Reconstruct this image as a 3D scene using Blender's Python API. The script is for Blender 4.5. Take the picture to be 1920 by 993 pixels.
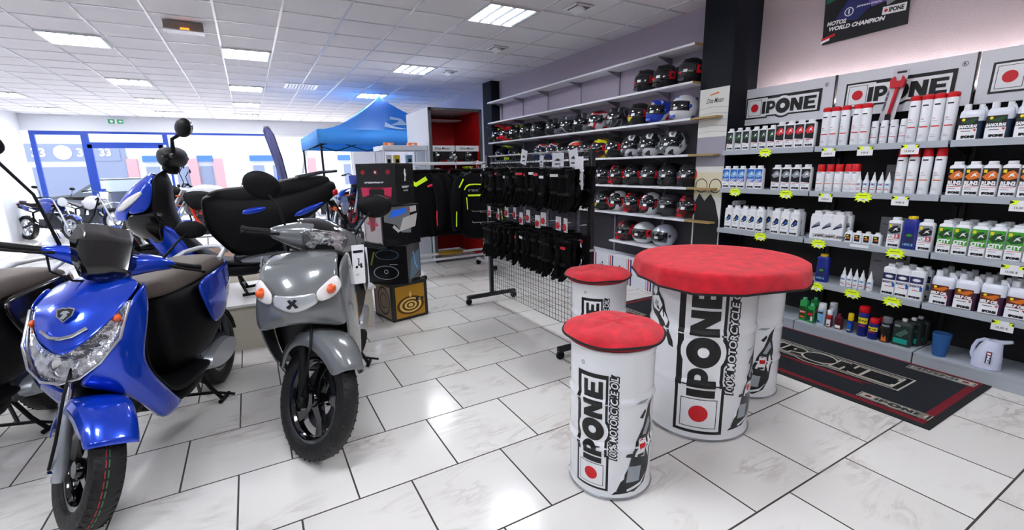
import bpy, bmesh, math, random
from mathutils import Vector, Matrix
R = math.radians
sin, cos, pi = math.sin, math.cos, math.pi
C = bpy.context.scene
COL = C.collection
for _o in list(bpy.data.objects):
    bpy.data.objects.remove(_o)

# ------------------------------------------------------------------ camera
cam_d = bpy.data.cameras.new('camera')
cam = bpy.data.objects.new('camera', cam_d)
COL.objects.link(cam)
C.camera = cam
PITCH, YAW, ROLL, FPX, CAMH = R(12.129), R(29.489), R(-1.159), 851.58, 1.513
fw = Vector((sin(YAW) * cos(PITCH), cos(YAW) * cos(PITCH), -sin(PITCH)))
r0 = Vector((cos(YAW), -sin(YAW), 0))
u0 = r0.cross(fw)
rr = r0 * cos(ROLL) + u0 * sin(ROLL)
uu = -r0 * sin(ROLL) + u0 * cos(ROLL)
m = Matrix((rr, uu, -fw)).transposed().to_4x4()
m.translation = Vector((0, 0, CAMH))
cam.matrix_world = m
cam_d.sensor_fit = 'HORIZONTAL'
cam_d.sensor_width = 36
cam_d.lens = 36 * FPX / 1920
cam_d.clip_start = 0.05
cam_d.clip_end = 400

# ------------------------------------------------------------------ exposure, world, sun
vs = C.view_settings
C.display_settings.display_device = 'sRGB'
vs.view_transform = 'Standard'
vs.look = 'None'
vs.gamma = 1
vs.use_curve_mapping = False
vs.exposure = 0.13
LAMP = 46.0
W = bpy.data.worlds.new('World')
C.world = W
W.use_nodes = True
bg = W.node_tree.nodes['Background']
bg.inputs[0].default_value = (0.86, 0.93, 1.0, 1)
bg.inputs[1].default_value = 3.2
sun_d = bpy.data.lights.new('sun', 'SUN')
sun = bpy.data.objects.new('sun', sun_d)
COL.objects.link(sun)
sun_d.energy = 34.0
sun_d.angle = R(1.0)
sun_d.color = (1, 0.97, 0.92)
sun.location = (-6, 30, 14)
sun.rotation_euler = Vector((0.18, -1, -0.50)).to_track_quat('-Z', 'Y').to_euler()

# ------------------------------------------------------------------ materials
def lin(c):
    if isinstance(c, str):
        c = c.lstrip('#')
        c = [int(c[i:i + 2], 16) / 255 for i in (0, 2, 4)]
    return tuple((v / 12.92 if v <= 0.04045 else ((v + 0.055) / 1.055) ** 2.4) for v in c) + (1,)

MATS = {}
def mat(name, col='#808080', rough=0.5, metal=0.0, coat=0.0, spec=0.5, emit=None, es=0.0, trans=0.0, ior=1.45, bump=0, bscale=200, alpha=1, vary=0, vscale=8, sheen=0):
    if name in MATS:
        return MATS[name]
    mt = bpy.data.materials.new(name)
    mt.use_nodes = True
    nt = mt.node_tree
    b = nt.nodes['Principled BSDF']
    b.inputs['Base Color'].default_value = lin(col)
    b.inputs['Roughness'].default_value = rough
    b.inputs['Metallic'].default_value = metal
    b.inputs['Coat Weight'].default_value = coat
    b.inputs['Coat Roughness'].default_value = 0.04
    b.inputs['Specular IOR Level'].default_value = spec
    b.inputs['IOR'].default_value = ior
    b.inputs['Transmission Weight'].default_value = trans
    b.inputs['Alpha'].default_value = alpha
    if sheen:
        b.inputs['Sheen Weight'].default_value = sheen
    if emit:
        b.inputs['Emission Color'].default_value = lin(emit)
        b.inputs['Emission Strength'].default_value = es
    if bump or vary:
        tc = nt.nodes.new('ShaderNodeTexCoord')
    if bump:
        n = nt.nodes.new('ShaderNodeTexNoise')
        n.inputs['Scale'].default_value = bscale
        n.inputs['Detail'].default_value = 4
        nt.links.new(tc.outputs['Object'], n.inputs['Vector'])
        bp = nt.nodes.new('ShaderNodeBump')
        bp.inputs['Strength'].default_value = bump
        bp.inputs['Distance'].default_value = 0.01
        nt.links.new(n.outputs['Fac'], bp.inputs['Height'])
        nt.links.new(bp.outputs['Normal'], b.inputs['Normal'])
    if vary:
        n = nt.nodes.new('ShaderNodeTexNoise')
        n.inputs['Scale'].default_value = vscale
        n.inputs['Detail'].default_value = 5
        nt.links.new(tc.outputs['Object'], n.inputs['Vector'])
        hs = nt.nodes.new('ShaderNodeHueSaturation')
        hs.inputs['Color'].default_value = lin(col)
        mr = nt.nodes.new('ShaderNodeMapRange')
        mr.inputs[1].default_value = 0.3
        mr.inputs[2].default_value = 0.7
        mr.inputs[3].default_value = 1 - vary
        mr.inputs[4].default_value = 1 + vary
        nt.links.new(n.outputs['Fac'], mr.inputs[0])
        nt.links.new(mr.outputs[0], hs.inputs['Value'])
        nt.links.new(hs.outputs[0], b.inputs['Base Color'])
    MATS[name] = mt
    return mt

def graphic(name, cols, scale=9.0, seed=0.0, rough=0.25, dist=3.0, stretch=(1, 1, 1)):
    """hard-edged painted graphic in object space"""
    if name in MATS:
        return MATS[name]
    mt = mat(name, cols[0], rough + .08, coat=0.2)
    nt = mt.node_tree
    b = nt.nodes['Principled BSDF']
    tc = nt.nodes.new('ShaderNodeTexCoord')
    mp = nt.nodes.new('ShaderNodeMapping')
    mp.inputs['Location'].default_value = (seed, seed * 1.7, seed * 0.6)
    mp.inputs['Scale'].default_value = stretch
    wv = nt.nodes.new('ShaderNodeTexNoise')
    wv.inputs['Scale'].default_value = scale * .55
    wv.inputs['Detail'].default_value = 0.6
    wv.inputs['Distortion'].default_value = dist * .5
    cr = nt.nodes.new('ShaderNodeValToRGB')
    cr.color_ramp.interpolation = 'CONSTANT'
    n = len(cols)
    cr.color_ramp.elements[0].position = 0
    cr.color_ramp.elements[0].color = lin(cols[0])
    cr.color_ramp.elements[1].position = 0.48
    cr.color_ramp.elements[1].color = lin(cols[1])
    for i in range(2, n):
        e = cr.color_ramp.elements.new(0.48 + 0.10 * (i - 1))
        e.color = lin(cols[i])
    nt.links.new(tc.outputs['Object'], mp.inputs[0])
    nt.links.new(mp.outputs[0], wv.inputs['Vector'])
    nt.links.new(wv.outputs['Fac'], cr.inputs[0])
    nt.links.new(cr.outputs[0], b.inputs['Base Color'])
    return mt

# ------------------------------------------------------------------ mesh building
class MB:
    def __init__(s):
        s.v = []; s.f = []; s.mi = []; s.mats = []; s.cur = 0; s.M = None; s.edges = []
    def m(s, mt):
        if mt not in s.mats:
            s.mats.append(mt)
        s.cur = s.mats.index(mt)
        return s
    def add(s, vs_, fs):
        o = len(s.v)
        for p in vs_:
            p = Vector(p)
            s.v.append(s.M @ p if s.M else p)
        for f in fs:
            s.f.append([i + o for i in f]); s.mi.append(s.cur)
        return s
    def box(s, c, d, rot=None):
        hx, hy, hz = d[0] / 2, d[1] / 2, d[2] / 2
        P = [Vector((x * hx, y * hy, z * hz)) for x in (-1, 1) for y in (-1, 1) for z in (-1, 1)]
        if rot is not None:
            P = [rot @ p for p in P]
        P = [p + Vector(c) for p in P]
        return s.add(P, [(0, 1, 3, 2), (4, 6, 7, 5), (0, 4, 5, 1), (2, 3, 7, 6), (0, 2, 6, 4), (1, 5, 7, 3)])
    def tube(s, pts, r, n=10, cap=True, sq=1.0):
        pts = [Vector(p) for p in pts]
        rs = r if isinstance(r, (list, tuple)) else [r] * len(pts)
        V = []; F = []
        up = Vector((0, 0, 1))
        pn = None
        for i, p in enumerate(pts):
            t = (pts[min(i + 1, len(pts) - 1)] - pts[max(i - 1, 0)])
            if t.length < 1e-9: t = Vector((0, 0, 1))
            t.normalize()
            if pn is None:
                a = up if abs(t.dot(up)) < 0.95 else Vector((1, 0, 0))
                x = a.cross(t).normalized()
            else:
                x = (pn - t * pn.dot(t)).normalized()
            pn = x
            y = t.cross(x)
            for k in range(n):
                a = 2 * pi * k / n
                V.append(p + x * cos(a) * rs[i] + y * sin(a) * rs[i] * sq)
        for i in range(len(pts) - 1):
            for k in range(n):
                k2 = (k + 1) % n
                F.append((i * n + k, i * n + k2, (i + 1) * n + k2, (i + 1) * n + k))
        if cap:
            F.append(tuple(range(n - 1, -1, -1)))
            F.append(tuple((len(pts) - 1) * n + k for k in range(n)))
        return s.add(V, F)
    def lathe(s, prof, c=(0, 0, 0), n=24, axis='z', cap=True, a0=0.0):
        V = []; F = []
        for (r, z) in prof:
            for k in range(n):
                a = 2 * pi * k / n + a0
                x, y = r * cos(a), r * sin(a)
                p = (x, y, z) if axis == 'z' else ((z, x, y) if axis == 'x' else (y, z, x))
                V.append(Vector(p) + Vector(c))
        for i in range(len(prof) - 1):
            for k in range(n):
                k2 = (k + 1) % n
                F.append((i * n + k, i * n + k2, (i + 1) * n + k2, (i + 1) * n + k))
        if cap:
            F.append(tuple(range(n - 1, -1, -1)))
            F.append(tuple((len(prof) - 1) * n + k for k in range(n)))
        return s.add(V, F)
    def grid(s, rows, closed=False):
        n = len(rows[0]); V = [p for r in rows for p in r]; F = []
        for i in range(len(rows) - 1):
            for k in range(n if closed else n - 1):
                k2 = (k + 1) % n
                F.append((i * n + k, i * n + k2, (i + 1) * n + k2, (i + 1) * n + k))
        return s.add(V, F)
    def loft(s, secs, cap=True):
        n = len(secs[0]); s.grid(secs, True)
        if cap:
            o = len(s.v) - n * len(secs)
            s.f.append([o + k for k in range(n - 1, -1, -1)]); s.mi.append(s.cur)
            s.f.append([o + (len(secs) - 1) * n + k for k in range(n)]); s.mi.append(s.cur)
        return s
    def prism(s, poly, d, axis='y', at=0.0):
        """poly in 2D, extruded by d along axis"""
        def P(a, b, t):
            return (a, t, b) if axis == 'y' else ((t, a, b) if axis == 'x' else (a, b, t))
        n = len(poly)
        V = [P(a, b, at - d / 2) for a, b in poly] + [P(a, b, at + d / 2) for a, b in poly]
        F = [tuple(range(n)), tuple(range(2 * n - 1, n - 1, -1))]
        F += [(i, i + n, (i + 1) % n + n, (i + 1) % n) for i in range(n)]
        return s.add(V, F)
    def ell(s, c, r, n=16, k=10, rot=None):
        V = []; F = []
        for i in range(k + 1):
            t = pi * i / k
            for j in range(n):
                a = 2 * pi * j / n
                p = Vector((r[0] * sin(t) * cos(a), r[1] * sin(t) * sin(a), r[2] * cos(t)))
                if rot is not None: p = rot @ p
                V.append(p + Vector(c))
        for i in range(k):
            for j in range(n):
                j2 = (j + 1) % n
                F.append((i * n + j, (i + 1) * n + j, (i + 1) * n + j2, i * n + j2))
        return s.add(V, F)
    def torus(s, c, R_, r, n=32, k=10, axis='y', rz=1.0):
        V = []; F = []
        for i in range(n):
            a = 2 * pi * i / n
            for j in range(k):
                b = 2 * pi * j / k
                q = R_ + r * cos(b); h = r * sin(b) * rz
                x, z = q * cos(a), q * sin(a)
                p = (x, h, z) if axis == 'y' else ((x, z, h) if axis == 'z' else (h, x, z))
                V.append(Vector(c) + Vector(p))
        for i in range(n):
            for j in range(k):
                F.append((i * k + j, i * k + (j + 1) % k, ((i + 1) % n) * k + (j + 1) % k, ((i + 1) % n) * k + j))
        return s.add(V, F)
    def mesh(s, name='mesh', smooth=40, weld=True):
        me = bpy.data.meshes.new(name)
        me.from_pydata([tuple(p) for p in s.v], [], s.f)
        for mt in s.mats: me.materials.append(mt)
        me.polygons.foreach_set('material_index', s.mi)
        bm = bmesh.new(); bm.from_mesh(me)
        if weld: bmesh.ops.remove_doubles(bm, verts=bm.verts, dist=1e-5)
        bmesh.ops.recalc_face_normals(bm, faces=bm.faces)
        bm.to_mesh(me); bm.free()
        if smooth:
            me.polygons.foreach_set('use_smooth', [True] * len(me.polygons))
            me.set_sharp_from_angle(angle=R(smooth))
        me.update()
        return me
    def build(s, name, parent=None, smooth=40, bevel=0, sub=0, solid=0, loc=None, rot=None, kind=None, seg=2, weld=True, sm_off=-1, mirror=False):
        me = s.mesh(name, smooth, weld)
        o = bpy.data.objects.new(name, me)
        COL.objects.link(o)
        if parent is not None: o.parent = parent
        if loc is not None: o.location = loc
        if rot is not None: o.rotation_euler = rot
        if kind: o['kind'] = kind
        if mirror:
            md = o.modifiers.new('m', 'MIRROR'); md.use_axis = (False, True, False); md.use_clip = True; md.merge_threshold = 0.0005
        if sub:
            md = o.modifiers.new('s', 'SUBSURF'); md.levels = sub; md.render_levels = sub
        if solid:
            md = o.modifiers.new('t', 'SOLIDIFY'); md.thickness = solid; md.offset = sm_off
        if bevel:
            md = o.modifiers.new('b', 'BEVEL'); md.width = bevel; md.segments = seg; md.limit_method = 'ANGLE'; md.angle_limit = R(35)
        return o

def tag(o, label, cat, group=None, kind=None):
    o['label'] = label; o['category'] = cat
    if group: o['group'] = group
    if kind: o['kind'] = kind
    return o
def thing(name, label, cat, loc=(0, 0, 0), rz=0.0, group=None):
    o = bpy.data.objects.new(name, None)
    COL.objects.link(o)
    o.empty_display_size = 0.1
    o.location = loc; o.rotation_euler = (0, 0, rz)
    return tag(o, label, cat, group)
KIDS = {}
def kids(o):
    return [c for c in COL.objects if c.parent == o]
def dup(root, loc, rz=0.0, label=None, group=None, rot=None):
    if root.name not in KIDS:
        KIDS[root.name] = [(c, kids(c)) for c in kids(root)]
    r = root.copy(); COL.objects.link(r)
    r.location = loc; r.rotation_euler = rot if rot else (0, 0, rz)
    if label: r['label'] = label
    if group: r['group'] = group
    for ch, gs in KIDS[root.name]:
        c = ch.copy(); COL.objects.link(c); c.parent = r
        for g in gs:
            d = g.copy(); COL.objects.link(d); d.parent = c
    return r
ORD = ['first', 'second', 'third', 'fourth', 'fifth', 'sixth', 'seventh', 'eighth', 'ninth', 'tenth', 'eleventh', 'twelfth', 'thirteenth', 'fourteenth']
def nth(i, n):
    if n == 1: return 'the only'
    if i == 0: return 'leftmost'
    if i == n - 1: return 'rightmost'
    return ORD[i] + ' from left'

# text as mesh data (verts 2D, faces), cached
TX = {}
def text2d(body, bold=0.0, align='CENTER'):
    k = (body, bold, align)
    if k in TX: return TX[k]
    cu = bpy.data.curves.new('t', 'FONT')
    cu.body = body; cu.size = 1; cu.offset = bold; cu.align_x = align; cu.align_y = 'CENTER'
    cu.resolution_u = 3
    ob = bpy.data.objects.new('t', cu); COL.objects.link(ob)
    dg = bpy.context.evaluated_depsgraph_get(); dg.update()
    me = bpy.data.meshes.new_from_object(ob.evaluated_get(dg))
    V = [(v.co.x, v.co.y) for v in me.vertices]; F = [tuple(p.vertices) for p in me.polygons]
    bpy.data.objects.remove(ob); bpy.data.curves.remove(cu); bpy.data.meshes.remove(me)
    if V:
        cx = (min(v[0] for v in V) + max(v[0] for v in V)) / 2; cy = (min(v[1] for v in V) + max(v[1] for v in V)) / 2
        if align == 'CENTER': V = [(x - cx, y - cy) for x, y in V]
    TX[k] = (V, F)
    return TX[k]

# flat art: list of (layer, colour material, verts2d, faces); drawn with a mapping function
class Art:
    def __init__(s): s.items = []
    def poly(s, mt, pts, layer=0):
        s.items.append((layer, mt, list(pts), [tuple(range(len(pts)))])); return s
    def rect(s, mt, x0, y0, x1, y1, layer=0):
        return s.poly(mt, [(x0, y0), (x1, y0), (x1, y1), (x0, y1)], layer)
    def disc(s, mt, cx, cy, r, layer=0, n=28, ry=None, rin=0):
        ry = ry or r
        if rin:
            V = [(cx + r * cos(2 * pi * i / n), cy + ry * sin(2 * pi * i / n)) for i in range(n)] + [(cx + rin * cos(2 * pi * i / n), cy + rin * ry / r * sin(2 * pi * i / n)) for i in range(n)]
            s.items.append((layer, mt, V, [(i, (i + 1) % n, n + (i + 1) % n, n + i) for i in range(n)]))
            return s
        return s.poly(mt, [(cx + r * cos(2 * pi * i / n), cy + ry * sin(2 * pi * i / n)) for i in range(n)], layer)
    def text(s, mt, body, cx, cy, h, layer=1, bold=0.0, w=None, skew=0.0):
        V, F = text2d(body, bold)
        if not V: return s
        wd = max(v[0] for v in V) - min(v[0] for v in V); ht = max(v[1] for v in V) - min(v[1] for v in V)
        sy = h / ht; sx = (w / wd) if w else sy
        s.items.append((layer, mt, [(cx + x * sx + y * sy * skew, cy + y * sy) for x, y in V], F)); return s
    def merge(s, o, fn, dl=0):
        for l, mt, V, F in o.items: s.items.append((l + dl, mt, [fn(*p) for p in V], F))
        return s
    def put(s, mb, fn, eps=0.0006, cuts=None):
        """fn(u, v, height) -> 3D point"""
        for ix, (l, mt, V, F) in enumerate(s.items):
            mb.m(mt)
            l = l + (ix % 24) * 0.035
            if cuts:
                bm = bmesh.new()
                vv = [bm.verts.new((x, y, 0)) for x, y in V]
                for f in F:
                    try: bm.faces.new([vv[i] for i in f])
                    except ValueError: pass
                bm.normal_update()
                bmesh.ops.triangulate(bm, faces=bm.faces[:])
                for ax in (0, 1):
                    st = cuts[ax]
                    if not st: continue
                    lo = min(v.co[ax] for v in bm.verts); hi = max(v.co[ax] for v in bm.verts)
                    t = math.ceil(lo / st) * st
                    while t < hi:
                        co = [0, 0, 0]; no = [0, 0, 0]; co[ax] = t; no[ax] = 1
                        bmesh.ops.bisect_plane(bm, geom=bm.verts[:] + bm.edges[:] + bm.faces[:], plane_co=co, plane_no=no)
                        t += st
                bm.verts.index_update()
                V2 = [(v.co.x, v.co.y) for v in bm.verts]; F2 = [tuple(v.index for v in f.verts) for f in bm.faces]
                bm.free()
                mb.add([fn(x, y, (l + 1) * eps) for x, y in V2], F2)
            else:
                mb.add([fn(x, y, (l + 1) * eps) for x, y in V], F)
        return mb

INK = mat('ink_black', '#08080a', 0.4)
WHT = mat('paint_white', '#f2f3f5', 0.35)
REDI = mat('ink_red', '#d0101c', 0.4)

def glyphs(mt, x0, y0, s_, layer, art, grow=0.0):
    g = grow
    def T(P): return [(x0 + x * s_, y0 + y * s_) for x, y in P]
    art.poly(mt, T([(0 - g, 0 - g), (.3 + g, 0 - g), (.3 + g, 1 + g), (0 - g, 1 + g)]), layer)
    # P
    a = [(.38 - g, -g), (.68 + g, -g), (.68 + g, .3 - g)]
    art.poly(mt, T([(.38 - g, -g), (.68 + g, -g), (.68 + g, 1 + g), (.38 - g, 1 + g)]), layer)
    n = 12
    ro, ri = .36 + g, .11
    V = []; F = []
    for i in range(n + 1):
        t = -pi / 2 + pi * i / n
        V += [(.8 + ro * cos(t), .64 + ro * sin(t)), (.8 + ri * cos(t), .64 + ri * sin(t))]
    F = [(2 * i, 2 * i + 2, 2 * i + 3, 2 * i + 1) for i in range(n)]
    art.items.append((layer, mt, T(V), F))
    art.poly(mt, T([(.68, .64 - ro), (.8, .64 - ro), (.8, .53), (.68, .53)]), layer)
    art.poly(mt, T([(.68, .75), (.8, .75), (.8, .64 + ro), (.68, .64 + ro)]), layer)
    # O
    art.disc(mt, x0 + 1.78 * s_, y0 + .5 * s_, (.60 + g) * s_, layer, 36, rin=.2 * s_)
    # N
    art.poly(mt, T([(2.42 - g, -g), (2.72 + g, -g), (2.72 + g, .5), (3.05, -g), (3.38 + g, -g), (3.38 + g, 1 + g), (3.08 - g, 1 + g), (3.08 - g, .52), (2.76, 1 + g), (2.42 - g, 1 + g)]), layer)
    # E
    art.poly(mt, T([(3.48 - g, -g), (4.40 + g, -g), (4.40 + g, .22), (3.82, .22), (3.82, .39), (4.30, .39), (4.30, .61), (3.82, .61), (3.82, .78), (4.40 + g, .78), (4.40 + g, 1 + g), (3.48 - g, 1 + g)]), layer)

def logo(box=True, outer=None, inner=None, dot=None, letters=None, halo=None):
    """word logo with frame, unit letter height 1, spans x 0..6.0"""
    a = Art()
    outer = outer or INK; inner = inner or WHT; dot = dot or REDI; letters = letters or INK
    if halo:
        a.rect(halo, -.07, -.42, 2.0, 1.5, -1); a.rect(halo, 1.3, -.32, 6.32, 1.5, -1); a.disc(halo, 3.28, .5, 1.02, -1)
    a.rect(outer, 0, -.35, 2.0, 1.43, 0); a.rect(outer, 1.3, -.25, 6.25, 1.43, 0); a.disc(outer, 3.28, .5, .95, 0)
    a.rect(inner, .12, -.23, 1.9, 1.31, 1); a.rect(inner, 1.3, -.13, 6.03, 1.15, 1); a.rect(inner, .12, -.13, 6.03, 1.2, 1); a.disc(inner, 3.28, .5, .80, 1)
    a.rect(outer, .24, -.11, 1.42, 1.19, 2); a.rect(inner, .27, -.08, 1.39, 1.16, 3)
    a.disc(dot, .83, .54, .34, 4)
    glyphs(letters, 1.5, 0, 1.0, 4, a)
    return a

def logo_outline(line, fill, dot):
    a = Art()
    a.rect(line, -.06, -.41, 2.0, 1.49, -1); a.rect(line, 1.3, -.31, 6.31, 1.49, -1); a.disc(line, 3.28, .5, 1.01, -1)
    a.rect(fill, 0, -.35, 2.0, 1.43, 0); a.rect(fill, 1.3, -.25, 6.25, 1.43, 0); a.disc(fill, 3.28, .5, .95, 0)
    a.rect(line, .16, -.19, 1.42, 1.27, 1); a.rect(fill, .22, -.13, 1.36, 1.21, 2)
    a.rect(line, 1.38, -.16, 6.08, -.10, 1); a.rect(line, 6.02, -.16, 6.08, 1.24, 1); a.rect(line, 1.38, 1.18, 6.08, 1.24, 1)
    a.disc(dot, .79, .54, .36, 3)
    glyphs(line, 1.55, 0, 1.0, 2, a, .085); glyphs(fill, 1.55, 0, 1.0, 3, a)
    return a

def plane_fn(o, ux, uy, sc=1.0):
    o = Vector(o); ux = Vector(ux).normalized(); uy = Vector(uy).normalized(); nz = ux.cross(uy)
    return lambda u, v, h: o + ux * u * sc + uy * v * sc + nz * h
# ================================================================== the room
CZ = 3.13
XL, XR, YB, YF = -5.0, 4.4, -4.0, 17.0
def slab(name, c, d, mt, bevel=0):
    o = MB().m(mt).box(c, d).build(name, smooth=0, bevel=bevel); o['kind'] = 'structure'; return o

def floor_mat():
    mt = mat('floor_tile', '#e6e2dc', 0.16, spec=0.45)
    nt = mt.node_tree; b = nt.nodes['Principled BSDF']; L = nt.links.new
    tc = nt.nodes.new('ShaderNodeTexCoord'); mp = nt.nodes.new('ShaderNodeMapping')
    mp.inputs['Location'].default_value = (-0.275, -0.481, 0)
    L(tc.outputs['Object'], mp.inputs[0])
    br = nt.nodes.new('ShaderNodeTexBrick')
    br.offset = 0.5; br.offset_frequency = 2; br.squash = 1
    br.inputs['Scale'].default_value = 1; br.inputs['Brick Width'].default_value = 0.5; br.inputs['Row Height'].default_value = 0.5022
    br.inputs['Mortar Size'].default_value = 0.0042; br.inputs['Mortar Smooth'].default_value = 0.0; br.inputs['Bias'].default_value = 0
    br.inputs['Color1'].default_value = lin('#e9e6e1'); br.inputs['Color2'].default_value = lin('#dcd8d3'); br.inputs['Mortar'].default_value = lin('#3c3733')
    L(mp.outputs[0], br.inputs['Vector'])
    # marble veins
    rot = nt.nodes.new('ShaderNodeMapping'); rot.inputs['Rotation'].default_value = (0, 0, R(35)); rot.inputs['Scale'].default_value = (1.0, 3.6, 1)
    L(tc.outputs['Object'], rot.inputs[0])
    n1 = nt.nodes.new('ShaderNodeTexNoise'); n1.inputs['Scale'].default_value = 1.6; n1.inputs['Detail'].default_value = 8; n1.inputs['Roughness'].default_value = 0.62; n1.inputs['Distortion'].default_value = 1.6
    L(rot.outputs[0], n1.inputs['Vector'])
    cr = nt.nodes.new('ShaderNodeValToRGB')
    cr.color_ramp.elements[0].position = 0.44; cr.color_ramp.elements[0].color = (0, 0, 0, 1)
    cr.color_ramp.elements[1].position = 0.5; cr.color_ramp.elements[1].color = (1, 1, 1, 1)
    e = cr.color_ramp.elements.new(0.56); e.color = (0, 0, 0, 1)
    L(n1.outputs['Fac'], cr.inputs[0])
    n2 = nt.nodes.new('ShaderNodeTexNoise'); n2.inputs['Scale'].default_value = 2.3; n2.inputs['Detail'].default_value = 3
    L(tc.outputs['Object'], n2.inputs['Vector'])
    mu = nt.nodes.new('ShaderNodeMath'); mu.operation = 'MULTIPLY'; L(cr.outputs[0], mu.inputs[0])
    mr = nt.nodes.new('ShaderNodeMapRange'); mr.inputs[1].default_value = .5; mr.inputs[2].default_value = .7; mr.inputs[3].default_value = 0; mr.inputs[4].default_value = .55
    L(n2.outputs['Fac'], mr.inputs[0]); L(mr.outputs[0], mu.inputs[1])
    mx = nt.nodes.new('ShaderNodeMix'); mx.data_type = 'RGBA'
    L(mu.outputs[0], mx.inputs['Factor']); L(br.outputs['Color'], mx.inputs[6]); mx.inputs[7].default_value = lin('#a08e80')
    L(mx.outputs[2], b.inputs['Base Color'])
    rm = nt.nodes.new('ShaderNodeMapRange'); rm.inputs[3].default_value = 0.17; rm.inputs[4].default_value = 0.8
    L(br.outputs['Fac'], rm.inputs[0]); L(rm.outputs[0], b.inputs['Roughness'])
    bp = nt.nodes.new('ShaderNodeBump'); bp.inputs['Strength'].default_value = 0.5; bp.inputs['Distance'].default_value = 0.002; bp.invert = True
    L(br.outputs['Fac'], bp.inputs['Height']); L(bp.outputs[0], b.inputs['Normal'])
    return mt
slab('floor', ((XL + 4.7) / 2, (YB + YF) / 2, -0.05), (9.7, YF - YB, 0.1), floor_mat())
M_CEIL = mat('ceiling_tile', '#e6e4e9', 0.9, bump=0.15, bscale=300)
M_TBAR = mat('ceiling_bar', '#dcdce0', 0.22, spec=0.6)
ceil_ = slab('ceiling', ((XL + 4.7) / 2, (YB + YF) / 2, CZ + 0.05), (9.7, YF - YB, 0.1), M_CEIL)
tb = MB().m(M_TBAR)
GX0, GY0, GS, GSY = -0.10, 4.39, 0.6, 0.605
for k in range(-9, 9):
    x = GX0 + GS * k
    if XL < x < 4.7: tb.box((x, (YB + YF) / 2, CZ - 0.002), (0.024, YF - YB, 0.012))
for k in range(-14, 21):
    y = GY0 + GSY * k
    if YB < y < YF: tb.box(((XL + 4.7) / 2, y, CZ - 0.0015), (9.7, 0.02, 0.010))
tb = tb.build('trim_1', smooth=0); tb['kind'] = 'structure'

M_MAUVE = mat('wall_mauve', '#a79cac', 0.85, bump=0.3, bscale=120)
M_PINK = mat('wall_pinkish', '#bfb2b6', 0.85, bump=0.3, bscale=120)
M_BLUELIT = mat('wall_white_bluelit', '#c2c2d2', 0.8)  # far wall is white, the bluish light is mixed into its colour
M_DARKW = mat('wall_charcoal_shade', '#39373f', 0.7)
M_NAVY = mat('pillar_navy', '#080f1a', 0.6, spec=0.25)
M_WALLW = mat('wall_white', '#dfe2e8', 0.8)
# right wall: helmet bay (mauve above, charcoal below with the shading painted in), far part, bay of the oil shelves
slab('wall_right', (4.5, 5.9, 2.54), (0.2, 5.0, 1.18), M_MAUVE)
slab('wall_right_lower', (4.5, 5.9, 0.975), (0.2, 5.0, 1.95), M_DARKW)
slab('wall_right_far', (4.5, 12.7, CZ / 2), (0.2, 8.6, CZ), M_BLUELIT)
slab('wall_right_near', (4.75, -0.3, CZ / 2), (0.2, 7.4, CZ), M_PINK)
slab('trim_2', (4.45, 3.22, CZ / 2), (0.42, 0.36, CZ), M_NAVY)            # navy pillar between the two bays
slab('trim_3', (4.36, 8.32, CZ / 2), (0.28, 0.36, CZ), M_NAVY)            # slim dark column at the far end of the helmets
slab('wall_back', (-0.15, YB - 0.1, CZ / 2), (9.9, 0.2, CZ), mat('wall_slate', '#45464d', 0.8))
slab('wall_left', (XL - 0.1, (YB + YF) / 2, CZ / 2), (0.2, YF - YB, CZ), M_WALLW)
# front wall with shop window
WT, WB = 2.71, 0.08
slab('wall_front', (-0.15, YF + 0.1, (CZ + WT) / 2), (9.9, 0.2, CZ - WT), M_WALLW)
slab('wall_front_sill', (-0.15 + 0.9, YF + 0.1, WB / 2), (8.1, 0.2, WB), M_WALLW)
slab('wall_front_end', (4.05, YF + 0.1, WT / 2), (1.5, 0.2, WT), M_WALLW)
M_BLUEF = mat('frame_blue', '#2346a8', 0.35)
M_GLASS = mat('window_glass', '#ffffff', 0.0, trans=1.0, ior=1.01, spec=0.2)
M_FRW = mat('frame_white', '#eef0f4', 0.4)
def window(n, x0, x1, z0, z1, fm, w=0.07, w_r=None):
    a = MB().m(fm)
    y = YF + 0.08
    a.box(((x0 + x1) / 2, y, z1 - w / 2), (x1 - x0, 0.08, w)); a.box(((x0 + x1) / 2, y, z0 + w / 2), (x1 - x0, 0.08, w))
    a.box((x0 + w / 2, y, (z0 + z1) / 2), (w, 0.081, z1 - z0)); a.box((x1 - w / 2, y, (z0 + z1) / 2), (w, 0.081, z1 - z0))
    o = a.build('window_%d' % n, smooth=0); o['kind'] = 'structure'
    MB().m(M_GLASS).box(((x0 + x1) / 2, y, (z0 + z1) / 2), (x1 - x0 - 2 * w, 0.008, z1 - z0 - 2 * w)).build('pane', o, smooth=0)
    return o
window(1, -4.87, -3.75, WB, WT, M_BLUEF, 0.10)
window(2, -3.75, -1.98, 2.36, WT, M_BLUEF, 0.06)
window(3, -1.98, 0.9, WB, WT, M_BLUEF, 0.06)
window(4, 0.9, 3.3, WB, WT, M_FRW, 0.08)
dr = MB().m(M_BLUEF)
for x in (-3.70, -2.12): dr.box((x, YF + 0.08, 1.18), (0.10, 0.07, 2.36))
dr.box((-2.9, YF + 0.08, 2.31), (1.7, 0.07, 0.1)); dr.box((-2.9, YF + 0.08, 0.06), (1.7, 0.07, 0.12))
dr = dr.build('door_1', smooth=0); dr['kind'] = 'structure'
MB().m(M_GLASS).box((-2.9, YF + 0.08, 1.2), (1.5, 0.008, 2.1)).build('pane', dr, smooth=0)
MB().m(M_BLUEF).box((-3.58, YF - 0.0, 1.0), (0.10, 0.06, 0.30)).build('door_lock', dr, bevel=0.01)
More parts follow.
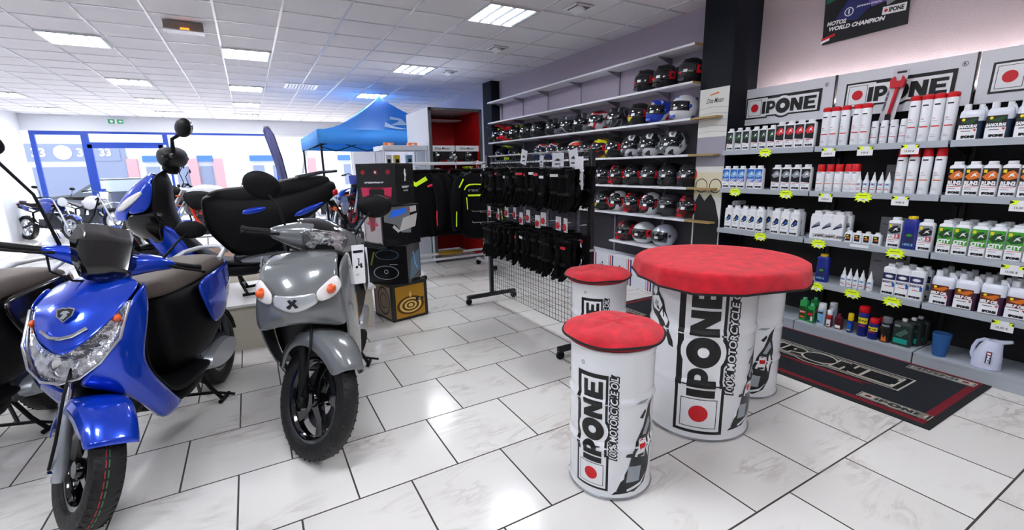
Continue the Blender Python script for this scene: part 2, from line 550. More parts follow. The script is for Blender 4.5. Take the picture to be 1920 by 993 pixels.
# exit sign, air conditioner
t = thing('exit_sign', 'small green and white exit sign above the shop door', 'sign', (-3.02, YF - 0.02, 2.98))
MB().m(WHT).box((0, 0, 0), (0.36, 0.03, 0.14)).build('sign_box', t, bevel=0.004)
a = Art(); G = mat('exit_green', '#2f8a5a', 0.5, emit='#2f8a5a', es=0.5)
a.rect(G, -0.17, -0.06, -0.02, 0.06, 0); a.rect(G, 0.03, -0.06, 0.17, 0.06, 0); a.disc(WHT, -0.09, 0, 0.035, 1)
a.poly(WHT, [(0.06, 0), (0.11, 0.04), (0.11, 0.015), (0.15, 0.015), (0.15, -0.015), (0.11, -0.015), (0.11, -0.04)], 1)
mb = MB(); a.put(mb, plane_fn((0, -0.016, 0), (1, 0, 0), (0, 0, 1))); mb.build('pictogram', t, smooth=0, weld=False)
t = thing('air_conditioner', 'grey louvred air conditioning unit high on the left wall', 'air conditioner', (XL + 0.01, 13.2, 2.2))
MB().m(mat('ac_body', '#c9cbd2', 0.5)).box((0.2, 0, 0.4), (0.4, 1.3, 0.75)).build('casing', t, bevel=0.02)
g = MB().m(mat('ac_dark', '#4a4c55', 0.6))
for k in range(9): g.box((0.2, -0.655, 0.14 + k * 0.065), (0.30, 0.012, 0.022))
for k in range(9): g.box((0.405, 0, 0.14 + k * 0.065), (0.012, 1.1, 0.022))
g.build('louvres', t, smooth=0)
slab('trim_4', (-4.82, 13.2, 1.08), (0.36, 1.5, 2.16), M_WALLW)

# ------------------------------------------------------------------ ceiling lights
M_TUBE = mat('lamp_tube', '#ffffff', 0.3, emit='#f4f8ff', es=LAMP)
M_REFL = mat('lamp_reflector', '#aab0b8', 0.25, metal=0.85)
M_HOUS = mat('lamp_housing', '#cfd2d6', 0.4)
lt = thing('ceiling_light', 'x', 'ceiling light', (0, 0, 0))
a = MB().m(M_HOUS)
for sx in (-1, 1):
    a.box((sx * 0.29, 0, -0.006), (0.012, 0.59, 0.02)); a.box((0, sx * 0.29, -0.006), (0.59, 0.012, 0.02))
a.box((0, 0, 0.004), (0.59, 0.59, 0.004)); a.build('housing', lt, smooth=0)
for k in range(4):
    x = -0.21 + 0.14 * k
    a = MB().m(M_REFL); a.prism([(-0.022, 0), (0.022, 0), (0.006, -0.016), (-0.006, -0.016)], 0.57, 'y'); a.build('louvre', lt, smooth=0, loc=(x + 0.07 if k < 3 else 0.272, 0, 0))
    MB().m(M_TUBE).box((x, 0, -0.003), (0.085, 0.55, 0.006)).build('tube', lt, smooth=0)
cols = [(-4.0, 'left wall'), (-1.6, 'left side'), (0.19, 'middle'), (2.6, 'helmet side')]
rows_ = [(4.69, 'nearest'), (7.72, 'second'), (10.73, 'third'), (13.15, 'fourth'), (15.6, 'farthest')]
nm = {(-1.6, 7.72): 'big near square ceiling light upper left, left of the heater', (0.19, 7.72): 'near square ceiling light right of the orange lit heater',
      (-1.6, 10.73): 'square ceiling light second back in the left column', (0.19, 10.73): 'square ceiling light second back in the middle column',
      (-1.6, 13.15): 'third ceiling light back in the left column, washed out', (0.19, 13.15): 'third ceiling light back in the middle column, washed out',
      (-1.6, 15.6): 'farthest ceiling light of the left column by the window', (0.19, 15.6): 'farthest ceiling light of the middle column by the window',
      (2.6, 4.69): 'large ceiling light nearest the helmet shelves, four bright tubes', (2.6, 7.72): 'ceiling light above the mirror cabinet, four tubes',
      (2.6, 10.73): 'ceiling light just above the peak of the blue tent', (-4.0, 13.15): 'ceiling light above the air conditioner at far left', (-4.0, 15.6): 'ceiling light in the far left corner by the window'}
first = True
for (x, y), lab in nm.items():
    if first: lt.location = (x, y, CZ - 0.008); lt['label'] = lab; lt['group'] = 'square ceiling lights'; first = False
    else: dup(lt, (x, y, CZ - 0.008), 0, lab, 'square ceiling lights')
for x, y in [(2.6, 1.66), (0.19, 1.66), (-1.6, 4.69), (-1.6, 1.66), (2.6, -1.4), (0.19, -1.4), (-1.6, -1.4), (-4.0, 4.69), (-4.0, 7.72)]:
    dup(lt, (x, y, CZ - 0.008), 0, 'square ceiling light outside the photo over the foreground', 'ceiling lights over the foreground')
# vents, heater
vt = thing('ceiling_spotlight', 'small tilted square spotlight set in the ceiling tile above the first helmets', 'spotlight', (3.2, 4.14, CZ - 0.01), 0, 'recessed spotlights by the helmet wall')
M_SP = mat('spot_white', '#f4f4f6', 0.3); M_SPD = mat('spot_dark', '#55575c', 0.4)
a = MB().m(M_SPD).box((0, 0, 0), (0.20, 0.2, 0.012)); a.build('recess', vt, smooth=0)
a = MB().m(M_SP)
for sx in (-1, 1): a.box((sx * 0.105, 0, -0.004), (0.02, 0.23, 0.014)); a.box((0, sx * 0.105, -0.004), (0.23, 0.02, 0.014))
a.build('rim', vt, smooth=0)
MB().m(M_SP).box((-0.02, 0.0, -0.02), (0.09, 0.16, 0.03), Matrix.Rotation(R(25), 3, 'Y')).build('lamp_head', vt, bevel=0.004)
dup(vt, (3.2, 5.95, CZ - 0.01), 0, 'small tilted square spotlight in the ceiling, middle one of the three')
dup(vt, (3.19, 7.7, CZ - 0.01), 0, 'small square spotlight in the ceiling farthest along the helmet wall')
t = thing('ceiling_vent', 'perforated white vent panel in the ceiling left of the tent peak', 'vent', (1.1, 10.1, CZ - 0.01))
a = MB().m(M_SP).box((0, 0, 0), (0.58, 0.58, 0.01)); a.build('panel', t, smooth=0)
a = MB().m(mat('vent_grey', '#9fa3ab', 0.5))
for i in range(9):
    for j in range(9): a.box((-0.22 + i * 0.055, -0.22 + j * 0.055, -0.006), (0.022, 0.022, 0.003))
a.build('perforation', t, smooth=0)
t = thing('heater', 'beige ceiling heater with glowing orange element', 'heater', (-0.41, 6.42, CZ - 0.06))
MB().m(mat('heater_beige', '#857a70', 0.45)).box((0, 0, 0), (0.36, 0.10, 0.09)).build('casing', t, bevel=0.006)
MB().m(mat('heater_chrome', '#eeeef2', 0.15, metal=0.7)).box((0, -0.03, -0.055), (0.37, 0.09, 0.014), Matrix.Rotation(R(-12), 3, 'X')).build('reflector', t, bevel=0.003)
MB().m(mat('heater_glow', '#ff7a20', 0.4, emit='#ff7a20', es=3.0)).tube([(-0.03, -0.056, -0.03), (0.05, -0.056, -0.03)], 0.012, 8).build('element', t)

# ------------------------------------------------------------------ street beyond the window
st = slab('ground_street', (0, YF + 10.3, -0.06), (60, 20, 0.1), mat('street', '#c8c8cc', 0.9))
M_FAC = mat('facade_white', '#c4cad6', 0.8); M_FACB = mat('facade_blue', '#3c66b4', 0.7); M_FACG = mat('facade_grey', '#757e98', 0.6); M_FACP = mat('facade_pink', '#cc8890', 0.8)
t = thing('shop_building', 'pale shop building across the street with grey sign and round white badge', 'building', (0, YF + 13, 0))
MB().m(M_FAC).box((-10.3, 3, 2.2), (9.6, 6, 4.4)).build('wall', t, smooth=0)
a = MB().m(M_FACG).box((-7.2, -0.06, 2.62), (3.6, 0.16, 0.8)); a.box((-5.85, -0.04, 1.9), (1.3, 0.12, 2.2)); a.build('sign_board', t, smooth=0)
for f_ in (lambda a: a.disc(WHT, -7.5, 2.62, 0.33, 0), lambda a: a.text(WHT, '33', -8.35, 2.62, 0.4, 0, 0.03), lambda a: a.text(WHT, '33', -6.75, 2.62, 0.4, 0, 0.03), lambda a: a.text(WHT, '33', -5.95, 2.62, 0.36, 0, 0.03)):
    a = Art(); f_(a); mb = MB(); a.put(mb, plane_fn((0, -0.16, 0), (1, 0, 0), (0, 0, 1))); mb.build('sign_lettering', t, smooth=0, weld=False)
a = MB().m(M_FACG); a.box((-7.6, -0.02, 1.0), (2.2, 0.1, 1.9)); a.build('shop_window', t, smooth=0)
t = thing('bank_building', 'long white building across the street with blue fascias and pink piers', 'building', (0, YF + 13.1, 0))
MB().m(M_FAC).box((11.0, 3, 2.2), (33.2, 6, 4.4)).build('wall', t, smooth=0)
for i, x in enumerate((-5.0, -2.45, -1.3, 3.4, 8.5)): MB().m(M_FACP).box((x, -0.1, 1.15), (0.42, 0.3, 2.3)).build('pier', t, smooth=0)
for i, (x, w) in enumerate(((-3.7, 1.7), (-1.9, 0.7), (1.0, 1.6), (6.0, 2.2))): MB().m(M_FACB).box((x, -0.15, 2.3), (w, 0.2, 0.3)).build('fascia', t, smooth=0)
for i, x in enumerate((-4.2, -2.95, -1.9, 0.6, 1.6, 5.5)): MB().m(M_FACG).box((x, -0.05, 1.3), (0.55, 0.1, 1.2)).build('window', t, smooth=0)
# parked car outside
t = thing('parked_car', 'dark car parked outside behind the shop door', 'car', (-4.0, YF + 4.6, 0), 0)
a = MB().m(mat('car_dark', '#2c3240', 0.3, coat=0.5))
prof = [(-2.1, 0.35), (-2.1, 0.75), (-1.9, 0.85), (-1.2, 0.93), (-0.5, 1.4), (0.9, 1.42), (1.7, 0.98), (2.05, 0.9), (2.1, 0.35)]
a.prism(prof, 1.6, 'y'); a.build('body', t, bevel=0.06)
a = MB().m(mat('car_glass', '#8d97a5', 0.1)); a.prism([(-0.95, 0.95), (-0.42, 1.34), (0.82, 1.36), (1.4, 0.98)], 1.63, 'y'); a.build('glazing', t, smooth=0)
for x in (-1.3, 1.3):
    w = MB().m(mat('tyre_far', '#26272b', 0.7)).lathe([(0.2, -0.1), (0.31, -0.1), (0.33, 0), (0.31, 0.1), (0.2, 0.1)], (x, -0.78, 0.33), 24, 'y').build('wheel', t)
    MB().m(mat('car_rim', '#c9ccd2', 0.3, metal=0.7)).lathe([(0.02, -0.12), (0.2, -0.11), (0.21, -0.1)], (x, -0.78, 0.33), 20, 'y').build('rim', w)
# ================================================================== oil shelves
M_SHELF = mat('shelf_grey', '#a9b0b8', 0.4); M_UPR = mat('upright_black', '#17171b', 0.45); M_BACK = mat('back_panel_shaded', '#151418', 0.6)  # grey back panel, darkened to carry the shadow behind the goods
SZ = [1.632, 1.263, 0.855, 0.482]; DECK = 0.098
SX = 4.18
bays = [('left bay of the oil shelves beside the navy pillar', 3.04, 2.17), ('middle bay of the oil shelves', 2.17, 1.30), ('right bay of the oil shelves at the picture edge', 1.30, 0.43)]
for lab, y1, y0 in bays:
    t = thing('display_shelving', 'grey and black metal shelving, ' + lab, 'shelving', (SX, (y0 + y1) / 2, 0), 0, 'oil shelving bays')
    w = y1 - y0
    MB().m(M_BACK).box((0.42, 0, 1.0), (0.02, w - 0.01, 1.96)).build('back_panel_shaded', t, smooth=0)
    for s in (-1, 1): MB().m(M_UPR).box((0.395, s * (w / 2 - 0.02), 1.0), (0.035, 0.03, 1.98)).build('upright', t, smooth=0)
    for z in SZ:
        a = MB().m(M_SHELF); a.box((0.19, 0, z - 0.01), (0.38, w - 0.012, 0.02)); a.box((0.004, 0, z - 0.02), (0.012, w - 0.012, 0.046))
        a.build('shelf', t, smooth=0, bevel=0.002)
        for s in (-1, 1): MB().m(M_UPR).prism([(0.38, z - 0.02), (0.06, z - 0.02), (0.38, z - 0.10)], 0.006, 'y', s * (w / 2 - 0.012)).build('bracket', t, smooth=0)
    a = MB().m(M_SHELF); a.box((0.2, 0, DECK - 0.012), (0.40, w - 0.008, 0.024)); a.box((0.01, 0, 0.04), (0.016, w - 0.008, 0.08))
    a.build('base_deck', t, smooth=0, bevel=0.003)
# header signs
M_SGN = mat('sign_grey', '#dfe0e5', 0.45)
SIG = logo()
for i, (y1, y0, lab) in enumerate(((3.11, 2.215, 'left grey sign board with black framed word logo above the oil shelves'), (2.205, 1.32, 'middle grey sign board with word logo, brush packet hanging before it'), (1.31, 0.43, 'right grey sign board cut by the picture edge'))):
    t = thing('logo_sign', lab, 'sign', (4.5, (y0 + y1) / 2, 1.88), -pi / 2, 'logo signs')
    w = y1 - y0
    MB().m(M_SGN).box((0, 0.012, 0.175), (w, 0.02, 0.35)).build('board', t, bevel=0.002)
    a = Art(); k = 0.114
    a.merge(SIG, lambda x, y: (x * k - 0.375 - 0.0 + y * k * 0.03, y * k + 0.12 - 0.02))
    a.disc(INK, 0.375, 0.285, 0.017, 0, rin=0.014); a.text(INK, 'R', 0.375, 0.285, 0.018, 0, 0.02)
    mb = MB(); a.put(mb, plane_fn((0, 0, 0), (1, 0, 0), (0, 0, 1)), 0.0008); mb.build('logo', t, smooth=0, weld=False)
    MB().m(M_UPR).box((w / 2 - 0.004, 0.01, 0.175), (0.010, 0.03, 0.352)).build('edge_strip', t, smooth=0)
# strip light standing on top of the shelving behind the signs
t = thing('strip_light', 'lit strip lamp hidden behind the sign boards washing the wall', 'lamp', (4.585, 1.7, 2.0))
MB().m(M_HOUS).box((0, 0, 0), (0.05, 2.5, 0.03)).build('housing', t, smooth=0)
MB().m(mat('strip_tube', '#ffffff', 0.4, emit='#fff4ee', es=32.0)).tube([(0, -1.22, 0.03), (0, 1.22, 0.03)], 0.014, 8).build('tube', t)
slab('trim_5', (4.59, 1.7, 1.97), (0.12, 2.66, 0.02), M_UPR)

def rrect(w, d, z, n=5, r=None):
    r = r if r is not None else min(w, d) * 0.28
    P = []
    for cx, cy, a0 in ((w / 2 - r, d / 2 - r, 0), (-w / 2 + r, d / 2 - r, 90), (-w / 2 + r, -d / 2 + r, 180), (w / 2 - r, -d / 2 + r, 270)):
        for i in range(n):
            a = R(a0 + 90 * i / (n - 1)); P.append((cx + r * cos(a), cy + r * sin(a), z))
    return P
M_BOT = mat('bottle_white', '#eceef2', 0.35); M_CLR = mat('bottle_clear', '#dfe3ee', 0.25)
LW = mat('label_white', '#f3f4f6', 0.4); LK = mat('label_black', '#101216', 0.4); LG = mat('label_grey', '#8d939c', 0.4); LR = mat('label_red', '#cf1f26', 0.4)
LB = mat('label_blue', '#1b62c4', 0.4); LN = mat('label_navy', '#1c2356', 0.4); LO = mat('label_orange', '#d8701c', 0.4); LGR = mat('label_green', '#3f9a2c', 0.4); LDG = mat('label_dark_green', '#1e4a22', 0.4)
LY = mat('label_yellow', '#ecd62a', 0.4); LBR = mat('label_brown', '#5d2317', 0.4); LT = mat('label_teal', '#1d9c8a', 0.4); LLB = mat('label_light_blue', '#7fb4dc', 0.4); LDB = mat('label_dark_brown', '#241410', 0.4)
def put_front(t, art, d, name='label', z=0, rz=0):
    mb = MB(); art.put(mb, plane_fn((0, -d / 2, z), (1, 0, 0), (0, 0, 1)), 0.0005); return mb.build(name, t, smooth=0, weld=False)
def oil_bottle(name, art, w=0.078, d=0.055, h=0.232, body=None, cap=None, capw=None, hb=None, proto=None):
    t = thing(name, 'x', 'bottle'); hb = hb or h - 0.027; capw = capw or w * 0.60; w = w * 1.04
    secs = [rrect(w * .94, d * .9, 0), rrect(w, d, 0.006), rrect(w, d, hb - 0.012), rrect(w * 0.95, d * 0.95, hb - 0.002), rrect(capw * 1.12, min(capw * 1.0, d * .9), hb + 0.006, r=min(capw * .45, d * .4)), rrect(capw * .95, min(capw * .95, d * .86), hb + 0.010, r=min(capw * .42, d * .38))]
    MB().m(body or M_BOT).loft(secs).build('body', t)
    cd = min(capw, d * .92); MB().m(cap or M_BOT).loft([rrect(capw, cd, hb + 0.006, r=cd * .42), rrect(capw * 1.03, cd * 1.03, hb + 0.010, r=cd * .42), rrect(capw, cd, h - 0.003, r=cd * .4), rrect(capw * .9, cd * .9, h, r=cd * .38)]).build('cap', t)
    put_front(t, art, d)
    return t
def can(name, art, h=0.22, r=0.030, body=None, cap=None, caph=0.045, dome=False):
    t = thing(name, 'x', 'spray can'); b = h - caph
    MB().m(body or M_BOT).lathe([(r * .94, 0), (r, 0.004), (r, b - 0.012), (r * .82, b), (r * .8, b + 0.002)], n=20).build('body', t)
    MB().m(cap or mat('cap_red', '#d0121c', 0.35)).lathe([(r * .9, b - 0.006), (r * .93, b), (r * .9, h - 0.006), (r * .8, h)] if not dome else [(r * .9, b - 0.008), (r * 1.05, b + 0.004), (r * 1.0, h - 0.008), (r * .6, h)], n=20).build('cap', t)
    mb = MB(); art.put(mb, lambda u, v, hh: Vector(((r + hh) * sin(u / r), -(r + hh) * cos(u / r), v)), 0.0004, (0.008, None)); mb.build('label', t, smooth=0, weld=False)
    return t
def place(proto, ys, x, z, desc, shelf, group, jit=0.0, hide_first=True):
    n = len(ys)
    for i, y in enumerate(ys):
        lab = '%s, %s, %s' % (desc, nth(i, n).replace(' from left', ''), shelf)
        rz = -pi / 2 + random.uniform(-jit, jit)
        if i == 0 and not proto.get('_used'):
            proto.location = (x, y, z); proto.rotation_euler = (0, 0, rz); proto['label'] = lab; proto['group'] = group; proto['_used'] = 1
        else:
            o = dup(proto, (x, y, z), rz, lab, group)
random.seed(4)
def A(): return Art()
def word(a, mt, body, cx, cz, h, bold=0.04, w=None, layer=3, skew=0): return a.text(mt, body, cx, cz, h, layer, bold, w, skew)
# --- art for the labels
def art_basic(top, top2, name, nc=LK, ipone=True, w=0.070, hb=0.165, tint=None):
    hb = hb * 1.06; w = w * 1.04
    a = A(); a.rect(LW, -w / 2, 0.004, w / 2, hb, 0)
    a.poly(top, [(-w / 2, hb * .40), (w / 2, hb * .36), (w / 2, hb), (-w / 2, hb)], 1)
    a.poly(top2, [(-w / 2, hb * .70), (-w * .1, hb * .88), (w * .2, hb * .92), (w / 2, hb * .80), (w / 2, hb * .66), (w * .1, hb * .60), (-w * .2, hb * .58)], 2)
    a.poly(LW, [(-w * .1, hb * .66), (w * .1, hb * .74), (w * .34, hb * .70), (w * .2, hb * .80), (w * .38, hb * .86), (w * .05, hb * .80)], 3)
    if name:
        word(a, nc, name, 0, hb * .47, 0.028, 0.07, w * .92); a.rect(LY, -w * .42, hb * .84, -w * .2, hb * .95, 3)
    if ipone: word(a, LK, 'IPONE', w * .06, 0.020, 0.017, 0.12, w * .8)
    a.rect(LG, -w * .4, hb * .24, w * .1, hb * .26, 2); a.poly(LR, [(-w * .4, hb * .31), (w * .45, hb * .33), (w * .45, hb * .345), (-w * .4, hb * .33)], 2)
    return a
def art_bike(c1, c2, w=0.07, hb=0.17):
    a = A(); a.rect(LW, -w / 2, 0.006, w / 2, hb, 0)
    a.disc(c1, -w * .15, hb * .55, w * .2, 1, 16); a.disc(LW, -w * .15, hb * .55, w * .1, 2, 12); a.poly(c1, [(-w * .3, hb * .6), (w * .1, hb * .88), (w * .45, hb * .8), (w * .42, hb * .58), (0, hb * .48)], 1)
    a.poly(c2, [(-w * .05, hb * .62), (w * .2, hb * .76), (w * .38, hb * .68), (w * .1, hb * .55)], 2)
    a.disc(LR, -w * .32, hb * .88, w * .06, 1, 12); a.rect(LG, -w * .3, hb * .34, w * .2, hb * .36, 1)
    word(a, LK, 'IPONE', 0, 0.02, 0.017, 0.12, w * .85)
    return a
# ---- top shelf
p = oil_bottle('oil_bottle', art_basic(LK, LDG, '', w=0.06, hb=0.165), 0.066, 0.05, 0.213)
place(p, [3.0, 2.91, 2.83, 2.74, 2.66, 2.58], 4.25, SZ[0], 'white oil bottle with black and green bike label', 'top shelf, left bay', 'small bottles with bike label, top shelf')
a = art_basic(LK, LR, '', w=0.07, hb=0.185); a.text(LR, '4.4', -0.01, 0.065, 0.014, 3, 0.03)
p = oil_bottle('oil_bottle', a, 0.078, 0.055, 0.234)
place(p, [2.50, 2.415, 2.33, 2.245], 4.25, SZ[0], 'white oil bottle with red figure on black label', 'top shelf, left bay', 'red label bottles, top shelf')
def art_can(name, band, h, r=0.03):
    a = A(); a.rect(LK, -r * .6, h * .88, r * .5, h * .915, 1); a.rect(band, -r * .7, h * .36, r * .9, h * .39, 1); a.rect(LG, -r * .6, h * .50, r * .4, h * .51, 1); a.rect(band, -r * .6, h * .56, 0, h * .575, 1); a.rect(LG, -r * .6, h * .12, r * .4, h * .13, 1); a.rect(LG, -r * .6, h * .16, r * .2, h * .17, 1)
    if name:
        b = A(); b.text(LK, name, 0, 0, 0.011, 1, 0.03); a.merge(b, lambda x, y: (-r * 1.15 - y, h * .36 + x))
    return a
p = can('spray_can', art_can('', LR, 0.26), 0.313, 0.033, caph=0.03, dome=True)
place(p, [2.13, 2.065, 1.99, 1.905, 1.845], 4.25, SZ[0], 'tall white spray can with domed red cap', 'top shelf, left of middle bay', 'tall red capped cans, middle bay left')
p = can('spray_can', art_can('', LR, 0.14, 0.026), 0.176, 0.026, cap=M_BOT, caph=0.03)
place(p, [1.86 - 0.062 * k for k in range(5)], 4.30, SZ[0], 'short plain white spray can', 'top shelf, middle bay', 'short white cans')
p = can('spray_can', art_can('CHAIN', LR, 0.28), 0.326, 0.033, caph=0.03, dome=True)
place(p, [1.545, 1.475, 1.41, 1.34], 4.25, SZ[0], 'tall white chain spray can with domed red cap', 'top shelf, middle bay', 'tall chain sprays')
# brush packet
t = thing('brush_packet', 'clear blister packet with red chain brush hanging before the middle sign', 'packet', (4.42, 1.755, 1.80), -pi / 2)
MB().m(mat('blister', '#d6d4da', 0.3)).box((0, 0, 0.19), (0.10, 0.006, 0.40), Matrix.Rotation(R(9), 3, 'Y')).build('card', t, smooth=0)
a = A(); a.text(LK, 'CHAIN BRUSH', 0, 0, 0.017, 0, 0.03); b = A(); b.merge(a, lambda x, y: (-0.045 - y + x * 0.16, 0.16 + x)); b.rect(LK, 0.005, 0.355, 0.065, 0.37, 0); put_front(t, b, 0.012, 'lettering')
M_RP = mat('plastic_red', '#c21a28', 0.3)
a = MB().m(M_RP); a.tube([(-0.01, -0.02, 0.05), (0.01, -0.02, 0.17), (0.025, -0.02, 0.26)], [0.011, 0.013, 0.012], 10)
a.prism([(-0.02, .25), (0.065, .25), (0.075, .30), (0.05, .335), (0.045, .30), (0.01, .30), (0.0, .335), (-0.025, .31)], 0.03, 'y', -0.02); a.build('brush_handle', t, bevel=0.003)
MB().m(LK).box((-0.012, -0.02, 0.03), (0.03, 0.03, 0.06)).build('bristle_head', t, bevel=0.004)
# jugs
def jug(name, art, liquid, w=0.124, d=0.09, h=0.232, fill=0.62):
    t = thing(name, 'x', 'jug')
    hb = h - 0.04
    secs = [rrect(w * .95, d * .9, 0), rrect(w, d, 0.006), rrect(w, d, hb * fill)]
    MB().m(liquid).loft(secs).build('lower_body', t)
    secs = [rrect(w, d, hb * fill), rrect(w, d, hb - 0.03), rrect(w * .97, d * .9, hb - 0.012), rrect(w * .88, d * .6, hb)]
    MB().m(M_CLR).loft(secs).build('upper_body', t)
    a = MB().m(M_CLR); a.tube([(w * .44, 0, hb * .72), (w * .50, 0, hb * .9), (w * .40, 0, hb + 0.012), (w * .2, 0, hb + 0.006)], 0.011, 10); a.build('handle', t)
    MB().m(M_BOT).lathe([(0.019, hb - 0.004), (0.020, hb + 0.004), (0.019, h), (0.015, h + 0.002)], (-w * .28, 0, 0), 16).build('cap', t)
    MB().m(M_BOT).lathe([(0.015, hb - 0.004), (0.016, hb + 0.004), (0.015, h - 0.006)], (w * .28, 0, 0), 16).build('measuring_cap', t)
    put_front(t, art, d); return t
def art_jug(c1, c2, name, w=0.096, hb=0.145):
    a = A(); a.rect(LW, -w / 2 - .008, 0.004, w / 2 - .008, hb * .55, 0); a.rect(c1, -w / 2 - .008, hb * .5, w / 2 - .008, hb, 1); a.poly(c2, [(-w / 2, hb * .78), (w * .2, hb * .95), (w * .4, hb * .9), (w * .1, hb * .7)], 2); a.disc(LY, -w * .34, hb * .9, 0.009, 3, 12)
    word(a, LW, name, -0.008, hb * .60, 0.022, 0.07, w * .95, 3, 0.1); a.rect(LK, -w * .4, hb * .38, w * .1, hb * .41, 2); word(a, LK, 'IPONE', 0, 0.020, 0.018, 0.12, w * .7); a.poly(LR, [(w * .2, hb * .46), (w * .4, hb * .46), (w * .33, hb * .36)], 3)
    return a
p = jug('oil_jug', art_jug(LK, LDG, 'SAMOURAI'), mat('liquid_slate', '#26384e', 0.3))
place(p, [1.225, 1.09, 0.955, 0.82, 0.69], 4.26, SZ[0], 'translucent oil jug with dark liquid and warrior label', 'top shelf, right bay', 'jugs with dark liquid')
# ---- second shelf
a = art_basic(LB, LLB, '', w=0.07, hb=0.175); a.text(LW, 'OOT', 0, 0.085, 0.022, 3, 0.05, 0.06)
p = oil_bottle('oil_bottle', a, 0.076, 0.055, 0.219)
place(p, [3.01, 2.925, 2.845, 2.745, 2.665], 4.25, SZ[1], 'white oil bottle with blue label', 'second shelf, left bay', 'blue label bottles')
p = oil_bottle('oil_bottle', art_basic(LK, LG, '', w=0.07, hb=0.175), 0.078, 0.055, 0.224)
place(p, [2.5, 2.41, 2.32, 2.235], 4.25, SZ[1], 'white oil bottle with black motif', 'second shelf, left bay', 'black motif bottles')
p = can('spray_can', art_can('', LO, 0.17, 0.032), 0.222, 0.032, caph=0.055)
place(p, [2.125, 2.055, 1.985, 1.915, 1.865], 4.25, SZ[1], 'white spray can with red cylinder cap', 'second shelf, middle bay', 'red capped cans, second shelf')
def dropper(name):
    t = thing(name, 'x', 'bottle')
    MB().m(M_BOT).lathe([(0.019, 0), (0.021, 0.004), (0.021, 0.085), (0.012, 0.104), (0.011, 0.108)], n=16).build('body', t)
    MB().m(M_BOT).lathe([(0.012, 0.106), (0.011, 0.118), (0.004, 0.145), (0.0025, 0.158)], n=12).build('nozzle', t)
    a = A(); a.rect(LLB, -0.016, 0.055, 0.016, 0.072, 0); a.rect(LR, -0.014, 0.022, 0.014, 0.028, 0); a.disc(LR, 0.004, 0.064, 0.005, 1, 10); a.rect(LG, -0.012, 0.036, 0.012, 0.04, 0)
    mb = MB(); r = 0.021; a.put(mb, lambda u, v, hh: Vector(((r + hh) * sin(u / r), -(r + hh) * cos(u / r), v)), 0.0004, (0.008, None)); mb.build('label', t, smooth=0, weld=False)
    return t
p = dropper('dropper_bottle')
place(p, [1.835, 1.785, 1.735, 1.685, 1.64], 4.25, SZ[1], 'small white bottle with pointed nozzle', 'second shelf', 'nozzle bottles, second shelf')
p2 = p
place(p, [1.85, 1.805, 1.76, 1.715, 1.66], 4.25, SZ[3], 'small white bottle with pointed nozzle', 'fourth shelf', 'nozzle bottles, fourth shelf')
p = can('spray_can', art_can('AIR FILTER OIL', LO, 0.27), 0.322, 0.032, caph=0.05)
place(p, [1.57, 1.50, 1.425, 1.35], 4.25, SZ[1], 'tall filter oil can with red cap', 'second shelf, middle bay', 'tall filter oil cans')
p = oil_bottle('oil_bottle', art_basic(LDB, LO, 'RUN2', LW, w=0.072, hb=0.172), 0.08, 0.06, 0.228)
place(p, [1.25, 1.165, 1.08, 0.99, 0.905, 0.82, 0.735], 4.25, SZ[1], 'white oil bottle with orange brown label', 'second shelf, right bay', 'orange label bottles')
# ---- third shelf
p = oil_bottle('oil_bottle', art_bike(LK, LB), 0.078, 0.055, 0.235)
place(p, [2.95, 2.865, 2.78, 2.70, 2.615], 4.25, SZ[2], 'white bottle with black motorcycle drawing', 'third shelf, far left', 'motorcycle drawing bottles, left group')
place(p, [2.46, 2.375, 2.29], 4.25, SZ[2], 'white bottle with motorcycle drawing', 'third shelf, left bay', 'motorcycle drawing bottles, right group')
place(p, [2.93, 2.84, 2.76, 2.68, 2.59, 2.48, 2.39, 2.30], 4.34, SZ[2], 'white bottle in the rear row', 'third shelf, left bay', 'rear row of motorcycle drawing bottles')
w = 0.084
a = A(); a.rect(LW, -w / 2, 0.005, w / 2, 0.19, 0); a.poly(LN, [(-w * .38, .085), (w * .42, .115), (w * .42, .135), (-w * .3, .105)], 1); a.poly(LG, [(-w * .3, .11), (w * .3, .15), (w * .4, .14), (w * .4, .125)], 1); a.merge(logo(), lambda x, y: (x * .0155 - .018, y * .0155 + x * .0012 + .02), 1)
p = oil_bottle('oil_bottle', a, 0.088, 0.06, 0.24)
place(p, [2.105, 2.02, 1.935], 4.25, SZ[2], 'white bottle with navy stripe and large word logo', 'third shelf, middle bay', 'large logo bottles')
place(p, [2.09, 2.01, 1.92], 4.34, SZ[2], 'large logo bottle in the rear row', 'third shelf, middle bay', 'rear row of large logo bottles')
a = A(); a.rect(LK, -0.019, 0.014, 0.019, 0.068, 0); a.rect(LY, -0.012, 0.050, 0.004, 0.060, 1); a.poly(LO, [(-.016, .034), (.004, .046), (.015, .040), (.01, .03)], 1)
p = oil_bottle('oil_jar', a, 0.062, 0.05, 0.098, capw=0.03, hb=0.08)
place(p, [1.85, 1.785, 1.72, 1.655], 4.25, SZ[2], 'small square white bottle with black label', 'third shelf, middle bay', 'small square bottles')
a = art_basic(LG, LK, 'FORK', LW, w=0.076, hb=0.175); a.rect(LR, 0.008, 0.075, 0.036, 0.105, 4); a.text(LW, '5', 0.022, 0.09, 0.024, 5, 0.05)
p = oil_bottle('fork_oil_bottle', a, 0.086, 0.06, 0.23)
place(p, [1.545, 1.36], 4.25, SZ[2], 'white fork oil bottle beside the navy bottle', 'third shelf', 'fork oil bottles')
M_NAVYB = mat('bottle_navy', '#1c2a86', 0.25, coat=0.3)
a = A(); a.rect(LN, -0.032, 0.02, 0.032, 0.12, 0); a.disc(LGR, 0, 0.105, 0.018, 1, 16, 0.010); a.text(LLB, 'HPX 8', 0, 0.035, 0.018, 1, 0.05)
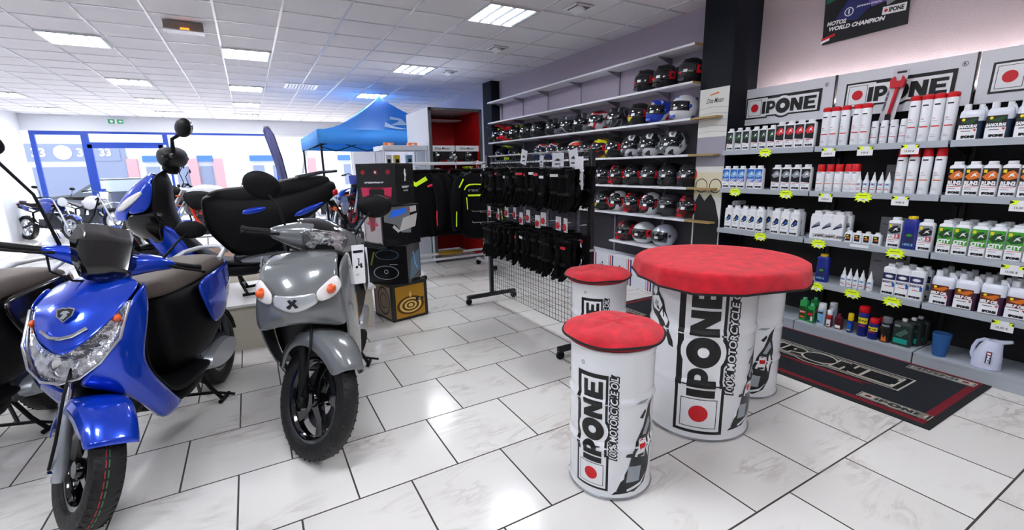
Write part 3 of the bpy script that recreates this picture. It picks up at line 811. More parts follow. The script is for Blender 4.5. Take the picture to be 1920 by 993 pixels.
p = oil_bottle('navy_bottle', a, 0.09, 0.062, 0.245, body=M_NAVYB, cap=mat('cap_yellow', '#e6c414', 0.35))
p.location = (4.25, 1.45, SZ[2]); p.rotation_euler = (0, 0, -pi / 2); tag(p, 'navy blue bottle with yellow cap between two white fork oil bottles, third shelf', 'bottle')
dup(p, (4.26, 2.02, SZ[3]), -pi / 2, 'navy blue bottle with yellow cap beside the red table, fourth shelf')
p = oil_bottle('oil_bottle', art_basic(LGR, LDG, 'CITY', LW, w=0.074, hb=0.178), 0.08, 0.06, 0.232)
cy = [1.25, 1.165, 1.075, 0.99, 0.905, 0.82, 0.735]
place(p, cy, 4.25, SZ[2], 'white oil bottle with green label', 'third shelf, right bay', 'green label bottles, front row')
for r_ in (1, 2): place(p, cy[:6], 4.25 + r_ * 0.085, SZ[2], 'green label bottle in the %s row' % ('middle', 'rear')[r_ - 1], 'third shelf, right bay', 'green label bottles, %s row' % ('middle', 'rear')[r_ - 1])
t = thing('white_tube', 'white tube lying on top of the bottles, third shelf far left', 'tube', (4.3, 2.93, SZ[2] + 0.235 + 0.022), 0)
MB().m(M_BOT).lathe([(0.024, -0.02), (0.024, 0.14)], (0, 0, 0), 16, 'x').build('body', t); MB().m(LG).lathe([(0.020, -0.03), (0.022, -0.02)], (0, 0, 0), 16, 'x').build('cap', t)
# ---- fourth shelf
a = A(); w = 0.08; a.rect(LW, -w / 2, .006, w / 2, .13, 0); a.rect(LN, -w / 2, .125, w / 2, .175, 1); a.disc(LG, 0, .15, .028, 2, 18, .014); a.disc(LW, 0, .15, .022, 3, 16, .010); word(a, LN, 'RADIATOR', 0, .105, .018, .05, w * .92); a.rect(LR, -.02, .07, .02, .075, 2); word(a, LK, 'IPONE', 0, .020, .017, .12, w * .85); a.rect(LB, w * .3, .07, w * .5, .10, 2)
p = oil_bottle('coolant_bottle', a, 0.086, 0.06, 0.245, capw=0.045)
place(p, [1.53, 1.445, 1.36], 4.25, SZ[3], 'white coolant bottle with navy band', 'fourth shelf, middle bay', 'coolant bottles, front row')
place(p, [1.52, 1.435, 1.35], 4.34, SZ[3], 'coolant bottle in the rear row', 'fourth shelf, middle bay', 'coolant bottles, rear row')
p = jug('oil_jug', art_jug(LBR, LO, 'SELF OIL'), mat('liquid_purple', '#3b1c3e', 0.3), h=0.245)
sf = [1.215, 1.085, 0.955, 0.83, 0.70]
place(p, sf, 4.26, SZ[3], 'translucent jug with purple oil and brown label', 'fourth shelf, right bay', 'purple oil jugs, front row')
for r_ in (1, 2): place(p, sf[:4], 4.26 + r_ * 0.10, SZ[3], 'purple oil jug in the %s row' % ('middle', 'rear')[r_ - 1], 'fourth shelf, right bay', 'purple oil jugs, %s row' % ('middle', 'rear')[r_ - 1])
# display cards standing at the back
for (x, y, z, w_, h_, lab) in ((4.50, 1.66, SZ[1], .20, .21, 'grey leaflet holder card behind the nozzle bottles, second shelf'), (4.50, 1.66, SZ[2], .17, .20, 'small grey sign card at the back of the third shelf'), (4.46, 1.63, SZ[3], .26, .30, 'grey sign card leaning at the back of the fourth shelf')):
    t = thing('sign_card', lab, 'card', (x, y, z), -pi / 2)
    MB().m(mat('card_grey', '#8b8a90', 0.5)).box((0, 0, h_ / 2), (w_, 0.006, h_)).build('card', t, smooth=0)
    a = A(); a.rect(LK, -w_ * .1, h_ * .82, w_ * .42, h_ * .95, 0); a.text(LG, 'IPONE', w_ * .18, h_ * .885, h_ * .08, 1, 0.05); a.rect(LK, -w_ * .42, h_ * .7, -w_ * .2, h_ * .72, 0); put_front(t, a, 0.008, 'print')
# ---- base deck
D = DECK
M_GB = mat('bottle_green', '#2f9a52', 0.3); M_GB2 = mat('bottle_mint', '#5fb98a', 0.3)
a = A(); a.rect(LDG, -.026, .02, .026, .135, 0); a.rect(LR, -.024, .07, .024, .095, 1); a.text(LW, 'WURTH', 0, .083, .012, 2, .04, .042); a.rect(LO, -.02, .03, .02, .045, 1)
p = oil_bottle('cleaner_bottle', a, 0.062, 0.05, 0.212, body=M_GB, cap=M_GB2, capw=0.03); p.location = (4.25, 2.13, D); p.rotation_euler.z = -pi / 2; tag(p, 'tall green bottle with mint cap at left end of base deck', 'bottle')
dup(p, (4.33, 2.08, D), -pi / 2, 'green bottle standing behind the other green ones on base deck')
a = A(); a.rect(LDG, -.024, .02, .024, .12, 0); a.rect(LR, -.022, .07, .022, .09, 1); a.rect(LW, .006, .02, .022, .06, 1)
p = oil_bottle('cleaner_bottle', a, 0.056, 0.045, 0.175, body=M_GB, cap=M_GB2, capw=0.028); p.location = (4.24, 2.06, D); p.rotation_euler.z = -pi / 2; tag(p, 'shorter green bottle with red strip, second on base deck', 'bottle')
a = A(); a.rect(LLB, -.026, .02, .026, .14, 0); a.rect(LK, -.02, .03, .0, .045, 1); a.rect(LK, -.02, .11, .02, .125, 1)
p = can('aerosol_can', a, 0.2, 0.032, body=mat('can_pale', '#cfd3dc', 0.3, metal=.3), cap=M_BOT, caph=0.035); p.location = (4.24, 1.975, D); p.rotation_euler.z = -pi / 2; tag(p, 'pale blue aerosol with straw on base deck', 'spray can')
MB().m(LR).tube([(-.02, 0, .16), (-.05, -.02, .10)], .003, 6).build('straw', p)
dup(p, (4.33, 1.93, D), -pi / 2, 'pale blue aerosol behind its twin on base deck')
a = A(); a.rect(LW, -.018, .01, .018, .07, 0); a.rect(LR, -.02, .085, .02, .11, 0); a.rect(LK, -.01, .02, .01, .03, 1)
p = can('small_aerosol', a, 0.15, 0.023, body=mat('can_maroon', '#7a1f2c', .35), cap=M_BOT, caph=0.035); p.location = (4.25, 1.915, D); p.rotation_euler.z = -pi / 2; tag(p, 'small maroon can with white cap and label on base deck', 'spray can')
a = A(); a.rect(LW, -.02, .01, .02, .035, 0)
p = oil_bottle('squeeze_bottle', a, 0.055, 0.035, 0.135, body=mat('bottle_maroon', '#571420', .35), cap=mat('cap_maroon', '#8e1b2c', .4), capw=.02); p.location = (4.26, 1.845, D); p.rotation_euler.z = -pi / 2; tag(p, 'small dark red squeeze bottle lower than its neighbours on base deck', 'bottle')
a = A(); a.rect(LB, -.016, .03, .016, .08, 0); a.rect(LY, -.012, .02, .012, .028, 0)
p = can('lubricant_can', a, 0.165, 0.022, body=M_NAVYB, cap=MATS['cap_yellow'], caph=0.055); p.location = (4.25, 1.755, D); p.rotation_euler.z = -pi / 2; tag(p, 'slim navy can with tall yellow cap on base deck', 'spray can')
M_WD = mat('can_wd', '#18227a', 0.3)
def wd(h, r):
    a = A(); a.rect(LY, -r * 1.2, h * .5, r * 1.2, h * .74, 0); a.poly(LK, [(-r * 1.0, h * .62), (-r * .2, h * .66), (0, h * .62), (r * .2, h * .66), (r * 1.0, h * .62), (r * .6, h * .57), (0, h * .60), (-r * .6, h * .57)], 1); a.text(LY, 'WD-40', 0, h * .617, h * .05, 2, .03); a.rect(LR, -r * .8, h * .40, r * .8, h * .44, 0)
    return a
p = can('lubricant_can', wd(.215, .036), 0.255, 0.036, body=M_WD, caph=.05, dome=True); p.location = (4.25, 1.665, D); p.rotation_euler.z = -pi / 2; tag(p, 'tall navy and yellow lubricant can with red top on base deck', 'spray can')
p = can('lubricant_can', wd(.14, .034), 0.172, 0.034, body=M_WD, caph=.035); p.location = (4.24, 1.585, D); p.rotation_euler.z = -pi / 2; tag(p, 'short navy and yellow lubricant can in front of its twin', 'spray can')
dup(p, (4.32, 1.555, D), -pi / 2, 'short navy and yellow lubricant can partly behind its twin')
a = A(); a.poly(LO, [(-.02, .01), (.02, .01), (.012, .06), (0, .035), (-.012, .07)], 0); a.rect(LG, -.028, .13, .028, .145, 0)
p = can('aerosol_can', a, 0.205, 0.035, body=mat('can_black', '#16161a', .3), cap=mat('cap_smoke', '#6c7078', .25), caph=0.04); p.location = (4.25, 1.505, D); p.rotation_euler.z = -pi / 2; tag(p, 'black aerosol with orange flame and smoky cap on base deck', 'spray can')
a = A(); a.rect(mat('label_forest', '#20302c', .4), -.05, .015, .05, .165, 0); a.rect(LT, -.045, .02, .045, .06, 1); a.poly(mat('label_mid', '#4a6660', .4), [(-.04, .08), (.02, .14), (.045, .12), (.0, .07)], 1); a.rect(LG, -.045, .15, -.01, .165, 1)
p = oil_bottle('dark_jug', a, 0.115, 0.07, 0.215, body=mat('jug_dark', '#3a403e', .35), cap=M_BOT, capw=.032)
for k in range(3):
    lab = 'dark grey flat can with teal label, %s of three on base deck' % ('front', 'middle', 'rear')[k]
    if k == 0: p.location = (4.27, 1.405, D); p.rotation_euler.z = -pi / 2; tag(p, lab, 'bottle', 'dark flat cans')
    else: dup(p, (4.27 + k * .085, 1.39 - k * .012, D), -pi / 2, lab, 'dark flat cans')
# measuring cup and pitcher
t = thing('measuring_cup', 'translucent blue measuring cup alone on the right base deck', 'cup', (4.26, 1.175, D), -pi / 2)
M_CUP = mat('cup_blue', '#4f86c8', .2, trans=.55, ior=1.2); b = MB().m(M_CUP)
b.lathe([(.0, .004), (.036, .004), (.042, .05), (.052, .17), (.055, .172), (.054, .168), (.044, .05), (.038, .0), (0, 0)], n=28, cap=False); b.build('bowl', t); MB().m(M_CUP).torus((0, 0, .155), .052, .003, 28, 6, 'z').build('rim_band', t)
t = thing('oil_pitcher', 'white plastic pitcher with handle and spout on right base deck', 'pitcher', (4.27, 0.94, D), -pi / 2)
M_PIT = mat('pitcher_white', '#d8dcf2', .3); w = .15
b = MB().m(M_PIT)
def ring(cx, rx, ry, z): return [(cx + rx * cos(2 * pi * k / 24), ry * sin(2 * pi * k / 24), z) for k in range(24)]
b.loft([ring(.01, .068, .062, 0), ring(.01, .075, .068, .006), ring(.01, .073, .066, .08), ring(.018, .058, .055, .15), ring(.028, .045, .044, .19), ring(.032, .040, .040, .2)]); b.build('body', t)
b = MB().m(M_PIT); b.tube([(-.058, 0, .05), (-.068, 0, .08), (-.066, 0, .13), (-.05, 0, .175), (-.02, 0, .195), (.01, 0, .195)], .012, 10, sq=1.0); b.build('handle', t)
b = MB().m(M_PIT); b.tube([(.03, 0, .185), (.075, 0, .20), (.115, 0, .215)], [.022, .015, .011], 12); b.build('spout', t)
a = A(); a.rect(LN, .018, .05, .046, .135, 0); a.rect(LR, .02, .112, .044, .130, 1); a.rect(LW, .024, .115, .04, .127, 2)
b_ = A(); b_.text(LW, 'IPONE', 0, 0, .016, 1, .05); a.merge(b_, lambda x, y: (.032 - y, .08 + x)); put_front(t, a, .142, 'sticker')
# ---- price tags
M_FLUO = mat('tag_fluo', '#d9f01e', .5, emit='#d9f01e', es=0.12)
def star_tag(lab, y, z):
    t = thing('price_tag', lab, 'price tag', (SX - 0.008, y, z), -pi / 2)
    n = 22; P = []
    for k in range(n):
        a = 2 * pi * k / n; q = 1.0 if k % 2 else .68
        P.append((.066 * q * math.copysign(abs(cos(a)) ** .75, cos(a)), .042 * q * math.copysign(abs(sin(a)) ** .75, sin(a))))
    MB().m(M_FLUO).prism(P, .002, 'y').build('starburst', t, smooth=0)
    a = A(); a.rect(WHT, -.028, -.026, .034, -.008, 0); a.text(LK, '9,90', .003, -.017, .010, 1, .02); a.rect(LDG, -.03, .012, .03, .016, 0); put_front(t, a, .003, 'print')
def price_tag(lab, y, z, s):
    t = thing('price_tag', lab, 'price tag', (SX - 0.008, y, z), -pi / 2)
    MB().m(WHT).box((0, 0, 0), (.105, .002, .068)).build('card', t, smooth=0)
    a = A(); a.rect(LK, -.0525, .012, .0525, .034, 0); a.rect(WHT, -.02, .012, .03, .034, 1); a.poly(M_FLUO, [(-.05, .034), (-.03, .022), (-.052, .010), (-.02, .008), (-.012, .034)], 2); a.poly(M_FLUO, [(.052, .03), (.04, .02), (.05, .008), (.026, .012), (.034, .03)], 2)
    a.text(LK, s, 0, -.013, .017, 1, .01); put_front(t, a, .003, 'print')
SH = ['top', 'second', 'third', 'fourth']
for (si, y, w_) in ((0, 2.59, 'left bay'), (1, 2.86, 'left bay, far left'), (1, 2.36, 'left bay, under black motif bottles'), (1, 1.76, 'middle bay, under nozzle bottles'), (2, 2.56, 'left bay'), (2, 2.04, 'middle bay, under large logo bottles'), (2, 1.50, 'middle bay, under the navy bottle'), (3, 2.02, 'middle bay, beside the red table'), (3, 1.74, 'middle bay, under nozzle bottles'), (3, 1.47, 'middle bay, under coolant bottles')):
    star_tag('yellow starburst price tag on %s shelf edge, %s' % (SH[si], w_), y, SZ[si] - .035)
for (si, y, s, w_) in ((0, 2.05, '19,90 €', 'under tall red capped cans'), (0, 1.79, '9,90 €', 'under short white cans'), (0, 1.51, '19,90 €', 'under tall chain sprays'), (1, 2.03, '14,90 €', 'under red capped cans'), (1, 1.52, '19,90 €', 'under tall filter cans'), (1, .90, '15,50 €', 'at right picture edge'), (2, .88, '15,50 €', 'under green label bottles'), (3, .87, '13,90 €', 'under purple jugs')):
    price_tag('white price card with yellow flashes on %s shelf edge, %s' % (SH[si], w_), y, SZ[si] - .05, s)
t = thing('price_strip', 'narrow white label strip on third shelf edge under small square bottles', 'price tag', (SX - .006, 1.74, SZ[2] - .012), -pi / 2); MB().m(WHT).box((0, 0, 0), (.13, .002, .022)).build('card', t, smooth=0)
# ---- poster on the wall
t = thing('race_poster', 'racing poster with motorcycle rider and white slogan on the mauve wall', 'poster', (4.63, 2.14, 2.55), -pi / 2)
MB().m(LK).box((0, .006, .3), (.62, .008, .62), Matrix.Rotation(R(-2), 3, 'Y')).build('sheet', t, smooth=0)
P_G = mat('poster_green', '#0f6a48', .35); P_B = mat('poster_blue', '#232c66', .35); P_D = mat('poster_dark', '#101018', .35)
a = A(); a.poly(P_G, [(-.31, .30), (-.10, .36), (-.05, .6), (-.31, .6)], 0); a.poly(P_B, [(-.22, .16), (-.1, .36), (.0, .42), (.04, .2), (-.05, .12)], 1); a.poly(mat('poster_violet', '#6a5aa8', .35), [(0, .3), (.1, .42), (.2, .36), (.16, .22), (.05, .2)], 1); a.disc(LR, -.02, .44, .05, 2, 16); a.disc(LY, -.02, .45, .02, 3, 12)
a.poly(LG, [(.12, .34), (.3, .40), (.3, .25), (.16, .18)], 1); a.disc(LW, -.115, .20, .035, 2, 20, rin=.028); a.text(LW, '1', -.115, .20, .04, 2, .05)
a.text(LW, 'MOTO2', -.20, .135, .035, 3, .05, .15, .2); a.text(LW, 'JOHANN ZARCO', .03, .225, .018, 3, .04, .18, .2); a.text(LW, 'WORLD CHAMPION', -.05, .09, .035, 3, .05, .42, .2)
a.poly(LR, [(-.31, .0), (-.2, .03), (-.2, .05), (-.31, .02)], 2); a.poly(LW, [(-.31, -.02), (-.24, .0), (-.24, .02), (-.31, .0)], 2)
a.rect(LW, .135, .115, .295, .175, 2); a.text(LK, 'IPONE', .23, .145, .034, 3, .05, .1); a.disc(LR, .16, .145, .012, 3, 14)
mb = MB(); a.put(mb, plane_fn((0, 0, 0), (1, 0, -.035), (.035, 0, 1)), .0006); mb.build('print', t, smooth=0, weld=False)
t = thing('race_flag', 'edge of a red and white banner on the wall at the top right corner', 'banner', (4.63, 1.28, 2.66), -pi / 2)
MB().m(LR).box((0, .006, .06), (.26, .008, .12)).build('cloth', t, smooth=0)
# ---- display mat
t = thing('door_mat', 'black rubber backed mat with red border and word logo before the oil shelves', 'mat', (3.72, 2.26, 0), -pi / 2)
M_MAT = mat('mat_charcoal', '#1d232c', .95, bump=.8, bscale=900); M_MATR = mat('mat_red', '#8e1426', .95, bump=.8, bscale=900); M_MATB = mat('mat_edge', '#15191a', .8); M_MATW = mat('mat_cream', '#bdb9ab', .95)
MB().m(M_MATB).box((0, 0, .004), (2.80, 1.05, .008)).build('rubber_base', t, bevel=.002)
a = A(); a.rect(M_MATR, -1.36, -.485, 1.36, .485, 0); a.rect(M_MAT, -1.315, -.44, 1.315, .44, 1)
a.merge(logo_outline(M_MATW, LK, M_MATR), lambda x, y: (-.06 + x * .185, y * .155 - .09), 2)
a.poly(M_MATR, [(.2, -.19), (1.0, -.17), (.9, -.2), (.95, -.22), (.5, -.215), (.3, -.2)], 2)
for (cx, cy, rot) in ((1.165, -.385, 1), (1.165, .385, -1), (-1.12, -.385, 1), (-1.12, .385, -1)):
    a.merge(logo(outer=LK, inner=M_MATW, dot=M_MATR, letters=LK, halo=M_MATW), lambda x, y: (cx + rot * (x - 3) * .058, cy + rot * (y - .5) * .046), 2)
mb = MB(); a.put(mb, plane_fn((0, 0, .0085), (1, 0, 0), (0, 1, 0)), .0004); mb.build('pile_pattern', t, smooth=0, weld=False)
# ================================================================== drum table and stools
M_DRUM = mat('drum_white', '#eff0f3', .22, coat=.4); M_STEEL = mat('drum_rim', '#b9bcc2', .25, metal=.8)
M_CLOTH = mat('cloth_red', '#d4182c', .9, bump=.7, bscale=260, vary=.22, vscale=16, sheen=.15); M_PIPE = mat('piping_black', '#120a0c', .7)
M_GREY = mat('art_grey', '#9aa0a8', .4); M_DK = mat('art_dark', '#16181c', .35)
def drum_r(r, h):
    ribs = [h * .36, h * .67]
    def f(z):
        x = r
        for q in ribs: x += .007 * math.exp(-((z - q) / .014) ** 2) - .003 * math.exp(-((z - q - .028) / .012) ** 2)
        if z > h - .03: x += .003
        if z < .03: x += .003
        return x
    return f
def rider(a, x0, y0, s_, flip=1):
    """abstract leaning motorcycle graphic in black and grey"""
    def T(P): return [(x0 + flip * x * s_, y0 + y * s_) for x, y in P]
    a.poly(M_DK, T([(0, .05), (.10, .30), (.22, .52), (.30, .85), (.40, 1.1), (.52, 1.30), (.62, 1.62), (.75, 1.85), (.72, 1.5), (.80, 1.2), (.78, .8), (.74, .4), (.6, .12), (.35, .0)]), 0)
    a.poly(M_GREY, T([(.18, .22), (.22, .55), (.5, .5), (.46, .2)]), 1)
    a.poly(LW, T([(.34, .72), (.44, 1.05), (.62, 1.02), (.58, .66)]), 1); a.disc(REDI, x0 + flip * .5 * s_, y0 + .92 * s_, .075 * s_, 2, 18, .11 * s_)
    a.rect(M_DK, *( [x0 + flip * .40 * s_, y0 + .69 * s_, x0 + flip * .56 * s_, y0 + .75 * s_]), 2)
    a.poly(LW, T([(.05, .22), (.08, .38), (.16, .48), (.14, .3)]), 1); a.poly(LW, T([(.2, .03), (.5, .1), (.66, .3), (.5, .16), (.2, .08)]), 1)
    a.poly(M_GREY, T([(.5, 1.12), (.66, 1.45), (.72, 1.3), (.6, 1.1)]), 1); a.poly(LW, T([(.62, .8), (.7, 1.1), (.74, 1.0), (.7, .6)]), 1)
    a.poly(M_DK, T([(-.08, -.02), (.2, .0), (.4, .03), (.1, .05), (-.02, .04)]), 0); a.poly(M_DK, T([(.16, .74), (.3, .72), (.28, .80), (.18, .80)]), 0)
    a.poly(M_DK, T([(.42, 1.48), (.55, 1.62), (.58, 1.56), (.5, 1.44)]), 0); a.poly(M_GREY, T([(.3, 1.78), (.5, 1.76), (.62, 1.82), (.4, 1.82)]), 0)
def racer(a, x0, y0, s_):
    """abstract line drawing of a rider in suit"""
    def T(P): return [(x0 + x * s_, y0 + y * s_) for x, y in P]
    a.poly(M_DK, T([(-.55, 2.0), (-.5, 1.2), (-.3, .9), (0, .75), (.3, .55), (.5, .35), (.62, .05), (.78, .0), (.75, .2), (.62, .45), (.6, .75), (.45, 1.05), (.35, 1.35), (.1, 1.6), (.02, 2.0)]), 0)
    a.poly(LW, T([(-.38, 1.9), (-.3, 1.5), (-.1, 1.4), (.0, 1.55), (-.05, 1.9)]), 1); a.poly(LW, T([(-.4, 1.3), (-.2, 1.0), (.15, .95), (.3, 1.2), (.1, 1.45), (-.2, 1.38)]), 1)
    a.poly(M_GREY, T([(-.15, 1.15), (.05, 1.05), (.12, 1.25), (-.05, 1.3)]), 2); a.poly(M_DK, T([(.0, 1.05), (.2, 1.0), (.1, 1.15)]), 3)
    a.poly(LW, T([(.2, .9), (.5, .6), (.56, .8), (.4, 1.0), (.3, 1.08)]), 1); a.poly(LW, T([(.42, .48), (.54, .42), (.52, .56), (.44, .6)]), 1)
    a.poly(M_DK, T([(-.3, 1.6), (-.22, 1.62), (-.15, 1.8), (-.25, 1.75)]), 3); a.poly(M_GREY, T([(-.5, 1.45), (-.42, 1.2), (-.38, 1.4)]), 2)
    a.poly(M_DK, T([(.3, 1.15), (.36, .85), (.4, .85), (.35, 1.2)]), 3)
def drum(name, lab, x, y, r, h, face, parts, cat='stool'):
    t = thing(name, lab, cat, (x, y, 0))
    f = drum_r(r, h); n = 60
    prof = [(r * .97, .006)] + [(f(h * k / n), max(.006, h * k / n)) for k in range(n + 1)] + [(r * .98, h + .001), (r * .95, h - .008), (0.0001, h - .010)]
    MB().m(M_DRUM).lathe(prof, n=64, cap=False).build('barrel', t)
    b = MB().m(M_STEEL); b.torus((0, 0, .009), r + .003, .006, 64, 8, 'z'); b.build('bottom_rim', t)
    b = MB().m(M_DRUM); b.torus((0, 0, h), r + .002, .007, 64, 8, 'z'); b.build('top_rim', t)
    for nm_, a in parts:
        mb = MB(); a.put(mb, lambda u, v, hh: Vector(((f(v) + .0006 + hh) * cos(face + u / r), (f(v) + .0006 + hh) * sin(face + u / r), v)), .0005, (.022, .018)); mb.build(nm_, t, smooth=0, weld=False)
    return t
def vlogo(u0, v0, k):
    a = Art(); a.merge(logo(), lambda x, y: (u0 + (1.43 - y) * k, v0 + x * k))     # runs upward
    return a
def slogan(u0, v0, h, w, sk=.25):
    b = Art(); b.text(WHT, '100% MOTORCYCLE OIL', 0, 0, h * .62, 3, .02, w, sk); V, F = text2d('100% MOTORCYCLE OIL', .10)
    b.text(INK, '100% MOTORCYCLE OIL', 0, 0, h * .86, 2, .10, w * 1.03, sk)
    b.poly(INK, [(-w * .51, -h * .3), (w * .49, -h * .3), (w * .53, h * .3), (-w * .47, h * .3)], 1)
    a = Art(); a.merge(b, lambda x, y: (u0 - y, v0 + x)); return a
# table drum
FA = math.atan2(-1.665, -2.215)
sl = slogan(.170, .60, .075, .62); rd = Art(); rider(rd, .20, .07, .25)
rc = Art(); racer(rc, -.285, .52, .185)
drum_t = drum('drum_table', 'large white oil drum used as table with vertical word logo', 2.215, 1.665, .285, .93, FA, [('logo', vlogo(-.115, .045, .146)), ('slogan', sl), ('motorcycle_graphic', rd), ('rider_graphic', rc)], 'table')
t = thing('table_cloth', 'red velour fitted cloth with wavy skirt and black hem on the big drum table', 'tablecloth', (2.235, 1.60, 0))
def skirt(n=140):
    rows = []
    def wav(a, k):
        N = 12; q = (a + .15 * sin(2 * a)) % (2 * pi / N); return k * (.45 * (cos(pi / N) / cos(q - pi / N) - 1) + .004 * cos(5 * a + 1))
    prof = [(0.0001, 1.002, 0), (.2, 1.004, 0), (.36, 1.002, 0), (.432, .998, .2), (.448, .988, .5), (.456, .962, .8), (.466, .905, 1.1), (.464, .905, 1.1), (.452, .95, .8), (.445, .975, .5)]
    for r, z, k in prof: rows.append([((r + wav(2 * pi * i / n, k)) * cos(2 * pi * i / n), (r + wav(2 * pi * i / n, k)) * sin(2 * pi * i / n), z + (.010 * sin(3 * 2 * pi * i / n + .5) * (k > .9))) for i in range(n)])
    return rows
MB().m(M_CLOTH).grid(skirt(), True).build('cloth', t, smooth=60)
hem = skirt()[6]; MB().m(M_PIPE).tube(hem + [hem[0]], .006, 8, cap=False).build('hem', t)
t = thing('table_board', 'round board under the red cloth on the drum', 'board', (2.235, 1.60, .93)); t['label'] = 'round wooden board between the large drum and its red cloth'
MB().m(mat('board_wood', '#8a6a48', .6)).lathe([(.43, .008), (.435, .014), (.435, .040), (.43, .046)], n=64).build('board', t)
# stools
def cushion(lab, x, y, z, r=.235, rz=0):
    t = thing('seat_cushion', lab, 'cushion', (x, y, z), rz, 'red stool cushions')
    random.seed(int(x * 1000))
    n = 64; prof = [(0.0001, .062), (.08, .061), (.15, .056), (.20, .047), (r - .008, .030), (r, .018)]
    rows = [[(q * (1 + .012 * sin(3 * a0 + x) * (i / 5)) * cos(a0), q * (1 + .012 * sin(3 * a0 + x) * (i / 5)) * sin(a0), zz + .004 * sin(5 * a0 + i)) for a0 in [2 * pi * k / n for k in range(n)]] for i, (q, zz) in enumerate(prof)]
    MB().m(M_CLOTH).grid(rows, True).build('top', t, smooth=60)
    edge = rows[-1]; MB().m(M_PIPE).tube(edge + [edge[0]], .0055, 8, cap=False).build('piping', t)
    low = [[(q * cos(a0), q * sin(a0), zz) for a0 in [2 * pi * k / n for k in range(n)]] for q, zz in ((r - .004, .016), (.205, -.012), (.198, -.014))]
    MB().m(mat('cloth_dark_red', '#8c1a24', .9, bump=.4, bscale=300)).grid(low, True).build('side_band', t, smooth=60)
    b = MB().m(mat('board_wood', '#8a6a48', .6)); b.lathe([(.19, -.012), (.2, .01)], n=48); b.build('base', t)
    return t
def stool(lab, x, y, turn, seat_off=(0, 0)):
    H_ = .72; r = .195
    fa = math.atan2(-y, -x) + turn
    a = vlogo(-.085, .045, .0915); s_ = slogan(.095, .415, .052, .40); g = Art(); rider(g, .115, .035, .25); g2 = Art(); racer(g2, -.30, .30, .12)
    tr = Art(); tr.disc(INK, -.055, .655, .010, 0, rin=.008); tr.text(INK, 'R', -.055, .655, .009, 0)
    d = drum('drum_stool', lab, x, y, r, H_, fa, [('logo', a), ('slogan', s_), ('motorcycle_graphic', g), ('rider_graphic', g2), ('trademark', tr)])
    return d
stool('white oil drum stool in the foreground with whole vertical word logo', 1.40, 1.525, R(-24))
cushion('red velour cushion on the foreground drum stool', 1.41, 1.535, .735)
stool('white drum stool behind the foreground stool, next to the grid rack', 2.12, 2.47, R(-12))
cushion('red velour cushion on the far drum stool by the grid rack', 2.09, 2.455, .735)
stool('white drum stool half hidden behind the right of the drum table', 2.82, 1.75, R(-42))
cushion('red velour cushion on the right drum stool, mostly under the table edge', 2.78, 1.74, .735)
# ================================================================== scooters
HEADX, RAKE = -0.42, R(26)
def steer(delta, hx=-0.42):
    head = Vector((hx, 0, 1.0)); ax = Vector((-sin(RAKE), 0, cos(RAKE)))
    return Matrix.Translation(head) @ Matrix.Rotation(delta, 4, ax) @ Matrix.Translation(-head)
def mb(mt, M=None):
    b = MB().m(mt); b.M = M; return b
TYRE = mat('tyre_black', '#0e0e10', .55, bump=.5, bscale=60); PL_B = mat('plastic_black', '#070709', .5, spec=.25, bump=.15, bscale=500); GL_B = mat('gloss_black', '#060608', .12, coat=.6)
CHROME = mat('chrome', '#d9dce0', .12, metal=1.0); ALU = mat('alloy_silver', '#b9bdc4', .35, metal=.7); STEEL2 = mat('steel_dark', '#4b4e54', .35, metal=.8)
LENS = mat('lens_clear', '#ffffff', .02, trans=1.0, ior=1.2); AMBER = mat('lens_amber', '#e0561a', .15, coat=.5); TAILR = mat('lens_red', '#d4141c', .15, coat=.5)
SEATM = mat('seat_vinyl', '#70645b', .5, bump=.5, bscale=420); SEATB = mat('seat_black', '#0d0d0f', .55, spec=.3, bump=.3, bscale=420)
REFL = mat('lamp_bowl', '#e8eaee', .12, metal=.9, bump=1.0, bscale=22, vary=.35, vscale=30)
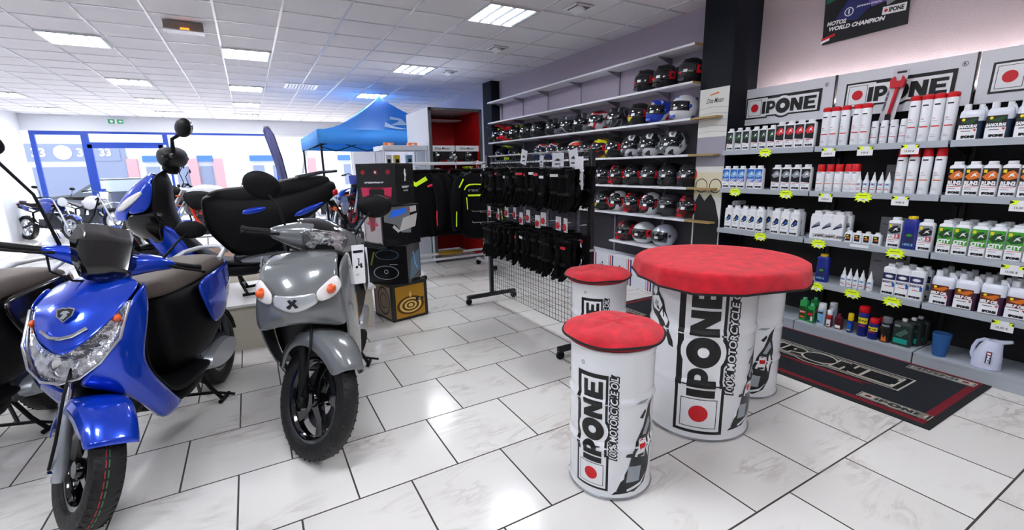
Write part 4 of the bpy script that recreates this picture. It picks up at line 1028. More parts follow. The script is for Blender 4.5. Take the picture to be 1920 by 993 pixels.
def wheel(parent, x, r, w, M=None, rim_mat=None, n_sp=5, disc=True, name='front_wheel', ri=None, lines=False, z=None, spoke=False, axle_w=None):
    z = r if z is None else z; ri = ri or r * .64; rim_mat = rim_mat or GL_B
    b = mb(TYRE, M); h = w / 2
    prof = [(ri, -h * .62), (ri + .012, -h * .86), (r * .86, -h), (r * .95, -h * .86), (r * .985, -h * .5), (r, 0), (r * .985, h * .5), (r * .95, h * .86), (r * .86, h), (ri + .012, h * .86), (ri, h * .62)]
    b.lathe(prof, (x, 0, z), 48, 'y', cap=False)
    for k in range(44):      # tread blocks' grooves as raised bars
        a = 2 * pi * k / 44
        for s in (-1, 1):
            c = Vector((x + (r * .964) * cos(a + s * .03), s * h * .60, z + (r * .964) * sin(a + s * .03)))
            b.box(c, (.012, h * .40, .007), Matrix.Rotation(-a, 3, 'Y') @ Matrix.Rotation(s * R(30), 3, 'X'))
    wh = b.build(name, parent)
    b = mb(rim_mat, M); b.lathe([(ri - .016, -h * .6), (ri + .004, -h * .66), (ri + .004, -h * .5), (ri - .02, -h * .3), (ri - .02, h * .3), (ri + .004, h * .5), (ri + .004, h * .66), (ri - .016, h * .6), (ri - .030, h * .28), (ri - .030, -h * .28), (ri - .016, -h * .6)], (x, 0, z), 48, 'y', cap=False)
    b.lathe([(.0001, -h * .8), (.035, -h * .8), (.045, -h * .5), (.045, h * .5), (.035, h * .8), (.0001, h * .8)], (x, 0, z), 20, 'y', cap=False)
    if spoke:
        for k in range(24):
            a = 2 * pi * k / 24; s = -1 if k % 2 else 1
            b.tube([(x + .04 * cos(a + .3 * s), s * .03, z + .04 * sin(a + .3 * s)), (x + (ri - .02) * cos(a), 0, z + (ri - .02) * sin(a))], .0035, 5)
    else:
        for k in range(n_sp):
            a = 2 * pi * k / n_sp + .3
            d = Vector((cos(a), 0, sin(a))); q = Vector((-sin(a), 0, cos(a)))
            secs = []
            for t_, ww, tt in ((.03, .030, .022), (.5, .020, .014), (1.0, .034, .014)):
                c = Vector((x, 0, z)) + d * (.03 + t_ * (ri - .055)) + q * .02 * sin(t_ * pi)
                secs.append([c + q * ww + Vector((0, tt, 0)), c + q * ww - Vector((0, tt, 0)), c - q * ww - Vector((0, tt, 0)), c - q * ww + Vector((0, tt, 0))])
            b.loft(secs)
    b.build('rim', wh, bevel=.002)
    if disc:
        b = mb(STEEL2, M); yd = h * .55
        V = []
        b.lathe([(r * .30, yd), (r * .52, yd), (r * .52, yd + .004), (r * .30, yd + .004), (r * .30, yd)], (x, 0, z), 40, 'y', cap=False)
        for k in range(6):
            a = 2 * pi * k / 6; b.tube([(x + .03 * cos(a), yd, z + .03 * sin(a)), (x + r * .31 * cos(a + .25), yd, z + r * .31 * sin(a + .25))], .006, 6)
        b.build('brake_disc', wh)
    if lines:
        for col, yy in (('#b02a34', -h * .28), ('#3f7d4a', -h * .1)):
            b = mb(mat('stripe' + col[1:], col, .6), M)
            for k in range(40):
                a0, a1 = 2 * pi * k / 40, 2 * pi * (k + .72) / 40; rr_ = r * .998
                P = []
                for a in (a0, (a0 + a1) / 2, a1):
                    P.append((x + rr_ * cos(a), yy, z + rr_ * sin(a)))
                b.tube(P, .0022, 4)
            b.build('tyre_stripe', wh)
    return wh
def half(mt, rows, name, parent, M=None, sub=2, solid=.006, smooth=60):
    if M is None and abs(rows[0][0][1]) > 1e-6: M = Matrix.Identity(4)
    b = MB().m(mt); b.grid([[Vector(p) for p in r] for r in rows])
    if M is None: return b.build(name, parent, smooth=smooth, sub=sub, solid=solid, mirror=True)
    # bake the mirror so that a steering transform can be applied
    b2 = MB().m(mt); b2.M = M
    full = [[Vector((p[0], -p[1], p[2])) for p in reversed(r[1:])] + [Vector(p) for p in r] for r in rows] if abs(rows[0][0][1]) < 1e-6 else None
    if full: b2.grid(full)
    else:
        b2.grid(rows); b2.grid([[(p[0], -p[1], p[2]) for p in r] for r in rows])
    return b2.build(name, parent, smooth=smooth, sub=sub, solid=solid)
def sides(mt, rows, name, parent, sub=2, solid=.006, M=None):
    out = []
    for s in (1, -1):
        b = MB().m(mt); b.M = M; b.grid([[(p[0], s * p[1], p[2]) for p in r] for r in rows]); out.append(b.build(name, parent, smooth=60, sub=sub, solid=solid))
    return out
def super_sec(x, w, z0, z1, n=16, e=.6, tilt=0):
    P = []
    for k in range(n):
        a = 2 * pi * k / n
        cy, cz = cos(a), sin(a)
        P.append((x + tilt * cz * (z1 - z0) / 2, w * math.copysign(abs(cy) ** e, cy), (z0 + z1) / 2 + (z1 - z0) / 2 * math.copysign(abs(cz) ** e, cz)))
    return P
def ysec(y, x0, x1, z0, z1, n=14, e=.75):
    P = []
    for k in range(n):
        a = 2 * pi * k / n; c, s = cos(a), sin(a)
        P.append(((x0 + x1) / 2 + (x1 - x0) / 2 * math.copysign(abs(c) ** e, c), y, (z0 + z1) / 2 + (z1 - z0) / 2 * math.copysign(abs(s) ** e, s)))
    return P
def mirror_set(t, M, base, head, size=(.022, .085, .055), mt=None, yaw=0, ss=(1, -1), k=1, head_r=None):
    head_l = head
    for s in ss:
        head = head_r if (head_r and s < 0) else head_l
        b = mb(mt or PL_B, M); P = [Vector((base[0], s * base[1], base[2])), Vector((base[0] - .01, s * (base[1] * .6 + head[1] * .4), base[2] + (head[2] - base[2]) * .55)), Vector((head[0], s * (head[1] - .02), head[2] - .03))]
        b.tube(P, [.008 * k, .006 * k, .007 * k], 8)
        h = b.build('mirror_stem', t)
        b = mb(mt or PL_B, M); b.ell((head[0], s * head[1], head[2]), size, 20, 12, Matrix.Rotation(s * R(-10) + yaw, 3, 'Z') @ Matrix.Rotation(s * R(12), 3, 'X'))
        m_ = b.build('mirror', t)
        b = mb(CHROME, M); b.ell((head[0] - size[0] * .55, s * head[1], head[2]), (size[0] * .5, size[1] * .88, size[2] * .86), 20, 8, Matrix.Rotation(s * R(-10) + yaw, 3, 'Z') @ Matrix.Rotation(s * R(12), 3, 'X')); b.build('mirror_glass', m_)
def grips(t, M, x, y0, y1, z, r=.019):
    for s in (1, -1):
        b = mb(PL_B, M); b.tube([(x, s * y0, z), (x - .035, s * y1, z - .008)], r, 12); b.tube([(x - .036, s * (y1 - .002), z - .008), (x - .038, s * (y1 + .012), z - .008)], r * 1.15, 12)
        b.build('grip', t)
        b = mb(PL_B if s < 0 else PL_B, M); b.tube([(x + .045, s * (y0 - .03), z + .004), (x + .055, s * (y0 + .05), z - .004), (x + .03, s * (y1 + .01), z - .012)], [.008, .006, .006], 8); b.ell((x + .03, s * (y1 + .012), z - .012), (.010, .010, .010), 10, 6); b.build('brake_lever', t)
def rear_half(t, c, seatm, seat, body, wheel_x, wr, ww, tail=None, stand=True, floorz=.355):
    """seat, under-seat body, engine, rear wheel, stand"""
    b = MB().m(seatm); b.loft([super_sec(*s) for s in seat]); b.build('seat', t, smooth=70, sub=1)
    b = MB().m(PL_B); b.loft([super_sec(*s) for s in body]); b.build('rear_body', t, smooth=70, sub=1)
    wheel(t, wheel_x, wr, ww, None, GL_B, 5, False, 'rear_wheel')
    b = MB().m(STEEL2); b.box((wheel_x + .22, .02, wr + .05), (.42, .16, .16)); b.build('engine', t, bevel=.02)
    b = MB().m(ALU); b.loft([[(wheel_x + dx, .115 + q * .035, wr + zc + rz * sin(2 * pi * k / 20) * (1 - q * .12)) if 0 else (wheel_x + .16 + (.26 if cos(2 * pi * k / 20) > 0 else .2) * cos(2 * pi * k / 20) * (1 - q * .1), .10 + q * .05, wr + .03 + .085 * sin(2 * pi * k / 20) * (1 - q * .12)) for k in range(20)] for q in (0, .7, 1)]); b.build('transmission_cover', t, smooth=50)
    b = MB().m(STEEL2); b.tube([(wheel_x + .15, -.12, wr - .08), (wheel_x + .05, -.15, wr - .03), (wheel_x - .05, -.16, wr + .03), (wheel_x - .32, -.165, wr + .10)], [.02, .04, .052, .046], 16); b.build('exhaust', t)
    for s in (1, -1): MB().m(STEEL2).tube([(wheel_x, s * .10, wr + .02), (wheel_x + .02, s * .09, wr + .36)], .020, 10).build('shock_absorber', t)
    b = MB().m(PL_B); rows = []
    for k in range(9):
        a = R(20 + 150 * k / 8); rr_ = wr + .03
        rows.append([(wheel_x + rr_ * cos(a), y, wr + rr_ * sin(a)) for y in (-.06, 0, .06)])
    b.grid(rows); b.build('mudguard', t, solid=.006, smooth=60)
    if stand:
        b = MB().m(PL_B)
        for s in (1, -1):
            b.tube([(wheel_x + .42, s * .06, .26), (wheel_x + .40, s * .12, .12), (wheel_x + .36, s * .16, .022)], .013, 8)
            b.tube([(wheel_x + .40, s * .16, .016), (wheel_x + .28, s * .17, .022)], .014, 8)
        b.tube([(wheel_x + .38, -.13, .08), (wheel_x + .38, .13, .08)], .011, 8)
        b.tube([(wheel_x + .38, .13, .08), (wheel_x + .36, .24, .045)], .009, 8)
        b.build('centre_stand', t)
        MB().m(STEEL2).tube([(wheel_x + .44, .05, .30), (wheel_x + .40, .05, .10)], .010, 8).build('stand_spring', t)

def scooter_small(lab, loc, rz, paint, delta, seatm, word_txt=None, emblem=True, stripes=True):
    """city scooter: V-shaped headlight in the apron, small windscreen on the bars"""
    t = thing('scooter', lab, 'scooter', loc, rz)
    Mw = steer(delta); Mb = steer(R(45) if delta else 0, -.46)
    M0 = Matrix.Identity(4)
    wheel(t, 0, .262, .125, Mw, GL_B, 5, True, 'front_wheel', lines=stripes)
    for s in (1, -1):
        b = mb(ALU, Mw); b.tube([(0.005, s * .092, .225), (-.0, s * .092, .262), (-.125, s * .092, .51)], [.024, .028, .028], 14); b.tube([(-.122, s * .092, .505), (-.132, s * .092, .525)], .031, 14)
        f = b.build('fork_leg', t); b = mb(CHROME, Mw); b.tube([(-.13, s * .092, .52), (-.23, s * .088, .73)], .015, 12); b.build('fork_tube', f)
        b = mb(CHROME, Mw); b.lathe([(.0001, -.012), (.014, -.012), (.014, .012), (.0001, .012)], (0, s * .122, .262), 6, 'y', cap=False); b.build('axle_nut', f)
    b = mb(PL_B, Mw); b.tube([(-.02, -.125, .27), (.03, -.14, .42), (-.02, -.14, .60), (-.16, -.1, .72)], .006, 6); b.build('brake_hose', t)
    rows = []
    for k in range(13):
        a = R(44 + 128 * k / 12); rr_ = .305 + .012 * sin(pi * k / 12)
        wd_ = .088 + .016 * sin(pi * k / 12); pt = .035 * (k < 2)
        rows.append([(rr_ * cos(a), 0, .262 + rr_ * sin(a)), (rr_ * cos(a), wd_ * .6, .262 + rr_ * sin(a) - .002), ((rr_ - .016) * cos(a), wd_, .262 + (rr_ - .016) * sin(a)), ((rr_ - .075 + pt) * cos(a), wd_ + .006, .262 + (rr_ - .075 + pt) * sin(a))])
    half(paint, rows, 'front_fender', t, Mw, 1, .005)
    half(paint, [[(-.40, 0, 1.045), (-.40, .07, 1.04), (-.395, .14, 1.02), (-.38, .18, 1.0)], [(-.27, 0, 1.005), (-.275, .07, 1.0), (-.29, .135, .982), (-.30, .185, .965)], [(-.165, 0, .94), (-.175, .065, .935), (-.20, .13, .925), (-.235, .18, .935)], [(-.10, 0, .85), (-.11, .055, .85), (-.14, .10, .86), (-.185, .155, .885)], [(-.065, 0, .765), (-.072, .035, .775), (-.09, .065, .795), (-.12, .105, .83)]], 'front_cowl', t)
    b = MB().m(CHROME); b.tube([(-.12, -.085, .862), (-.092, -.04, .838), (-.085, 0, .833), (-.092, .04, .838), (-.12, .085, .862)], .008, 8); b.build('cowl_trim', t)
    up = [(-.07, 0, .762), (-.088, .06, .788), (-.125, .108, .832), (-.185, .158, .885), (-.245, .186, .940)]
    mid = [(-.032, 0, .71), (-.045, .065, .72), (-.085, .125, .765), (-.165, .175, .845), (-.245, .190, .937)]
    low = [(-.030, 0, .655), (-.040, .07, .668), (-.078, .132, .715), (-.15, .186, .80), (-.245, .195, .934)]
    half(LENS, [up, mid, low], 'headlight', t, solid=.003)
    back = lambda P, d: [(p[0] - d, p[1] * .96, p[2]) for p in P]
    half(REFL, [back(up, .01), back(mid, .05), back(low, .012)], 'headlight_reflector', t, solid=.002)
    b = MB().m(CHROME); b.lathe([(.045, .0), (.043, -.02), (.02, -.03)], (-.052, 0, .715), 20, 'x', cap=False); b.build('lamp_bowl_ring', t)
    for s in (1, -1):
        MB().m(CHROME).tube([(p[0] + .004, s * p[1], p[2] - .003) for p in low], .006, 8).build('headlight_trim', t)
        MB().m(AMBER).ell((-.195, s * .163, .878), (.022, .012, .018), 12, 8).build('indicator', t)
    sides(paint, [[(-.245, .197, .937), (-.30, .205, .967), (-.36, .205, .993), (-.39, .195, 1.003)], [(-.152, .190, .80), (-.21, .212, .83), (-.29, .22, .87), (-.36, .215, .90)], [(-.080, .137, .712), (-.13, .18, .72), (-.21, .213, .74), (-.28, .218, .76)], [(-.045, .066, .655), (-.09, .14, .635), (-.16, .195, .64), (-.23, .213, .67)], [(-.07, .035, .60), (-.12, .13, .565), (-.20, .195, .56), (-.27, .213, .57)], [(-.26, .07, .50), (-.22, .15, .45), (-.27, .195, .45), (-.36, .208, .46)], [(-.34, .10, .38), (-.30, .16, .34), (-.36, .195, .33), (-.47, .203, .33)], [(-.38, .12, .30), (-.37, .16, .27), (-.43, .185, .262), (-.54, .19, .28)]], 'side_fairing', t)
    half(PL_B, [[(-.42, 0, 1.02), (-.42, .10, 1.01), (-.40, .19, .99)], [(-.44, 0, .9), (-.43, .12, .9), (-.37, .205, .90)], [(-.42, 0, .7), (-.38, .13, .72), (-.29, .208, .76)], [(-.40, 0, .55), (-.36, .13, .56), (-.28, .203, .58)], [(-.44, 0, .42), (-.42, .12, .42), (-.41, .195, .45)], [(-.55, 0, .36), (-.55, .12, .36), (-.50, .19, .34)], [(-.75, 0, .355), (-.75, .12, .355), (-.75, .205, .345)], [(-.95, 0, .36), (-.95, .12, .36), (-.95, .2, .35)]], 'leg_shield', t, solid=.01)
    b = MB().m(PL_B); b.loft([super_sec(x, w, z0, z1) for x, w, z0, z1 in ((-.10, .02, .60, .68), (-.2, .11, .50, .74), (-.32, .14, .30, .95), (-.40, .15, .28, 1.0))]); b.build('front_inner', t, sub=1)
    b = MB().m(PL_B); b.loft([super_sec(x, w, z0, z1) for x, w, z0, z1 in ((-.45, .15, .25, .34), (-.7, .18, .22, .34), (-.98, .17, .24, .36))]); b.build('footboard', t, sub=1)
    rear_half(t, None, seatm, [(-.62, .04, .87, .90), (-.68, .10, .83, .945), (-.85, .135, .82, .965), (-1.08, .155, .83, .975), (-1.28, .16, .84, .985), (-1.44, .145, .85, .955), (-1.58, .10, .85, .905), (-1.62, .05, .86, .88)], [(-.70, .08, .38, .86), (-.78, .13, .34, .87), (-1.0, .165, .33, .87), (-1.25, .175, .42, .88), (-1.45, .15, .55, .88), (-1.62, .09, .70, .87), (-1.68, .04, .76, .84)], -1.42, .262, .12)
    sides(paint, [[(-.95, .166, .855), (-1.15, .180, .875), (-1.35, .176, .885), (-1.55, .13, .885), (-1.66, .06, .885)], [(-.97, .186, .74), (-1.15, .196, .76), (-1.35, .190, .78), (-1.55, .146, .80), (-1.69, .065, .83)], [(-1.02, .190, .62), (-1.15, .200, .64), (-1.33, .190, .66), (-1.52, .140, .71), (-1.68, .06, .77)], [(-1.08, .182, .55), (-1.17, .185, .555), (-1.30, .178, .59), (-1.48, .125, .65), (-1.64, .05, .73)]], 'tail_panel', t)
    b = MB().m(mat('grab_silver', '#c9ccd0', .3, metal=.4)); b.tube([(-1.36, .15, .93), (-1.52, .13, .965), (-1.63, .07, .975), (-1.66, 0, .975), (-1.63, -.07, .975), (-1.52, -.13, .965), (-1.36, -.15, .93)], .015, 10); b.build('grab_rail', t)
    b = MB().m(TAILR); b.ell((-1.69, 0, .80), (.03, .055, .03), 14, 8); b.build('tail_light', t)
    # bars
    b = mb(paint, Mb)
    b.loft([ysec(*q) for q in ((-.265, -.49, -.44, 1.095, 1.135), (-.22, -.51, -.42, 1.085, 1.15), (-.13, -.52, -.39, 1.06, 1.165), (-.05, -.52, -.38, 1.02, 1.15), (.05, -.52, -.38, 1.02, 1.15), (.13, -.52, -.39, 1.06, 1.165), (.22, -.51, -.42, 1.085, 1.15), (.265, -.49, -.44, 1.095, 1.135))]); b.build('handlebar_cover', t, smooth=70, sub=1)
    b = mb(paint, Mb); b.tube([(-.44, 0, 1.06), (-.42, 0, .98)], [.085, .07], 16); b.build('steering_neck', t)
    half(GL_B, [[(-.50, 0, 1.268), (-.495, .085, 1.262), (-.515, .105, 1.25)], [(-.40, 0, 1.21), (-.395, .088, 1.20), (-.44, .135, 1.19)], [(-.325, 0, 1.10), (-.33, .075, 1.09), (-.385, .122, 1.10)], [(-.315, 0, 1.025), (-.325, .062, 1.025), (-.37, .085, 1.03)]], 'windscreen', t, Mb @ Matrix.Translation((0, -.045, 0)), 0, .004, 22)
    grips(t, Mb, -.47, .25, .385, 1.113)
    mirror_set(t, Mb, (-.46, .20, 1.145), (-.52, .315, 1.315), (.022, .075, .050), head_r=(-.50, .50, 1.53))
    b = mb(PL_B, Mb); b.tube([(-.44, -.24, 1.10), (-.42, -.22, 1.03), (-.40, -.14, 1.0), (-.42, -.05, 1.0)], .005, 6); b.build('cable', t)
    if emblem:
        e = MB().m(CHROME); fn = plane_fn((-.150, 0, .918), (0, 1, 0), (-.55, 0, .84))
        P = [(-.036, .026), (-.012, .033), (0, .03), (.012, .033), (.036, .026), (.03, -.008), (0, -.036), (-.03, -.008)]
        e.add([fn(u, v, .004) for u, v in P] + [fn(u, v, .012) for u, v in P], [tuple(range(8)), tuple(range(15, 7, -1))] + [(i, (i + 1) % 8, (i + 1) % 8 + 8, i + 8) for i in range(8)])
        eb = e.build('emblem', t, smooth=0)
        a = Art(); a.poly(LK, [(u * .82, v * .82) for u, v in P], 0); a.poly(mat('emblem_grey', '#a8acb2', .3, metal=.6), [(-.016, -.018), (-.004, .0), (-.018, .004), (-.008, .016), (.010, .016), (.020, .006), (.008, .004), (.012, -.006), (.0, -.022)], 1)
        m2 = MB(); a.put(m2, lambda u, v, h: fn(u, v, .0125 + h), .0006); m2.build('lion_motif', eb, smooth=0, weld=False)
    if word_txt:
        a = Art(); a.text(WHT, word_txt, 0, 0, .05, 0, .03, .15, .25)
        o = Vector((-1.33, .197, .755)); ux = Vector((-.25 - .65, -.12, .42)).normalized()
        m2 = MB(); a.put(m2, plane_fn(o, ux, Vector((-.42, -.10, .9))), .001); m2.build('lettering', t, smooth=0, weld=False)
    return t
P_BLUE = mat('paint_blue', '#0a40cc', .22, metal=.5, coat=1.0); P_GREY = mat('paint_grey', '#6d7072', .25, metal=.15, coat=1.0); P_BLK = mat('paint_black', '#0c0c0e', .2, coat=1.0)
scooter_small('shiny blue scooter in the left foreground with front wheel turned', (-.81, 2.48, 0), R(-108), P_BLUE, R(47), SEATM, 'Kisbee')
scooter_small('black scooter with grey brown seat cut by the left picture edge', (-1.72, 2.62, 0), R(-108), P_BLK, 0, SEATM, None, False, False)

# ---- grey scooter with large wheels
def scooter_tall():
    t = thing('scooter', 'grey scooter with large black front wheel and sales tag in the centre', 'scooter', (.135, 2.49, 0), R(-109))
    d = R(45); Mw = steer(d, -.40); Mb = steer(R(33), -.50)
    wheel(t, 0, .318, .098, Mw, GL_B, 5, True, 'front_wheel', ri=.225)
    for s in (1, -1):
        b = mb(PL_B, Mw); b.tube([(.01, s * .078, .28), (0, s * .078, .318), (-.15, s * .078, .62)], [.022, .026, .026], 14); b.tube([(-.15, s * .078, .62), (-.22, s * .075, .78)], .017, 12); b.ell((0, s * .09, .318), (.03, .022, .03), 12, 8); b.build('fork_leg', t)
    b = mb(PL_B, Mw); b.tube([(0, -.10, .34), (.045, -.13, .45), (.02, -.13, .62), (-.1, -.09, .74)], .007, 6); b.build('brake_hose', t)
    b = mb(STEEL2, Mw); b.box((.0 - .07, .075, .42), (.05, .035, .09)); b.build('brake_caliper', t, bevel=.008)
    rows = []
    for k in range(13):
        a = R(46 + 122 * k / 12); q = .372 + .015 * sin(pi * k / 12); wd_ = .070 + .045 * sin(pi * k / 12)
        rows.append([(q * cos(a), 0, .318 + q * sin(a)), (q * cos(a), wd_ * .55, .318 + q * sin(a) - .003), ((q - .02) * cos(a), wd_, .318 + (q - .02) * sin(a)), ((q - .10) * cos(a), wd_ + .006, .318 + (q - .10) * sin(a))])
    half(P_GREY, rows, 'front_fender', t, Mw, 1, .005)
    half(P_GREY, [[(-.33, 0, 1.075), (-.33, .10, 1.07), (-.32, .172, 1.06)], [(-.19, 0, 1.065), (-.19, .11, 1.06), (-.20, .185, 1.045)], [(-.10, 0, 1.035), (-.105, .11, 1.03), (-.14, .19, 1.01)], [(-.035, 0, .96), (-.05, .11, .96), (-.10, .198, .955)], [(.022, 0, .87), (.0, .11, .87), (-.07, .213, .86)], [(.032, 0, .80), (.008, .12, .79), (-.07, .224, .77)], [(-.0, 0, .745), (-.03, .12, .725), (-.09, .228, .68)]], 'front_cowl', t)
    sides(P_GREY, [[(-.16, .192, 1.02), (-.24, .222, 1.05), (-.31, .228, 1.08)], [(-.072, .214, .86), (-.18, .238, .87), (-.33, .245, .88)], [(-.092, .229, .68), (-.2, .243, .68), (-.35, .248, .68)], [(-.17, .20, .5), (-.25, .233, .5), (-.38, .243, .5)], [(-.24, .17, .36), (-.3, .20, .34), (-.44, .22, .34)], [(-.34, .14, .27), (-.38, .16, .26), (-.5, .19, .27)]], 'side_fairing', t)
    half(mat('trim_silver', '#cfd2d6', .25, metal=.5, coat=.5), [[(.040, 0, .905), (.026, .06, .903), (.004, .10, .908)], [(.052, 0, .86), (.036, .06, .862), (.008, .11, .88)], [(.050, 0, .815), (.034, .06, .826), (.004, .115, .855)]], 'nose_trim', t)
    b = MB().m(LK); fn = plane_fn((.063, 0, .868), (0, 1, 0), (.1, 0, 1)); a = Art(); a.poly(LK, [(-.03, -.01), (-.012, .0), (-.022, .02), (-.008, .026), (.0, .014), (.012, .026), (.026, .02), (.012, .004), (.028, -.018), (.012, -.024), (.0, -.006), (-.014, -.026), (-.026, -.022)], 0)
    a.put(b, fn, .002); b.build('emblem', t, smooth=0, weld=False)
    for s in (1, -1):
        R0 = [(.010, .10, .912), (-.045, .145, .945), (-.105, .184, .975)]; R1 = [(.018, .108, .88), (-.03, .168, .905), (-.094, .205, .945)]; R2 = [(.010, .112, .855), (-.03, .182, .868), (-.088, .214, .91)]
        b = MB().m(mat('lens_frost', '#e6e2df', .1, coat=.6)); b.grid([[(p[0], s * p[1], p[2]) for p in q] for q in (R0, R1, R2)]); i_ = b.build('indicator', t, sub=2, solid=.006, smooth=60, sm_off=1)
        MB().m(AMBER).ell((-.040, s * .170, .912), (.046, .024, .026), 14, 8).build('amber_bulb', i_)
    half(PL_B, [[(-.34, 0, 1.08), (-.34, .12, 1.07), (-.32, .22, 1.07)], [(-.38, 0, .9), (-.38, .13, .9), (-.34, .24, .88)], [(-.42, 0, .68), (-.42, .14, .68), (-.36, .243, .68)], [(-.44, 0, .5), (-.44, .13, .5), (-.39, .238, .5)], [(-.52, 0, .37), (-.52, .13, .37), (-.46, .22, .35)], [(-.75, 0, .36), (-.75, .14, .36), (-.75, .22, .35)], [(-.98, 0, .36), (-.98, .14, .36), (-.98, .2, .35)]], 'leg_shield', t, solid=.01)
    b = MB().m(PL_B); b.loft([super_sec(x, w, z0, z1) for x, w, z0, z1 in ((-.03, .06, .74, .80), (-.14, .15, .62, .90), (-.26, .17, .36, 1.02), (-.36, .17, .30, 1.05))]); b.build('front_inner', t, sub=1)
    b = MB().m(PL_B); b.loft([super_sec(x, w, z0, z1) for x, w, z0, z1 in ((-.45, .17, .25, .35), (-.7, .19, .22, .35), (-1.0, .17, .24, .36))]); b.build('footboard', t, sub=1)
    rear_half(t, None, SEATB, [(-.66, .04, .90, .93), (-.72, .11, .86, .97), (-.9, .145, .85, .985), (-1.15, .165, .86, 1.0), (-1.35, .16, .87, 1.0), (-1.52, .12, .88, .96), (-1.6, .06, .89, .92)], [(-.74, .10, .38, .88), (-.82, .15, .34, .90), (-1.05, .18, .36, .90), (-1.3, .19, .48, .91), (-1.5, .15, .60, .90), (-1.66, .09, .72, .89)], -1.48, .318, .105)
    sides(P_GREY, [[(-.95, .178, .885), (-1.2, .194, .90), (-1.45, .17, .905), (-1.66, .08, .90)], [(-.97, .20, .75), (-1.2, .212, .77), (-1.45, .185, .80), (-1.7, .08, .83)], [(-1.05, .195, .60), (-1.2, .205, .62), (-1.42, .175, .68), (-1.66, .07, .76)]], 'tail_panel', t)
    MB().m(PL_B).tube([(-1.4, .16, .96), (-1.56, .14, 1.0), (-1.7, .05, 1.01), (-1.7, -.05, 1.01), (-1.56, -.14, 1.0), (-1.4, -.16, .96)], .015, 10).build('grab_rail', t)
    b = mb(P_GREY, Mb); b.loft([ysec(*q) for q in ((-.285, -.50, -.45, 1.10, 1.145), (-.23, -.53, -.42, 1.08, 1.17), (-.15, -.56, -.385, 1.05, 1.20), (-.06, -.57, -.36, 1.03, 1.225), (.06, -.57, -.36, 1.03, 1.225), (.15, -.56, -.385, 1.05, 1.20), (.23, -.53, -.42, 1.08, 1.17), (.285, -.50, -.45, 1.10, 1.145))]); b.build('handlebar_cover', t, smooth=70, sub=1)
    b = mb(PL_B, Mb); b.tube([(-.44, 0, 1.06), (-.40, 0, .98)], [.10, .09], 16); b.build('steering_neck', t)
    half(GL_B, [[(-.58, 0, 1.235), (-.58, .06, 1.23), (-.56, .13, 1.21)], [(-.46, 0, 1.245), (-.47, .07, 1.24), (-.48, .14, 1.215)], [(-.375, 0, 1.205), (-.385, .07, 1.20), (-.42, .135, 1.185)], [(-.35, 0, 1.18), (-.362, .06, 1.177), (-.40, .115, 1.170)]], 'visor', t, Mb, 1, .004)
    half(LENS, [[(-.345, 0, 1.190), (-.355, .07, 1.186), (-.39, .135, 1.176)], [(-.328, 0, 1.12), (-.340, .075, 1.12), (-.38, .135, 1.128)], [(-.345, 0, 1.045), (-.355, .06, 1.05), (-.385, .105, 1.075)]], 'headlight', t, Mb, 2, .003)
    half(REFL, [[(-.350, 0, 1.186), (-.360, .068, 1.182), (-.393, .132, 1.174)], [(-.372, 0, 1.12), (-.372, .07, 1.12), (-.385, .132, 1.127)], [(-.350, 0, 1.05), (-.360, .058, 1.054), (-.388, .103, 1.078)]], 'headlight_reflector', t, Mb, 2, .002)
    b = mb(CHROME, Mb); b.ell((-.36, 0, 1.12), (.012, .028, .028), 16, 10); b.tube([(-.35, .03, 1.125), (-.365, .09, 1.13)], .012, 10); b.build('bulb_holder', t)
    grips(t, Mb, -.475, .27, .40, 1.122)
    mirror_set(t, Mb, (-.47, .20, 1.16), (-.53, .335, 1.37), (.030, .108, .076))
    # sales tag
    g = thing('sales_tag', 'white hanging sales tag with black scooter picture on the grey scooter', 'tag', (0, 0, 0))
    c, s_ = cos(R(-109)), sin(R(-109))
    P = Vector((-.365, .255, .965)); wp = Vector((.15 + c * P.x - s_ * P.y, 2.5 + s_ * P.x + c * P.y, P.z)); g.location = wp; g.rotation_euler = (0, R(2), R(12))
    MB().m(WHT).box((0, 0, 0), (.075, .002, .235)).build('card', g, smooth=0)
    a = Art(); a.rect(LK, -.03, .07, .03, .085, 0); a.disc(LK, -.012, -.015, .008, 0, 14); a.disc(LK, .016, -.015, .008, 0, 14); a.poly(LK, [(-.018, -.01), (-.004, -.008), (.0, .03), (-.006, .034), (-.004, .038), (.006, .036), (.004, .0), (.01, .0), (.012, .008), (.02, .006), (.022, -.008), (.004, -.008)], 0); a.rect(LG, -.02, -.06, .0, -.057, 0); a.rect(LG, -.02, -.067, -.004, -.065, 0); put_front(g, a, .003, 'print')
    MB().m(PL_B).tube([(0, 0, .115), (-.01, .01, .19)], .0015, 5).build('string', g)
    return t
scooter_tall()

